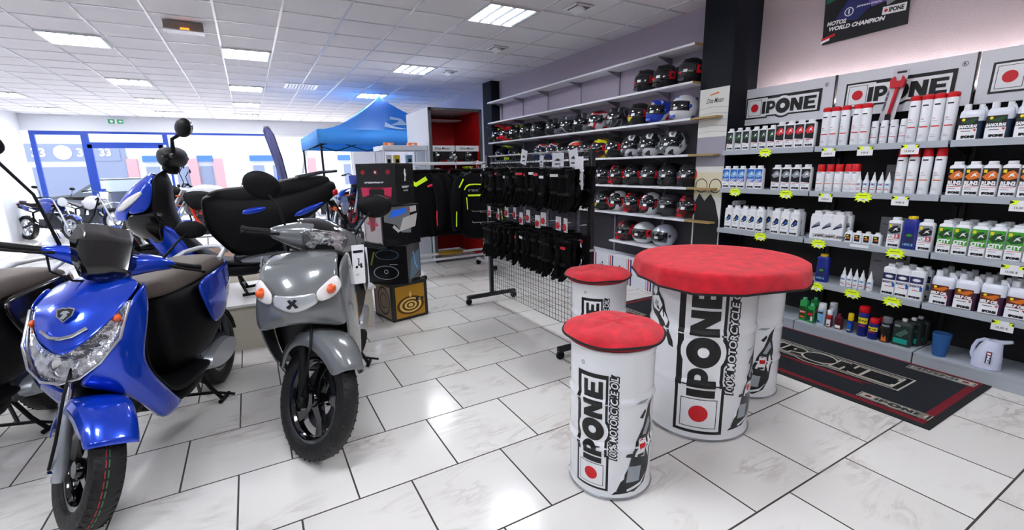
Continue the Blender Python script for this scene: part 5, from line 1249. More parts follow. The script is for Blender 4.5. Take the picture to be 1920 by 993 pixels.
# ---- podium and the blue and black scooter standing on it
M_POD = mat('podium_top', '#e3e2df', .25); M_PODF = mat('podium_front', '#c9c1b2', .6)
t = thing('podium', 'white topped podium with beige front behind the two front scooters', 'podium', (-.5, 4.4, 0))
MB().m(M_PODF).box((.0, .46, .195), (2.84, .90, .39)).build('plinth', t, smooth=0)
MB().m(M_POD).box((.0, .46, .40), (2.90, .96, .024)).build('top_panel', t, bevel=.003)
def scooter_sport():
    t = thing('scooter', 'tall blue and black sport scooter side on, standing on the podium', 'scooter', (-.80, 4.83, .412), R(180))
    Pb = P_BLUE
    wheel(t, 0, .25, .13, None, GL_B, 5, True, 'front_wheel')
    for s in (1, -1): MB().m(STEEL2).tube([(0, s * .085, .25), (-.18, s * .085, .62)], .024, 12).build('fork_leg', t)
    rows = []
    for k in range(9):
        a = R(15 + 150 * k / 8); q = .285; rows.append([(q * cos(a), 0, .25 + q * sin(a)), (q * cos(a), .06, .25 + q * sin(a)), ((q - .03) * cos(a), .082, .25 + (q - .03) * sin(a))])
    half(PL_B, rows, 'front_fender', t, None, 1, .005)
    half(Pb, [[(-.10, 0, 1.12), (-.11, .08, 1.11), (-.16, .13, 1.09)], [(.02, 0, 1.04), (.0, .10, 1.03), (-.06, .165, 1.0)], [(.12, 0, .92), (.09, .09, .92), (.0, .175, .90)], [(.20, 0, .80), (.165, .06, .80), (.09, .14, .79)], [(.19, 0, .74), (.16, .06, .74), (.08, .14, .735)]], 'front_cowl', t)
    sides(mat('lens_frost', '#e6e2df', .1, coat=.6), [[(.09, .110, .90), (.02, .160, .945), (-.06, .178, .985)], [(.14, .105, .84), (.05, .170, .88), (-.05, .185, .955)], [(.15, .105, .80), (.06, .172, .845), (-.05, .186, .95)]], 'headlight', t, 1, .012)
    sides(Pb, [[(-.055, .168, 1.0), (-.09, .185, 1.04), (-.13, .19, 1.06)], [(.0, .18, .90), (-.06, .20, .92), (-.12, .205, .95)], [(.09, .145, .79), (.0, .19, .80), (-.08, .205, .82)]], 'upper_fairing', t)
    sides(GL_B, [[(.09, .142, .79), (-.04, .19, .80), (-.18, .207, .82)], [(.12, .10, .68), (.0, .18, .66), (-.14, .205, .64)], [(.02, .08, .58), (-.04, .16, .56), (-.14, .195, .54)]], 'lower_grille', t)
    sides(Pb, [[(-.02, .16, .60), (-.10, .20, .66), (-.20, .208, .72)], [(-.06, .15, .50), (-.16, .195, .50), (-.28, .205, .50)], [(-.14, .14, .38), (-.24, .185, .36), (-.36, .195, .36)], [(-.24, .12, .28), (-.34, .16, .27), (-.50, .175, .29)]], 'lower_fairing', t)
    half(PL_B, [[(-.20, 0, 1.14), (-.20, .10, 1.13), (-.13, .19, 1.08)], [(-.24, 0, 1.02), (-.24, .14, 1.02), (-.13, .206, .95)], [(-.21, 0, .82), (-.21, .15, .82), (-.08, .208, .80)], [(-.27, 0, .62), (-.27, .15, .62), (-.18, .208, .62)], [(-.38, 0, .45), (-.38, .13, .45), (-.34, .20, .46)], [(-.50, 0, .33), (-.50, .13, .33), (-.48, .19, .32)], [(-.85, 0, .30), (-.85, .13, .30), (-.85, .19, .29)]], 'leg_shield', t, solid=.012)
    b = MB().m(PL_B); b.loft([super_sec(x, w, z0, z1) for x, w, z0, z1 in ((.12, .06, .66, .76), (.0, .14, .55, .95), (-.12, .17, .40, 1.05), (-.19, .17, .40, 1.05))]); b.build('front_inner', t, sub=1)
    b = MB().m(PL_B); b.loft([super_sec(x, w, z0, z1) for x, w, z0, z1 in ((-.42, .16, .20, .31), (-.6, .18, .17, .31), (-.92, .17, .18, .34))]); b.build('footboard', t, sub=1)
    # big rounded front edge of the seat box, rising seat, pointed tail
    rear_half(t, None, SEATB, [(-.46, .05, .86, .925), (-.53, .13, .80, .968), (-.75, .155, .80, .985), (-.92, .155, .82, .985), (-1.0, .155, .86, 1.02), (-1.2, .15, .88, 1.06), (-1.38, .11, .92, 1.07), (-1.5, .05, .97, 1.05)], [(-.41, .08, .66, .88), (-.45, .14, .56, .92), (-.56, .175, .42, .93), (-.62, .175, .34, .93), (-.85, .185, .32, .93), (-1.05, .185, .48, .93), (-1.25, .16, .64, .97), (-1.45, .10, .80, 1.02), (-1.55, .05, .88, 1.0)], -1.03, .25, .13)
    sides(Pb, [[(-.72, .188, .78), (-.80, .19, .80), (-.92, .192, .805)], [(-.70, .192, .74), (-.80, .193, .74), (-.90, .194, .77)]], 'side_decal', t, 1, .004)
    sides(Pb, [[(-1.15, .178, .74), (-1.28, .162, .79), (-1.42, .118, .82)], [(-1.10, .182, .68), (-1.25, .165, .71), (-1.40, .12, .79)]], 'tail_decal', t, 1, .004)
    MB().m(STEEL2).tube([(-1.2, .13, 1.05), (-1.42, .11, 1.09), (-1.56, .0, 1.10), (-1.42, -.11, 1.09), (-1.2, -.13, 1.05)], .014, 10).build('grab_rail', t)
    MB().m(TAILR).ell((-1.50, 0, .90), (.06, .075, .05), 14, 8).build('tail_light', t)
    b = MB().m(PL_B); b.box((-1.54, 0, .72), (.02, .17, .22), Matrix.Rotation(R(25), 3, 'Y')); b.tube([(-1.42, 0, .86), (-1.50, 0, .76)], .02, 8); b.build('plate_holder', t)
    for s in (1, -1): MB().m(AMBER).ell((-1.50, s * .11, .74), (.022, .016, .022), 12, 8).build('indicator', t)
    b = MB().m(PL_B); b.loft([ysec(*q) for q in ((-.24, -.31, -.27, 1.22, 1.26), (-.12, -.37, -.17, 1.17, 1.32), (0, -.38, -.15, 1.14, 1.33), (.12, -.37, -.17, 1.17, 1.32), (.24, -.31, -.27, 1.22, 1.26))]); b.tube([(-.27, 0, 1.2), (-.22, 0, 1.1)], .07, 14); b.build('handlebar_cover', t, sub=1)
    grips(t, None, -.29, .24, .36, 1.245)
    mirror_set(t, None, (-.30, .20, 1.27), (-.40, .27, 1.46), (.050, .105, .072), yaw=R(35), ss=(1,), k=2.2)
    return t
scooter_sport()
# ================================================================== helmet wall
M_SHW = mat('shelf_white', '#e4e4ea', .4); M_GRAIN = mat('shelf_wood_edge', '#a58a55', .6); M_SLOT = mat('slot_rail', '#8d8c96', .4, metal=.3)
HZ = [2.725, 2.352, 1.985, 1.612, 1.262, .912, .540]
hn = ['empty top', 'second', 'third', 'fourth', 'fifth', 'sixth', 'lowest']
for i, z in enumerate(HZ):
    y0 = 3.41; y1 = 8.12 if i < 4 else 6.4
    if i == 6: y1 = 4.62
    t = thing('wall_shelf', 'long white wall shelf of the helmet display, %s from the ceiling' % ('topmost' if i == 0 else hn[i]), 'shelf', (4.12, (y0 + y1) / 2, z - .012), 0, 'helmet wall shelves')
    MB().m(M_SHW).box((.138, 0, 0), (.276, y1 - y0, .024)).build('board', t, bevel=.002)
    MB().m(M_GRAIN).box((.13, -(y1 - y0) / 2 - .002, 0), (.25, .006, .022)).build('end_grain', t, smooth=0)
    if i in (2, 3, 4, 5): MB().m(M_GRAIN).box((.055, -(y1 - y0) / 2 - .16, 0), (.10, .30, .018)).build('end_board', t, smooth=0)
    for y in (3.95, 4.8, 5.62, 6.47, 7.25, 8.0):
        if y0 < y < y1: MB().m(M_SLOT).prism([(.275, -.012), (.06, -.012), (.275, -.085)], .008, 'y', y - (y0 + y1) / 2).build('bracket', t, smooth=0)
for y in (3.95, 4.8, 5.62, 6.47, 7.25, 8.03):
    t = thing('shelf_rail', 'vertical slotted rail of the helmet wall, %s' % {3.95: 'nearest to the pillar', 4.8: 'second from the pillar', 5.62: 'third from the pillar', 6.47: 'fourth from the pillar', 7.25: 'fifth from the pillar', 8.03: 'farthest from the pillar'}[y], 'rail', (4.39, y, 0), 0, 'slotted wall rails')
    b = MB().m(M_SLOT).box((0, 0, 1.5), (.02, .03, 2.4)); b.build('channel', t, smooth=0)

VIS = mat('visor_smoke', '#15181d', .06, coat=1.0); HB = mat('helmet_black', '#060608', .22, coat=.6); HBM = mat('helmet_matt_black', '#141417', .5); STK = mat('sticker_red', '#d8101e', .45); LIN = mat('helmet_lining', '#101012', .9)
def make_helmet(shell, trim=None, sticker=True, style='full', sc=1.0):
    t = thing('helmet', 'x', 'helmet'); trim = trim or HBM
    def P(az, el, k=1.0):
        # az 0 = front (-y), el in radians
        x = sin(az) * cos(el); y = -cos(az) * cos(el); z = sin(el)
        rx, ry, rz_ = .128, .168, .142
        fx, fy = x * rx, y * ry
        if el < 0 and style != 'open':
            q = max(0, cos(az)); fy -= .030 * q * min(1, -el / .5)
        if el < 0: fx *= 1 - .06 * min(1, -el / .6)
        if y > 0: fy *= 1.02
        zz = z * rz_ + .128
        return Vector((fx * k, fy * k + .012, max(0.0, (zz - .128) * k + .128)))
    rows = []
    for i in range(15):
        el = R(90 - i * (90 + 62) / 14)
        rows.append([P(2 * pi * j / 32, el) for j in range(32)])
    b = MB().m(shell); b.grid(rows, True); b.build('shell', t, smooth=75)
    # neck roll
    b = MB().m(LIN); b.grid([[Vector((v.x * k, v.y * k, zz)) for v in rows[-1]] for k, zz in ((1.02, .012), (1.03, .004), (.92, 0.0), (.2, .02))], True); b.build('neck_roll', t, smooth=60)
    a0, a1, e0, e1 = (R(-78), R(78), R(-16), R(26)) if style != 'open' else (R(-72), R(72), R(-30), R(22))
    rows = []
    for i in range(7):
        el = e0 + (e1 - e0) * i / 6
        rows.append([P(a0 + (a1 - a0) * j / 16, el + R(5) * sin(pi * j / 16), 1.022) for j in range(17)])
    b = MB().m(VIS); b.grid(rows); v = b.build('visor', t, smooth=75, solid=.004, sm_off=-1)
    for s in (1, -1):
        c = P(s * R(80), R(4), 1.03); MB().m(trim).ell(c, (.010, .020, .020), 14, 8).build('visor_pivot', v)
    if style == 'full':
        b = MB().m(trim); c = P(0, R(-38), 1.02); b.prism([(-.035, c.z - .016), (.035, c.z - .016), (.045, c.z + .016), (-.045, c.z + .016)], .012, 'y', c.y); b.build('chin_vent', t, bevel=.003)
        b = MB().m(trim); c = P(0, R(50), 1.0); b.loft([[(x_ * k, c.y + dy, c.z + dz * k) for x_, dz in ((-.022, 0), (.022, 0), (.014, .012), (-.014, .012))] for k, dy in ((1, -.01), (1.1, .03), (.6, .09))]); b.build('top_vent', t, bevel=.002)
        b = MB().m(trim); c = P(pi, R(30), 1.0); b.loft([[(x_, c.y + dy, c.z + dz) for x_ in (-w_, -w_ * .5, w_ * .5, w_)] + [(x_, c.y + dy, c.z + dz - .012) for x_ in (w_, w_ * .5, -w_ * .5, -w_)] for w_, dy, dz in ((.075, -.05, .036), (.07, .0, .018), (.055, .03, .0))]); b.build('spoiler', t, smooth=60)
    if style == 'cross':
        b = MB().m(trim); b.grid([[P(R(az), R(el), k) + Vector((0, dy, dz)) for az in (-46, -23, 0, 23, 46)] for el, k, dy, dz in ((50, 1.03, 0, .0), (38, 1.08, -.05, .04), (32, 1.1, -.13, .07))]); b.build('peak', t, smooth=60, solid=.005)
        b = MB().m(trim); c = P(0, R(-30), 1.0); b.box(c + Vector((0, -.03, 0)), (.09, .07, .05)); b.build('chin_bar', t, bevel=.015)
    def patch(mt, az0, az1, el0, el1, k, nm):
        b = MB().m(mt); b.grid([[P(R(az0 + (az1 - az0) * j / 4), R(el0 + (el1 - el0) * i / 3), k) for j in range(5)] for i in range(4)]); return b.build(nm, t, smooth=60)
    # the camera sees the side at local +x: stickers there
    patch(WHT, 12, 30, -8, 3, 1.040, 'paper_label')
    if sticker: patch(STK, 66, 92, -14, 18, 1.045, 'red_sticker'); patch(STK, -14, 6, -13, -6, 1.042, 'red_strip')
    for o in kids(t): o.scale = (sc, sc, sc)
    return t
G = graphic
HM = {
 'blk': (HB, None, True, 'full'), 'blk0': (HB, None, False, 'full'), 'matt': (HBM, None, True, 'full'),
 'grey': (G('h_grey', ['#15161a', '#8e9298', '#3a3c42'], 9, 1.3), None, False, 'full'),
 'greyw': (G('h_greyw', ['#17181c', '#a9acb2', '#4a4d55'], 11, 4.1), None, False, 'full'),
 'dgrey': (mat('helmet_grey', '#34363c', .35, coat=.4), None, False, 'full'),
 'silred': (G('h_silred', ['#0e0f12', '#b01a24', '#c3c6ca'], 8, 7.7), None, False, 'full'),
 'lgrey': (G('h_lgrey', ['#141519', '#7d8187', '#23252a'], 7, 3.2), None, False, 'full'),
 'bgrn': (G('h_bgrn', ['#0a0b0d', '#15171a', '#b9cf1c'], 8, 5.5), None, True, 'full'),
 'brw': (G('h_brw', ['#1b3fb4', '#c8ccd2', '#d4202c'], 6, 2.4), mat('helmet_blue', '#1a3fb8', .25, coat=.5), False, 'full'),
 'wbr': (G('h_wbr', ['#e6e8ec', '#e6e8ec', '#1d49c0', '#d4202c'], 6, 9.1), mat('helmet_blue', '#1a3fb8', .25, coat=.5), False, 'full'),
 'ored': (G('h_ored', ['#121214', '#e04418', '#d8d8da'], 8, 6.6), None, True, 'full'),
 'bryl': (G('h_bryl', ['#0c0c0e', '#8e1420', '#c6cf1c'], 9, 8.3), None, True, 'full'),
 'wno': (G('h_wno', ['#15181a', '#d9dbde', '#5d6468'], 7, 11.2), mat('helmet_dark', '#22262a', .3, coat=.5), False, 'full'),
 'wrd': (G('h_wrd', ['#e3e4e8', '#17171b', '#b8202e'], 7, 12.4), None, True, 'full'),
 'brd': (G('h_brd', ['#0d0d10', '#5c0f18', '#c01a28'], 7, 14.0), mat('helmet_red', '#b81824', .25, coat=.6), True, 'full'),
 'cblk': (G('h_cblk', ['#0d0e12', '#22262c', '#a9c41e'], 8, 3.9), mat('peak_black', '#16181d', .35), False, 'cross'),
 'cred': (mat('helmet_bright_red', '#d81a22', .3, coat=.4), mat('helmet_bright_red', '#d81a22', .3, coat=.4), False, 'cross'),
 'cgrn': (G('h_cgrn', ['#12202a', '#2c3c44', '#0c1014'], 7, 6.0), mat('peak_lime', '#bce01c', .4), False, 'cross'),
 'obr': (G('h_obr', ['#16265c', '#e0e2e6', '#e03a20'], 7, 15.7), None, False, 'full'),
 'open': (mat('helmet_white', '#dfe3e6', .2, coat=.8), None, True, 'open'),
 'silv': (mat('helmet_silver', '#c3c8d6', .25, metal=.3, coat=.6), None, False, 'open'),
}
HP = {}
DN = {'blk': 'gloss black full face helmet', 'blk0': 'plain black full face helmet', 'matt': 'matt black full face helmet', 'grey': 'black and light grey helmet', 'greyw': 'grey and silver patterned helmet', 'dgrey': 'plain dark grey helmet', 'silred': 'black silver and red helmet', 'lgrey': 'large dark grey patterned helmet', 'bgrn': 'black helmet with lime marks', 'brw': 'blue helmet with red and white chin', 'wbr': 'white helmet with blue and red stripes', 'ored': 'orange and black helmet', 'bryl': 'black helmet with red and yellow marks', 'wno': 'black and white patterned helmet', 'wrd': 'white helmet with black and red lines', 'brd': 'black helmet with dark red pattern', 'cblk': 'dark peaked cross helmet', 'cred': 'bright red peaked cross helmet', 'cgrn': 'dark cross helmet with lime peak', 'obr': 'navy helmet with white and orange flashes', 'open': 'white open face helmet with red sticker', 'silv': 'silver open face helmet'}
LN_ = {1: 'second', 2: 'third', 3: 'fourth', 4: 'fifth', 5: 'sixth', 6: 'lowest'}
HROW = {1: [(4.21, 'blk'), (3.92, 'blk'), (3.56, 'matt')],
        2: [(7.95, 'cblk'), (7.62, 'cred'), (7.28, 'cblk'), (6.9, 'blk0'), (6.55, 'blk0'), (6.12, 'grey'), (5.73, 'greyw'), (5.40, 'grey'), (5.06, 'silred'), (4.68, 'lgrey'), (4.30, 'bgrn'), (4.0, 'brw'), (3.64, 'wbr')],
        3: [(7.85, 'blk0'), (7.35, 'cgrn'), (6.48, 'obr'), (6.15, 'obr'), (5.85, 'blk0'), (5.56, 'ored'), (5.28, 'blk'), (5.0, 'bryl'), (4.70, 'bgrn'), (4.40, 'wno'), (4.10, 'wno'), (3.76, 'wno')],
        4: [(5.2, 'blk'), (4.91, 'blk'), (4.63, 'brd'), (4.35, 'blk'), (4.06, 'matt'), (3.78, 'blk0'), (3.49, 'matt')],
        5: [(4.90, 'bgrn'), (4.63, 'wrd'), (4.34, 'brd'), (4.05, 'wrd'), (3.77, 'dgrey'), (3.47, 'brd')],
        6: [(4.45, 'brd'), (4.16, 'open'), (3.83, 'silv')]}
random.seed(11)
for r_, lst in HROW.items():
    for i, (y, k) in enumerate(lst):
        lab = '%s, %s of %d on %s helmet shelf' % (DN[k], nth(i, len(lst)).replace(' from left', ''), len(lst), LN_[r_])
        z = HZ[r_]; rz = -pi / 2 - R(6) + random.uniform(-.08, .08); x = 4.285
        if k not in HP:
            HP[k] = make_helmet(*HM[k]); o = HP[k]; o.location = (x, y, z); o.rotation_euler.z = rz; o['label'] = lab; o['group'] = 'helmets on the wall shelves'
        else: dup(HP[k], (x, y, z), rz, lab, 'helmets on the wall shelves')
# striped helmet boxes on the floor below
hb = None
for i, y in enumerate((3.72, 4.06, 4.40, 4.74, 5.08, 5.42, 5.9, 6.3)):
    lab = 'white helmet box with red and blue stripes below the shelves, %s' % nth(7 - i, 8)
    if hb is None:
        hb = thing('helmet_box', lab, 'box', (4.22, y, 0), -pi / 2, 'striped helmet boxes')
        MB().m(mat('box_white', '#e9ebf2', .5)).box((0, 0, .17), (.325, .28, .34)).build('carton', hb, bevel=.003)
        a = Art(); a.rect(LR, -.145, .0, -.125, .34, 0); a.rect(mat('box_navy', '#1a2a6e', .5), -.105, 0, -.08, .34, 0); a.poly(LK, [(0, .2), (.05, .235), (.06, .2), (.035, .205), (.03, .22)], 0); a.rect(LK, -.01, .185, .07, .19, 0); put_front(hb, a, .282, 'print')
    else: dup(hb, (4.22, y, 0), -pi / 2, lab, 'striped helmet boxes')
# header poster on the pillar
t = thing('wall_poster', 'cream poster with handwritten name and bicycle picture beside the navy pillar', 'poster', (4.232, 3.22, .62), -pi / 2)
MB().m(mat('poster_cream', '#dcdcd6', .5)).box((0, .003, .82), (.34, .006, 1.64)).build('sheet', t, smooth=0)
a = Art(); a.text(LK, 'Dina Motor', .02, 1.52, .05, 1, .01, .2, .3); a.poly(LO, [(-.05, 1.58), (.05, 1.60), (.06, 1.585), (-.05, 1.57)], 1)
PG = mat('poster_grey', '#9a98a6', .5)
a.rect(PG, -.17, .86, .17, 1.16, 0)
for k in range(5): a.poly(mat('poster_line', '#b5b4b4', .5), [(-.17, 1.2 + k * .06), (0, 1.215 + k * .06), (.17, 1.2 + k * .06), (.17, 1.206 + k * .06), (0, 1.222 + k * .06), (-.17, 1.206 + k * .06)], 0)
a.rect(mat('poster_tan', '#d8d2b4', .5), -.17, .55, .17, .80, 0)
for cx in (-.08, .09): a.disc(LK, cx, .66, .075, 1, 24, rin=.066)
a.poly(LK, [(-.15, .0), (-.15, .48), (-.1, .58), (-.03, .5), (.04, .58), (.1, .5), (.16, .3), (.16, .0)], 1)
mbb = MB(); a.put(mbb, plane_fn((0, 0, 0), (1, 0, 0), (0, 0, 1)), .0006); mbb.build('print', t, smooth=0, weld=False)

# ================================================================== glove rack
M_WIRE = mat('wire_black', '#0c0c0e', .4); M_RACK = mat('rack_black', '#101013', .35)
t = thing('glove_rack', 'black wheeled grid rack carrying the gloves', 'rack', (2.29, 3.66, 0))
for s in (1, -1):
    MB().m(M_RACK).box((0, s * .88, .86), (.04, .04, 1.56)).build('post', t, bevel=.004)
    b = MB().m(M_RACK).box((-.0, s * .88, .085), (.62, .045, .04)); b.build('foot', t, bevel=.004)
    for q in (1, -1):
        b = MB().m(PL_B); b.lathe([(.0001, -.014), (.032, -.014), (.036, -.006), (.036, .006), (.032, .014), (.0001, .014)], (q * .29, s * .88, .036), 18, 'y', cap=False); b.box((q * .29, s * .88, .060), (.03, .034, .03)); b.build('caster', t)
    for z in (.72, .86): MB().m(CHROME).box((0, s * .88, z), (.055, .05, .02)).build('clamp', t, smooth=0)
b = MB().m(M_WIRE); x = .03
ny = 37
for k in range(ny + 1):
    y = -.88 + 1.76 * k / ny; b.tube([(x, y, .13), (x, y, 1.58)], .0022, 4)
for k in range(30): b.tube([(x - .003, -.88, .13 + .05 * k), (x - .003, .88, .13 + .05 * k)], .0022, 4)
b.build('wire_grid', t, smooth=0, weld=False)
MB().m(CHROME).tube([(0, -.90, 1.63), (0, .90, 1.63)], .009, 8).build('top_rail', t)
for z in (1.50, 1.05, .93):
    for k in range(9):
        y = -.80 + .20 * k
        MB().m(CHROME).tube([(.02, y, z), (-.24, y, z + .01), (-.25, y, z + .025)], .0035, 5).build('prong', t)
M_GLV = mat('glove_black', '#050506', .9, spec=.15, bump=.4, bscale=200); M_GLR = mat('glove_leather', '#09090b', .6, spec=.25, bump=.3, bscale=150)
def make_glove(accent, flip=1, lab='x'):
    t = thing('glove', lab, 'glove')
    b = MB().m(M_GLV)
    def sec(z, w, d, ox=0): return [(ox + w * cos(2 * pi * k / 12), d * sin(2 * pi * k / 12), z) for k in range(12)]
    b.loft([sec(0, .048, .024), sec(-.05, .046, .022), sec(-.075, .040, .020), sec(-.10, .046, .020), sec(-.145, .052, .020), sec(-.175, .048, .018)]); b.build('palm', t, smooth=60)
    for i, (ox, L_, r_) in enumerate(((-.036, .075, .0115), (-.012, .092, .0125), (.013, .086, .0125), (.037, .065, .011))):
        b = MB().m(M_GLV); b.tube([(ox * .95, 0, -.16), (ox * 1.1, -.010, -.18 - L_ * .4), (ox * 1.15, -.022, -.18 - L_ * .75), (ox * 1.12, -.036, -.18 - L_)], [r_, r_, r_ * .95, r_ * .7], 8); b.build('finger', t)
    b = MB().m(M_GLV); b.tube([(flip * .038, -.005, -.105), (flip * .062, -.02, -.14), (flip * .066, -.034, -.175)], [.014, .0135, .009], 8); b.build('thumb', t)
    b = MB().m(accent); b.prism([(-.03, -.03), (.03, -.03), (.03, -.048), (-.03, -.048)], .006, 'y', -.023); b.build('wrist_strap', t)
    b = MB().m(M_GLR); b.ell((0, -.021, -.155), (.038, .010, .014), 12, 6); b.build('knuckle_guard', t)
    return t
AC = {'w': mat('accent_white', '#cfd0d4', .5), 'r': mat('accent_red', '#b5202e', .5), 'k': M_GLR, 'y': mat('accent_lime', '#c4e01c', .5)}
GPt = {}
random.seed(5)
def hang(x, y, z, k, rz, lab, tilt=0):
    key = k
    if key not in GPt:
        GPt[key] = make_glove(AC[k], random.choice((1, -1)), lab); o = GPt[key]; o.location = (x, y, z); o.rotation_euler = (tilt, 0, rz); o['group'] = 'gloves on the grid rack'
    else: o = dup(GPt[key], (x, y, z), 0, lab, 'gloves on the grid rack', rot=(tilt, 0, rz))
    o.scale = (1.22, 1.35, 1.15); return o
AN = {'w': 'white strap', 'r': 'red strap', 'k': 'black strap', 'y': 'lime strap'}
for row, (z, n, dz) in enumerate(((1.50, 17, 'upper row'), (1.00, 14, 'lower row'))):
    for i in range(n):
        y = 4.16 - (1.42 if row == 0 else 1.36) * i / (n - 1); k = random.choice('kkkkwrk' + ('y' if i < 2 else 'k'))
        for depth, xo in enumerate((-.06, -.15, -.225)):
            lab = 'black motorcycle glove with %s, %s, %s of %d, %s' % (AN[k], dz, ORD[i] if i < 14 else ('fifteenth', 'sixteenth', 'seventeenth')[i - 14], n, ('behind', 'between', 'in front')[depth])
            hang(2.29 + xo + random.uniform(-.012, .012), y + random.uniform(-.02, .02), z + random.uniform(-.03, .01) - (.02 * depth if row else 0), k, -pi / 2 + random.uniform(-.5, .5), lab, random.uniform(-.08, .08))
# blister packs on the middle hooks
bp = None
for i in range(10):
    y = 4.12 - .14 * i; lab = 'small red and white packet hanging on the middle hooks, %s' % nth(i, 10)
    if bp is None:
        bp = thing('blister_pack', lab, 'packet', (2.08, y, 1.13), -pi / 2, 'packets on the middle hooks')
        MB().m(mat('pack_white', '#d8d8dc', .35)).box((0, 0, -.05), (.06, .004, .11)).build('card', bp, smooth=0); MB().m(M_RP).ell((0, -.01, -.065), (.022, .012, .028), 12, 8).build('bubble', bp)
    else: dup(bp, (2.08 + random.uniform(-.04, .06), y, 1.13 + random.uniform(-.03, .03)), -pi / 2 + random.uniform(-.3, .3), lab, 'packets on the middle hooks')
for i, (x, y, z, w_, h_, dr) in enumerate(((2.2, 3.63, 1.60, .10, .13, .25), (2.2, 3.34, 1.55, .055, .10, 0), (2.2, 3.10, 1.56, .16, .12, .05), (2.2, 2.89, 1.57, .11, .14, -.2), (2.12, 2.72, 1.46, .10, .24, 0))):
    t = thing('glove_card', 'white glove display card standing above the upper row, %s' % nth(i, 5), 'card', (x, y, z), -pi / 2, 'white cards above the gloves')
    rm = Matrix.Rotation(dr, 3, 'Y'); MB().m(mat('card_white', '#dcdce2', .5)).box((0, 0, 0), (w_, .003, h_), rm).build('card', t, bevel=.001)
    a = Art(); a.poly(LK, [(-w_ * .3, .0), (0, h_ * .15), (w_ * .3, h_ * .02), (w_ * .1, -.005)], 0); a.rect(LK, -w_ * .25, -h_ * .28, w_ * .25, -h_ * .2, 0); put_front(t, a, .006, 'print')
t = thing('price_card', 'dark grey square tag with round logo hanging among the lower gloves', 'tag', (2.08, 3.62, .86), -pi / 2)
MB().m(mat('tag_dark', '#3a3b40', .4)).box((0, 0, 0), (.10, .003, .13), Matrix.Rotation(R(-28), 3, 'Y')).build('card', t, smooth=0)
a = Art(); a.disc(LG, .02, .02, .016, 0, 18); a.rect(LG, -.03, -.04, .02, -.032, 0); put_front(t, a, .006, 'print')

# ================================================================== jackets
M_JK = mat('jacket_black', '#060608', .9, spec=.15, bump=.3, bscale=90); NEON = mat('neon_yellow', '#c8ee14', .6); NRED = mat('neon_red', '#e01a3c', .6)
t = thing('clothes_rail', 'wheeled white metal clothes rail with the jackets', 'rail', (2.5, 6.2, 0))
M_RL = mat('rail_white', '#d9dade', .35, metal=.3)
MB().m(M_RL).box((0, 0, 1.585), (1.15, .05, .04)).build('top_bar', t, bevel=.003)
for s in (1, -1):
    MB().m(M_RL).box((s * .55, 0, .84), (.05, .05, 1.5)).build('post', t, bevel=.003)
    MB().m(M_RL).box((s * .55, 0, .10), (.05, .62, .035)).build('foot', t, bevel=.003)
    for q in (1, -1): MB().m(PL_B).lathe([(.0001, -.014), (.038, -.014), (.042, 0), (.038, .014), (.0001, .014)], (s * .55, q * .28, .042), 18, 'y', cap=False).build('caster', t)
for z in (.30, .22): MB().m(M_RL).box((0, 0, z), (1.10, .03, .03)).build('lower_bar', t, smooth=0)
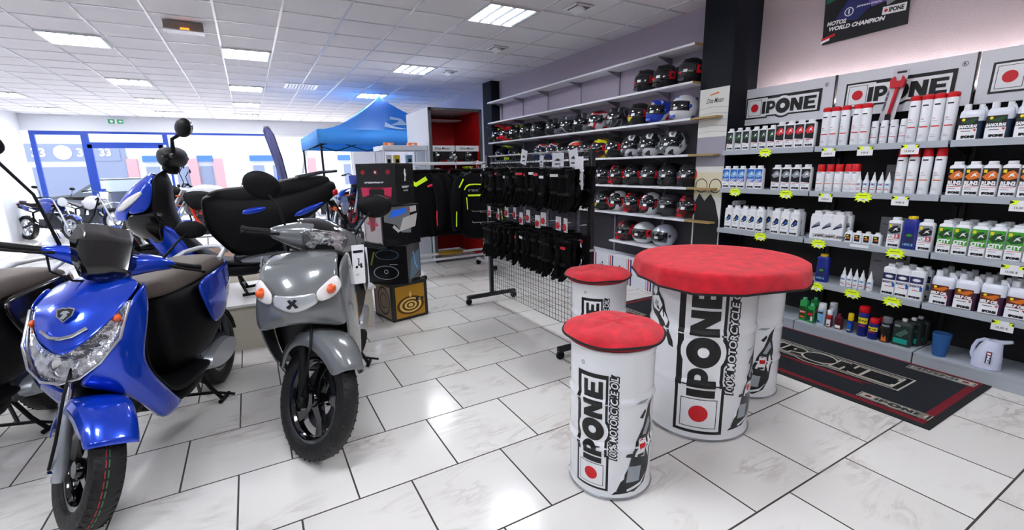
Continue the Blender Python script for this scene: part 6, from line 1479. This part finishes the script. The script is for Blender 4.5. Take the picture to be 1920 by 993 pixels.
def make_jacket(ac, style, txt=None):
    t = thing('jacket', 'x', 'jacket')
    ac_m = ac
    b = MB().m(M_JK)
    S = [(-.06, .07, .055), (-.09, .13, .075), (-.13, .215, .09), (-.22, .235, .105), (-.40, .235, .11), (-.60, .24, .105), (-.80, .25, .10), (-.98, .255, .095)]
    def dep(v):
        for (z0, w0, d0), (z1, w1, d1) in zip(S, S[1:]):
            if z1 <= v <= z0: k = (z0 - v) / (z0 - z1); return w0 + (w1 - w0) * k, d0 + (d1 - d0) * k
        return S[-1][1:]
    b.loft([[(w * math.copysign(abs(cos(a)) ** .8, cos(a)), d * math.copysign(abs(sin(a)) ** .8, sin(a)), z) for a in [2 * pi * k / 20 for k in range(20)]] for z, w, d in S]); b.build('torso', t, smooth=70, sub=1)
    for s in (1, -1):
        b = MB().m(M_JK); b.tube([(s * .17, 0, -.13), (s * .235, -.005, -.20), (s * .285, -.015, -.36), (s * .31, -.03, -.55), (s * .31, -.06, -.78), (s * .305, -.07, -.84)], [.06, .082, .078, .070, .058, .052], 14); sl_ = b.build('sleeve', t, smooth=70)
        b = MB().m(ac_m); b.tube([(s * .298, -.105, -.58), (s * .305, -.118, -.68), (s * .31, -.122, -.78)], .008, 6); b.build('sleeve_piping', sl_)
        if style in ('band', 'main'):
            b = MB().m(ac_m); b.tube([(s * .278, -.012, -.34), (s * .290, -.018, -.42)], [.082, .080], 14, cap=False) if style == 'band' else b.tube([(s * .19, -.09, -.16), (s * .25, -.088, -.27)], .011, 6); b.build('arm_band', sl_)
    b = MB().m(M_JK); b.torus((0, 0, -.055), .062, .026, 20, 8, 'z'); b.build('collar', t)
    b = MB().m(CHROME); b.tube([(0, 0, -.05), (0, 0, .03), (.014, 0, .052), (.0, 0, .068), (-.016, 0, .055)], .003, 6); b.tube([(-.18, 0, -.12), (-.05, 0, -.055), (.05, 0, -.055), (.18, 0, -.12)], .006, 6); b.build('hanger', t)
    a = Art()
    if style == 'main':
        for seg in ([(-.19, -.30), (-.165, -.25), (-.12, -.225), (-.04, -.222), (.06, -.228), (.085, -.232), (.085, -.245), (.06, -.243), (-.04, -.238), (-.11, -.242), (-.15, -.262), (-.178, -.305)],): a.poly(ac_m, seg, 0)
        a.rect(ac_m, -.14, -.385, .14, -.362, 0); a.poly(ac_m, [(-.165, -.40), (-.152, -.40), (-.145, -.56), (-.157, -.56)], 0); a.poly(ac_m, [(.165, -.40), (.152, -.40), (.145, -.56), (.157, -.56)], 0)
        a.text(LG, 'racing', .0, -.31, .045, 0, .0, .26)
    elif style == 'yoke': a.poly(ac_m, [(-.13, -.12), (0, -.2), (.13, -.12), (.16, -.17), (0, -.26), (-.16, -.17)], 0)
    else: a.poly(ac_m, [(-.2, -.22), (-.05, -.27), (-.05, -.29), (-.2, -.25)], 0); a.poly(ac_m, [(.2, -.22), (.05, -.27), (.05, -.29), (.2, -.25)], 0)
    if a.items:
        m2 = MB(); a.put(m2, lambda u, v, h: Vector((u, -(dep(v)[1] * max(0, 1 - (abs(u) / dep(v)[0]) ** 2.5) ** .4) - .006 - h, v)), .001, (.02, .02)); m2.build('trim', t, smooth=0, weld=False)
    return t
JZ = 1.535
jk = [('main', NEON, 2.66, 5.60, -20, 'black jacket with lime piping and chest lettering, nearest on the rail'), ('band', NEON, 2.58, 6.12, -52, 'black jacket with broad lime arm band, second on the rail'), ('plain', NRED, 2.40, 6.2, -62, 'black jacket with red sleeve piping behind the lime banded one'), ('yoke', NEON, 2.04, 6.2, -35, 'black jacket with lime yoke at the left of the rail'), ('plain', NRED, 2.16, 6.2, -68, 'black jacket with red shoulder marks next to the lime yoked one'), ('plain', M_GLR, 2.28, 6.2, -66, 'all black jacket in the middle of the rail')]
for st_, ac, x, y, rz, lab in jk:
    j = make_jacket(ac, st_); j.location = (x, y, JZ); j.rotation_euler.z = R(rz); j['label'] = lab; j['group'] = 'jackets on the white rail'
MB().m(M_RL).tube([(.40, -.02, 1.60), (.16, -.64, 1.60)], .010, 8).build('front_arm', t)
t = thing('folded_garment', 'mustard coloured garment lying on the lower bars of the clothes rail', 'garment', (2.45, 6.15, .33)); b = MB().m(mat('mustard', '#8a6a10', .85, bump=.4, bscale=60)); b.ell((0, 0, -.015), (.20, .11, .035), 24, 10); b.build('fabric', t)

# ================================================================== stack of advertising cubes
FB = mat('cube_black', '#0a0a0c', .3, coat=.3); FW = mat('cube_print_white', '#c9c6c2', .35); GD = mat('gold', '#b8862a', .3, metal=.6); GDD = mat('gold_dark', '#5e3c10', .35, metal=.5); GDL = mat('gold_light', '#ecc874', .3, metal=.5)
CR = mat('print_crimson', '#7a1024', .4); CRL = mat('print_pink', '#d0305a', .4); BLs = mat('print_blue', '#2a6ae0', .35, emit='#2a6ae0', es=.15); STL = mat('print_steel', '#4a6a80', .35)
def cube(lab, cx, cy, z, b, left_art, right_art, s_=.405):
    t = thing('advertising_cube', lab, 'cube', (cx, cy, z), b, 'stacked advertising cubes')
    MB().m(FB).box((0, 0, .197), (s_, s_, .390)).build('cube', t, bevel=.003)
    if left_art: put_front(t, left_art, s_ + .002, 'front_print')
    if right_art:
        m2 = MB(); right_art.put(m2, plane_fn((s_ / 2 + .001, 0, 0), (0, 1, 0), (0, 0, 1)), .0006); m2.build('side_print', t, smooth=0, weld=False)
    return t
# base: right-facing wide face = local front (-y)
a = Art(); a.rect(GD, -.165, .03, .165, .36, 0)
for k, r_ in enumerate((.155, .125, .098, .072, .048, .028)): a.disc(GDD if k % 2 == 0 else GDL, 0, .15, r_, 1 + k, 30, r_ * .62)
a.disc(GDL, 0, .26, .014, 9, 16, .024); a.poly(GDL, [(-.006, .275), (.006, .275), (0, .31)], 9); a.rect(LK, .06, .185, .15, .215, 9); a.text(GDL, 'OIL', .105, .2, .016, 10, .03)
b_ = Art(); b_.rect(mat('print_tan', '#a08d7c', .4), -.17, .03, .17, .36, 0); b_.disc(LK, .02, .2, .13, 1, 30, .15, rin=.115); b_.disc(LK, .02, .2, .08, 1, 24, rin=.07)
BASE = cube('advertising cube with golden oil drop picture at the bottom of the stack', 1.255, 4.63, 0, R(12), a, None)
m2 = MB(); b_.put(m2, plane_fn((-.2035, 0, 0), (0, -1, 0), (0, 0, 1)), .0006); m2.build('side_print', BASE, smooth=0, weld=False)
a = Art(); a.disc(mat('print_line', '#8f979c', .4), -.02, .12, .13, 0, 30, .07, rin=.122); a.disc(STL, .0, .30, .12, 0, 30, .05, rin=.113); a.disc(LG, -.02, .13, .022, 1, 18, rin=.016); a.rect(LG, .02, .2, .1, .206, 0); a.poly(mat('print_olive', '#5a6a20', .4), [(-.18, .2), (-.14, .33), (-.12, .33), (-.165, .19)], 0)
b_ = Art(); b_.poly(STL, [(-.16, .03), (.17, .08), (.17, .3), (-.1, .25)], 0); b_.poly(LLB, [(-.12, .27), (.0, .31), (.02, .2), (.1, .1), (.08, .1), (.0, .18), (-.02, .29)], 1)
cube('black advertising cube with faint scooter outline, second from the floor', 1.215, 4.60, .394, R(-36), a, b_)
a = Art(); a.rect(mat('print_grey', '#77797c', .4), -.18, .02, .10, .375, 0); a.poly(BLs, [(-.12, .27), (.03, .30), (.07, .335), (.05, .36), (-.10, .34)], 2); a.poly(FB, [(-.19, .0), (.19, .0), (.19, .1), (.0, .12), (-.06, .2), (-.19, .24)], 1); a.poly(FW, [(-.03, .13), (.15, .17), (.18, .3), (.02, .26)], 2); a.poly(FW, [(.1, .31), (.17, .32), (.17, .375), (.1, .37)], 2); a.poly(FW, [(-.1, .18), (-.04, .12), (-.02, .14), (-.08, .2)], 2); a.poly(LR, [(.075, .33), (.1, .34), (.09, .36)], 3)
b_ = Art(); b_.rect(mat('print_pale', '#b9aeb2', .4), -.18, .02, .18, .375, 0); b_.poly(CR, [(-.1, .375), (.1, .375), (.05, .15), (-.05, .12)], 1); b_.poly(CRL, [(-.14, .2), (-.04, .18), (-.06, .24)], 2); b_.poly(CRL, [(.14, .2), (.04, .18), (.06, .24)], 2)
c3 = cube('advertising cube with blue dashboard picture, third from the floor', 1.21, 4.60, .788, R(12), a, None)
m2 = MB(); b_.put(m2, plane_fn((-.2035, 0, 0), (0, -1, 0), (0, 0, 1)), .0006); m2.build('side_print', c3, smooth=0, weld=False)
a = Art()
for x_, m_ in ((-.13, LR), (0.0, LW), (.13, LR)): a.disc(m_, x_, .31, .011, 1, 12); a.disc(CR, x_, .31, .026, 0, 16)
a.text(LW, 'SPEEDFIGHT', -.02, .215, .014, 0, .05, .2, .3); a.poly(CR, [(-.16, .17), (.16, .17), (.14, .06), (-.14, .06)], 0); a.poly(CRL, [(-.16, .17), (-.06, .16), (-.08, .1), (-.15, .08)], 1); a.poly(CRL, [(.16, .17), (.06, .16), (.08, .1), (.15, .08)], 1); a.rect(FB, -.08, .09, .08, .15, 2); a.rect(LK, -.06, .11, .06, .125, 3)
b_ = Art(); b_.poly(LW, [(-.02, .22), (-.005, .26), (-.02, .30), (.0, .345), (.02, .33), (.015, .29), (.03, .30), (.028, .275), (.01, .26), (.02, .22), (.01, .22), (.002, .245), (-.008, .22)], 0); b_.text(LW, 'PEUGEOT', 0, .165, .02, 0, .04, .15); b_.text(LW, 'SCOOTERS', 0, .13, .014, 0, .04, .1)
cube('top advertising cube with three lights and standing lion emblem', 1.185, 4.60, 1.182, R(-42), a, b_)

# ================================================================== tent
TB = mat('tent_blue', '#4aa4ee', .6)
_n = TB.node_tree; _t = _n.nodes.new('ShaderNodeBsdfTranslucent'); _t.inputs[0].default_value = lin('#7cc4fa'); _m = _n.nodes.new('ShaderNodeMixShader'); _m.inputs[0].default_value = .45
_n.links.new(_n.nodes['Principled BSDF'].outputs[0], _m.inputs[1]); _n.links.new(_t.outputs[0], _m.inputs[2]); _n.links.new(_m.outputs[0], _n.nodes['Material Output'].inputs[0])
TW = mat('tent_print', '#b9d6ee', .6)
t = thing('canopy_tent', 'blue pop-up canopy tent standing in the showroom', 'tent', (2.68, 10.5, 0))
h_ = 1.5; zt, ze = 3.07, 2.24
def tent_pt(u, side):     # u along the eave -1..1 , v 0 eave ->1 peak
    return None
rows_by = []
b = MB().m(TB)
for side in range(4):
    rows = []
    for i in range(11):
        v = i / 10; z = ze + (zt - ze) * (v ** 1.75 * .82 + v * .18)
        rows.append([(Matrix.Rotation(side * pi / 2, 3, 'Z') @ Vector(((1 - v) * h_ * u, -(1 - v) * h_, z - .05 * (1 - u * u) * v * (1 - v)))) for u in [-1 + 2 * j / 10 for j in range(11)]])
    b.grid(rows)
b.build('roof', t, smooth=30, solid=.004)
for side in range(4):
    rm = Matrix.Rotation(side * pi / 2, 3, 'Z')
    b = MB().m(TB); b.grid([[rm @ Vector((h_ * u, -h_ - .006, z + (-.03 * (1 - u * u) if z < 2.1 else 0))) for u in [-1 + 2 * j / 12 for j in range(13)]] for z in (ze + .01, ze - .24)]); b.build('valance', t, smooth=60, solid=.003)
    b = MB().m(PL_B)
    for k in range(4):
        x0, x1 = -h_ + h_ * .5 * k, -h_ + h_ * .5 * (k + 1)
        b.tube([rm @ Vector((x0, -h_ + .03, 2.22)), rm @ Vector((x1, -h_ + .03, 1.98))], .011, 6); b.tube([rm @ Vector((x0, -h_ + .03, 1.98)), rm @ Vector((x1, -h_ + .03, 2.22))], .011, 6)
    b.build('scissor_truss', t, smooth=0)
    c = rm @ Vector((-h_ + .03, -h_ + .03, 0)); MB().m(PL_B).box((c.x, c.y, 1.12), (.035, .035, 2.24)).build('leg', t, smooth=0)
    MB().m(PL_B).box((c.x, c.y, .01), (.09, .09, .02)).build('foot_plate', t, smooth=0)
b = MB().m(PL_B)
for side in range(4):
    rm = Matrix.Rotation(side * pi / 2, 3, 'Z'); b.tube([rm @ Vector((-h_ + .03, -h_ + .03, 2.0)), Vector((0, 0, 2.5))], .011, 6)
b.tube([(0, 0, 2.45), (0, 0, 3.04)], .016, 8); b.build('centre_struts', t, smooth=0)
MB().m(TB).lathe([(.09, 2.98), (.04, 3.08), (.0001, 3.10)], n=16, cap=False).build('peak_cap', t)
a = Art(); a.poly(TW, [(-.1, .30), (.35, .34), (.45, .52), (.1, .58), (-.02, .50), (.3, .48)], 0); a.poly(TW, [(-.25, .25), (.05, .12), (.2, .14), (-.05, .28), (-.18, .42)], 0); a.poly(TW, [(.42, .14), (.62, .3), (.55, .42), (.38, .28)], 0)
def tf(u, v, h):
    z = ze + (zt - ze) * (v ** 1.75 * .82 + v * .18); return Vector((u * (1 - v) * h_ * .8, -(1 - v) * h_ - .012 - h, z + .012))
m2 = MB(); a.put(m2, tf, .001, (.06, .06)); m2.build('print', t, smooth=0, weld=False)

# ================================================================== mirror cabinet, glass case
t = thing('mirror_cabinet', 'tall pale mirror cabinet with grey frame, reflection built as red interior, behind the jackets', 'cabinet', (2.54, 7.0, 0))
CW = mat('cabinet_white', '#d3d7e0', .5); CRD = mat('reflection_red', '#c81414', .5); CFR = mat('cabinet_frame', '#5a5b5e', .4, metal=.4)  # red interior, cards and helmets stand in for the mirror's reflection
MB().m(CW).box((-.012, .55, 1.22), (.02, 1.1, 2.44)).build('left_side', t, smooth=0); MB().m(CW).box((.88, .55, 1.22), (.02, 1.1, 2.44)).build('right_side', t, smooth=0)
MB().m(CW).box((.435, .55, 2.43), (.90, 1.1, .02)).build('top', t, smooth=0); MB().m(CRD).box((.435, 1.09, 1.22), (.87, .02, 2.40)).build('reflected_red_back', t, smooth=0)
MB().m(CRD).box((.864, .55, 1.22), (.01, 1.06, 2.40)).build('reflected_red_side', t, smooth=0); MB().m(CRD).box((.006, .55, 1.22), (.01, 1.06, 2.40)).build('reflected_red_side', t, smooth=0)
b = MB().m(CFR)
for x in (0, .87): b.box((x, -.01, 1.22), (.045, .03, 2.44))
b.box((.435, -.01, 2.42), (.91, .03, .045)); b.box((.435, -.01, .04), (.91, .03, .08)); b.build('front_frame', t, smooth=0)
MB().m(WHT).box((.435, .85, 2.33), (.84, .3, .03)).build('light_panel', t, smooth=0)
for z in (1.60, 1.25, .9, .5): MB().m(CW).box((.435, .55, z), (.85, .9, .018)).build('shelf', t, smooth=0)
for x in (.22, .65):
    a = Art(); a.text(LK, 'Dina Motor', x, 0, .035, 1, .02, .26, .3)
    MB().m(WHT).box((x, .06, 1.83), (.41, .01, .09)).build('header_card', t, smooth=0)
    m2 = MB(); a.put(m2, plane_fn((0, .054, 1.83), (1, 0, 0), (0, 0, 1)), .0005); m2.build('header_print', t, smooth=0, weld=False)
MB().m(FB).box((.435, .10, 1.72), (.83, .02, .13)).build('dark_band', t, smooth=0)
k = 0
for z, kk in ((1.61, ('grey', 'wno', 'grey')), (1.26, ('wrd', 'brd', 'cgrn')), (.91, ('wrd', 'blk', 'wrd'))):
    for i, key in enumerate(kk):
        dup(HP[key], (2.54 + .16 + .28 * i, 7.22, z), -R(25), '%s as mirror reflection, %s of three, %s shelf' % (DN[key], nth(i, 3).replace(' from left', ''), {1.61: 'top', 1.26: 'middle', .91: 'lower'}[z]), 'helmets shown as mirror reflection')
t = thing('glass_case', 'glass showcase with white top left of the mirror cabinet', 'showcase', (1.82, 7.1, 0))
b = MB().m(CW); b.box((.34, .28, 1.84), (.70, .60, .07)); b.build('top', t, bevel=.004); MB().m(CW).box((.34, .28, .3), (.68, .56, .6)).build('base', t, bevel=.004)
for x, y in ((.01, .01), (.67, .01), (.01, .55), (.67, .55)): MB().m(M_RL).box((x, y, 1.2), (.018, .018, 1.22)).build('corner_post', t, smooth=0)
for z in (1.55, 1.25, .95): MB().m(mat('glass_shelf', '#cfe2ea', .1, trans=.7, ior=1.2)).box((.34, .28, z), (.64, .52, .01)).build('glass_shelf', t, smooth=0)
MB().m(M_GLASS).box((.34, .003, 1.2), (.64, .005, 1.2)).build('front_pane', t, smooth=0)
for i, (x, z, m_, nm_) in enumerate(((.12, 1.556, WHT, 'white'), (.25, 1.556, LY, 'yellow'), (.45, 1.556, LLB, 'pale blue'), (.15, 1.256, LR, 'red'), (.35, 1.256, AC['w'], 'light grey'), (.52, 1.256, LB, 'blue'))):
    q = thing('small_carton', 'small %s carton inside the glass showcase' % nm_, 'box', (1.82 + x, 7.3, z)); MB().m(m_).box((0, 0, .09), (.09, .09, .18)).build('carton', q, bevel=.002); MB().m(LK).box((0, -.0455, .09), (.05, .002, .06)).build('label', q, smooth=0)
for i, x in enumerate((1.95, 2.32)):
    q = thing('orange_box', 'orange box on top of the glass showcase, %s one' % ('left', 'right')[i], 'box', (x, 7.25, 1.877)); MB().m(mat('box_orange', '#e8701a', .5)).box((0, 0, .022), (.14, .10, .045)).build('carton', q, bevel=.002); MB().m(WHT).box((0, -.051, .022), (.06, .002, .02)).build('label', q, smooth=0)
# feather flag and white board by the window
t = thing('feather_flag', 'tall dark violet feather flag on a curved pole near the window', 'flag', (.95, 13.6, 0))
P = [Vector((0.02, 0, .0)), Vector((0, 0, 1.0)), Vector((-.12, 0, 1.9)), Vector((-.24, 0, 2.45)), Vector((-.34, 0, 2.66)), Vector((-.44, 0, 2.66)), Vector((-.48, 0, 2.52))]
MB().m(PL_B).tube(P, [.014, .014, .012, .010, .008, .006, .004], 8).build('pole', t)
FV = mat('flag_violet', '#4a4a6e', .35, bump=.5, bscale=12)
R_ = [Vector((0, 0, .95)), Vector((-.03, 0, 1.3)), Vector((-.10, 0, 1.8)), Vector((-.19, 0, 2.25)), Vector((-.28, 0, 2.55)), Vector((-.36, 0, 2.65)), Vector((-.43, 0, 2.64))]
L_ = [Vector((-.12, 0, .95)), Vector((-.22, 0, 1.3)), Vector((-.32, 0, 1.8)), Vector((-.42, 0, 2.25)), Vector((-.47, 0, 2.45)), Vector((-.475, 0, 2.55)), Vector((-.46, 0, 2.6))]
MB().m(FV).grid([[r + (l - r) * k / 6 + Vector((0, .03 * sin(k * 2.2 + i), 0)) for k in range(7)] for i, (r, l) in enumerate(zip(R_, L_))]).build('cloth', t, smooth=60, solid=.003)
b = MB().m(STEEL2); b.box((0.02, 0, .01), (.5, .08, .02)); b.box((.02, 0, .011), (.08, .5, .02)); b.build('cross_base', t, smooth=0)
t = thing('leaning_board', 'white sign board leaning by the shop window left of the tent', 'board', (1.25, 13.2, 0))
b = MB().m(WHT); b.box((.1, 0, 1.95), (.06, .45, 1.0), Matrix.Rotation(R(14), 3, 'Y')); b.build('board', t, bevel=.004); MB().m(STEEL2).tube([(-.02, 0, 1.45), (-.1, 0, .0)], .015, 8).build('stand', t); MB().m(STEEL2).tube([(-.02, 0, 1.45), (.2, .1, .0)], .015, 8).build('stand', t)
# ================================================================== motorcycles in the background
def motorcycle(lab, loc, rz, tank, frame=None, seat_m=None, kind='naked', lean=0, panel=None, rim=None, group=None, zrot=0):
    t = thing('motorcycle', lab, 'motorcycle', loc, rz)
    t.rotation_euler = (lean, zrot, rz)
    frame = frame or PL_B; panel = panel or tank; off = kind == 'dirt'
    fr, rr_ = (.34, .31) if off else (.30, .30); wb = .70
    for x, r_, w_, nm_ in ((wb, fr, .10, 'front_wheel'), (-wb, rr_, .13, 'rear_wheel')):
        b = MB().m(TYRE); h = w_ / 2; ri = r_ * .72
        b.lathe([(ri, -h * .6), (r_ * .88, -h), (r_ * .97, -h * .7), (r_, 0), (r_ * .97, h * .7), (r_ * .88, h), (ri, h * .6)], (x, 0, r_), 36, 'y', cap=False)
        if off:
            for k in range(30): a = 2 * pi * k / 30; b.box((x + r_ * cos(a), 0, r_ + r_ * sin(a)), (.018, w_ * .8, .018), Matrix.Rotation(-a, 3, 'Y'))
        wh = b.build(nm_, t)
        b = MB().m(rim or ALU); b.lathe([(ri - .02, -h * .5), (ri + .004, -h * .6), (ri + .004, h * .6), (ri - .02, h * .5), (ri - .02, -h * .5)], (x, 0, r_), 36, 'y', cap=False); b.lathe([(.0001, -.05), (.035, -.05), (.035, .05), (.0001, .05)], (x, 0, r_), 14, 'y', cap=False)
        for k in range(18 if off else 8):
            a = 2 * pi * k / (18 if off else 8); b.tube([(x + .03 * cos(a), 0, r_ + .03 * sin(a)), (x + (ri - .01) * cos(a + .12), 0, r_ + (ri - .01) * sin(a + .12))], .004 if off else .010, 5)
        b.build('rim', wh)
        b = MB().m(STEEL2); b.lathe([(.09, .055), (.14, .055), (.14, .060), (.09, .060), (.09, .055)], (x, 0, r_), 26, 'y', cap=False); b.build('brake_disc', wh)
    hx, hz = wb - .36, .94 + (.10 if off else 0)
    for s in (1, -1):
        b = MB().m(ALU); b.tube([(wb, s * .085, fr), (wb - .13, s * .085, fr + .26)], .026, 10); b.tube([(wb - .13, s * .085, fr + .26), (hx, s * .085, hz)], .018, 10); b.build('fork_leg', t)
    b = MB().m(frame); sh = Vector((hx - .02, 0, hz - .08)); sp = Vector((-.32, 0, .42))
    for s in (1, -1):
        o = Vector((0, s * .11, 0)); pts = [sh + o * .3, Vector((.12, s * .13, .78)), Vector((-.28, s * .13, .66)), sp + o]
        b.tube(pts, .022, 8); b.tube([sh + o * .3, Vector((.22, s * .12, .50)), Vector((.05, s * .12, .30)), sp + o], .018, 8)
        if kind == 'trellis':
            b.tube([(.18, s * .14, .60), (-.22, s * .14, .52)], .016, 8)
            for x0, x1 in ((.25, .10), (.10, -.02), (-.02, -.15), (-.15, -.26)): b.tube([(x0, s * .14, .80 - (.25 - x0) * .3), (x1, s * .14, .56)], .013, 6)
        b.tube([(-.28, s * .11, .66), (-.80, s * .09, .80 + (.06 if off else 0))], .016, 8)
    b.build('frame', t)
    b = MB().m(STEEL2); b.box((.02, 0, .40), (.34, .24, .22)); b.loft([[(.12 + dx, dy, z) for dx, dy in ((-.08, -.09), (.08, -.09), (.08, .09), (-.08, .09))] for z in (.50, .66)])
    for k in range(6): b.box((.12, 0, .52 + k * .025), (.20, .22, .008))
    b.lathe([(.0001, .12), (.085, .12), (.095, .145), (.08, .165), (.0001, .165)], (-.04, 0, .38), 18, 'y', cap=False); b.build('engine', t, bevel=.006)
    b = MB().m(ALU); b.tube([(.20, .05, .58), (.32, .09, .42), (.22, .13, .26), (-.2, .16, .26)], .022, 8); b.tube([(-.2, .16, .26), (-.35, .17, .32), (-.72, .19, .50 if off else .42)], [.03, .05, .052], 12); b.build('exhaust', t)
    b = MB().m(STEEL2)
    for s in (1, -1): b.tube([sp + Vector((0, s * .09, 0)), (-wb, s * .09, rr_)], .026, 8)
    b.build('swingarm', t)
    b = MB().m(tank); T_ = ((.32, .05, .86, .93), (.24, .10, .80, .99), (.08, .15, .76, 1.03), (-.10, .14, .76, 1.0), (-.24, .08, .78, .92)) if not off else ((.34, .04, .86, .96), (.22, .09, .80, 1.02), (.05, .11, .80, 1.0), (-.12, .07, .82, .95))
    b.loft([super_sec(*q) for q in T_]); b.build('fuel_tank', t, smooth=70, sub=1)
    b = MB().m(seat_m or SEATB); S_ = ((-.16, .09, .80, .92), (-.35, .13, .78, .89), (-.55, .12, .82, .93), (-.80, .08, .90, .97), (-.86, .03, .92, .95)) if not off else ((.02, .06, .90, 1.0), (-.3, .08, .88, .98), (-.65, .08, .92, 1.0), (-.8, .05, .95, .99))
    b.loft([super_sec(*q) for q in S_]); b.build('seat', t, smooth=70, sub=1)
    for s in (1, -1):
        b = MB().m(panel); b.grid([[(.34, s * .12, .92), (.10, s * .18, .93), (-.08, s * .165, .86)], [(.36, s * .16, .80), (.14, s * .21, .80), (-.04, s * .17, .78)], [(.26, s * .14, .64), (.12, s * .17, .64), (.0, s * .15, .70)]]); b.build('side_shroud', t, smooth=60, sub=1, solid=.008)
        b = MB().m(panel); b.grid([[(-.36, s * .13, .80), (-.6, s * .12, .84), (-.86, s * .06, .92)], [(-.40, s * .14, .66), (-.6, s * .12, .74), (-.84, s * .05, .88)]]); b.build('tail_panel', t, smooth=60, sub=1, solid=.008)
    rows = []
    for k in range(9):
        a = R(35 + 100 * k / 8); q = fr + (.16 if off else .025); rows.append([(wb + q * cos(a) * (1.25 if off else 1), y, fr + q * sin(a)) for y in (-.065, 0, .065)])
    b = MB().m(panel); b.grid(rows); b.build('front_fender', t, smooth=60, solid=.006)
    b = MB().m(PL_B); b.grid([[(-.78, y, .90) for y in (-.07, 0, .07)], [(-.95, y, .84) for y in (-.07, 0, .07)], [(-1.05, y, .68) for y in (-.05, 0, .05)]]); b.build('rear_fender', t, smooth=60, solid=.008)
    b = MB().m(TAILR); b.ell((-.90, 0, .90), (.03, .05, .02), 12, 6); b.build('tail_light', t)
    if not off:
        b = MB().m(PL_B); b.lathe([(.06, -.08), (.10, -.02), (.11, .02)], (hx + .12, 0, hz - .02), 18, 'x', cap=False); hl = b.build('headlight', t); b = MB().m(mat('lens_far', '#c9ced6', .1)); b.lathe([(.0001, .035), (.07, .028), (.107, .018)], (hx + .12, 0, hz - .02), 18, 'x', cap=False); b.build('lens', hl)
        for s in (1, -1):
            MB().m(AMBER).ell((hx + .06, s * .16, hz - .08), (.03, .018, .014), 10, 6).build('indicator', t)
            b = MB().m(PL_B); b.tube([(hx - .05, s * .30, hz + .09), (hx - .02, s * .33, hz + .22), (hx - .06, s * .36, hz + .30)], .006, 6); b.ell((hx - .08, s * .38, hz + .31), (.012, .065, .035), 12, 8); b.build('mirror', t)
    else:
        b = MB().m(panel); b.prism([(-.10, hz - .12), (.10, hz - .12), (.12, hz + .06), (-.12, hz + .06)], .02, 'x', hx + .10); b.build('number_plate', t, bevel=.01)
    b = MB().m(STEEL2); b.tube([(hx - .10, -.37, hz + .06), (hx - .04, -.18, hz + .10), (hx, -.07, hz + .05), (hx, .07, hz + .05), (hx - .04, .18, hz + .10), (hx - .10, .37, hz + .06)], .012, 8); b.build('handlebar', t)
    for s in (1, -1): MB().m(PL_B).tube([(hx - .065, s * .26, hz + .075), (hx - .10, s * .38, hz + .058)], .018, 8).build('grip', t)
    MB().m(STEEL2).tube([(-.05, .12, .30), (-.10, .26, .012)], .010, 6).build('side_stand', t)
    return t
PW = mat('paint_white_moto', '#e4e4e8', .25, coat=.8); PR = mat('paint_red_moto', '#c81a22', .25, coat=.8); FR_ = mat('frame_red', '#e03018', .3, coat=.4); PS = mat('paint_silver', '#a9b4c4', .3, metal=.5, coat=.6); PDB = mat('paint_deep_blue', '#1636a0', .25, metal=.2, coat=.8)
motorcycle('dark blue naked motorcycle near the left wall with amber fork indicator', (-4.35, 15.1, 0), R(-42), PDB, lean=R(-6))
motorcycle('white and red supermotard motorcycle behind the dark blue one by the door', (-3.75, 15.9, 0), R(-35), PW, kind='dirt', panel=PW, rim=ALU, lean=R(-6))
# second platform with red framed motorcycle
t = thing('platform', 'low brown carpeted platform behind the podium', 'platform', (-.55, 8.1, 0))
MB().m(mat('carpet_brown', '#9a7f6a', .95, bump=.6, bscale=300)).box((0, 0, .17), (2.6, 1.5, .34)).build('deck', t, bevel=.01); MB().m(M_PODF).box((0, -.76, .15), (2.6, .02, .30)).build('front_board', t, smooth=0)
motorcycle('white tank motorcycle with bright red trellis frame on the brown platform', (-.50, 8.1, .34), R(180), PW, frame=FR_, kind='trellis', lean=R(5), panel=PL_B)
motorcycle('black motorcycle far back by the window above the red framed one', (-.9, 11.6, 0), R(160), P_BLK, lean=R(5))
motorcycle('black and red motorcycle far back right of the blue flagged window', (.25, 14.4, 0), R(200), PR, lean=R(5), panel=P_BLK)
motorcycle('red motorcycle standing under the left edge of the tent', (1.9, 14.0, 0), R(150), PR, lean=R(4))
motorcycle('silver motorcycle under the tent left of the dirt bike', (1.55, 10.1, 0), R(-120), PS, panel=PS, lean=R(-5))
t = thing('bike_stand', 'steel lift stand under the blue dirt bike in the tent', 'stand', (2.28, 10.75, 0))
b = MB().m(STEEL2)
for x, y in ((-.2, -.15), (.2, -.15), (.2, .15), (-.2, .15)): b.box((x, y, .22), (.03, .03, .44))
b.box((0, 0, .45), (.5, .4, .03)); b.build('stand_frame', t, smooth=0); MB().m(mat('rubber_mat', '#2a2a2e', .9)).box((0, 0, .472), (.46, .36, .014)).build('rubber_pad', t, smooth=0)
motorcycle('blue dirt bike raised on a stand under the tent', (2.26, 10.75, .31), R(-128), PDB, kind='dirt', panel=PDB, rim=PR)
motorcycle('white dirt bike standing behind the advertising cubes under the tent', (3.35, 10.3, 0), R(-150), PW, kind='dirt', rim=ALU, lean=R(-5))
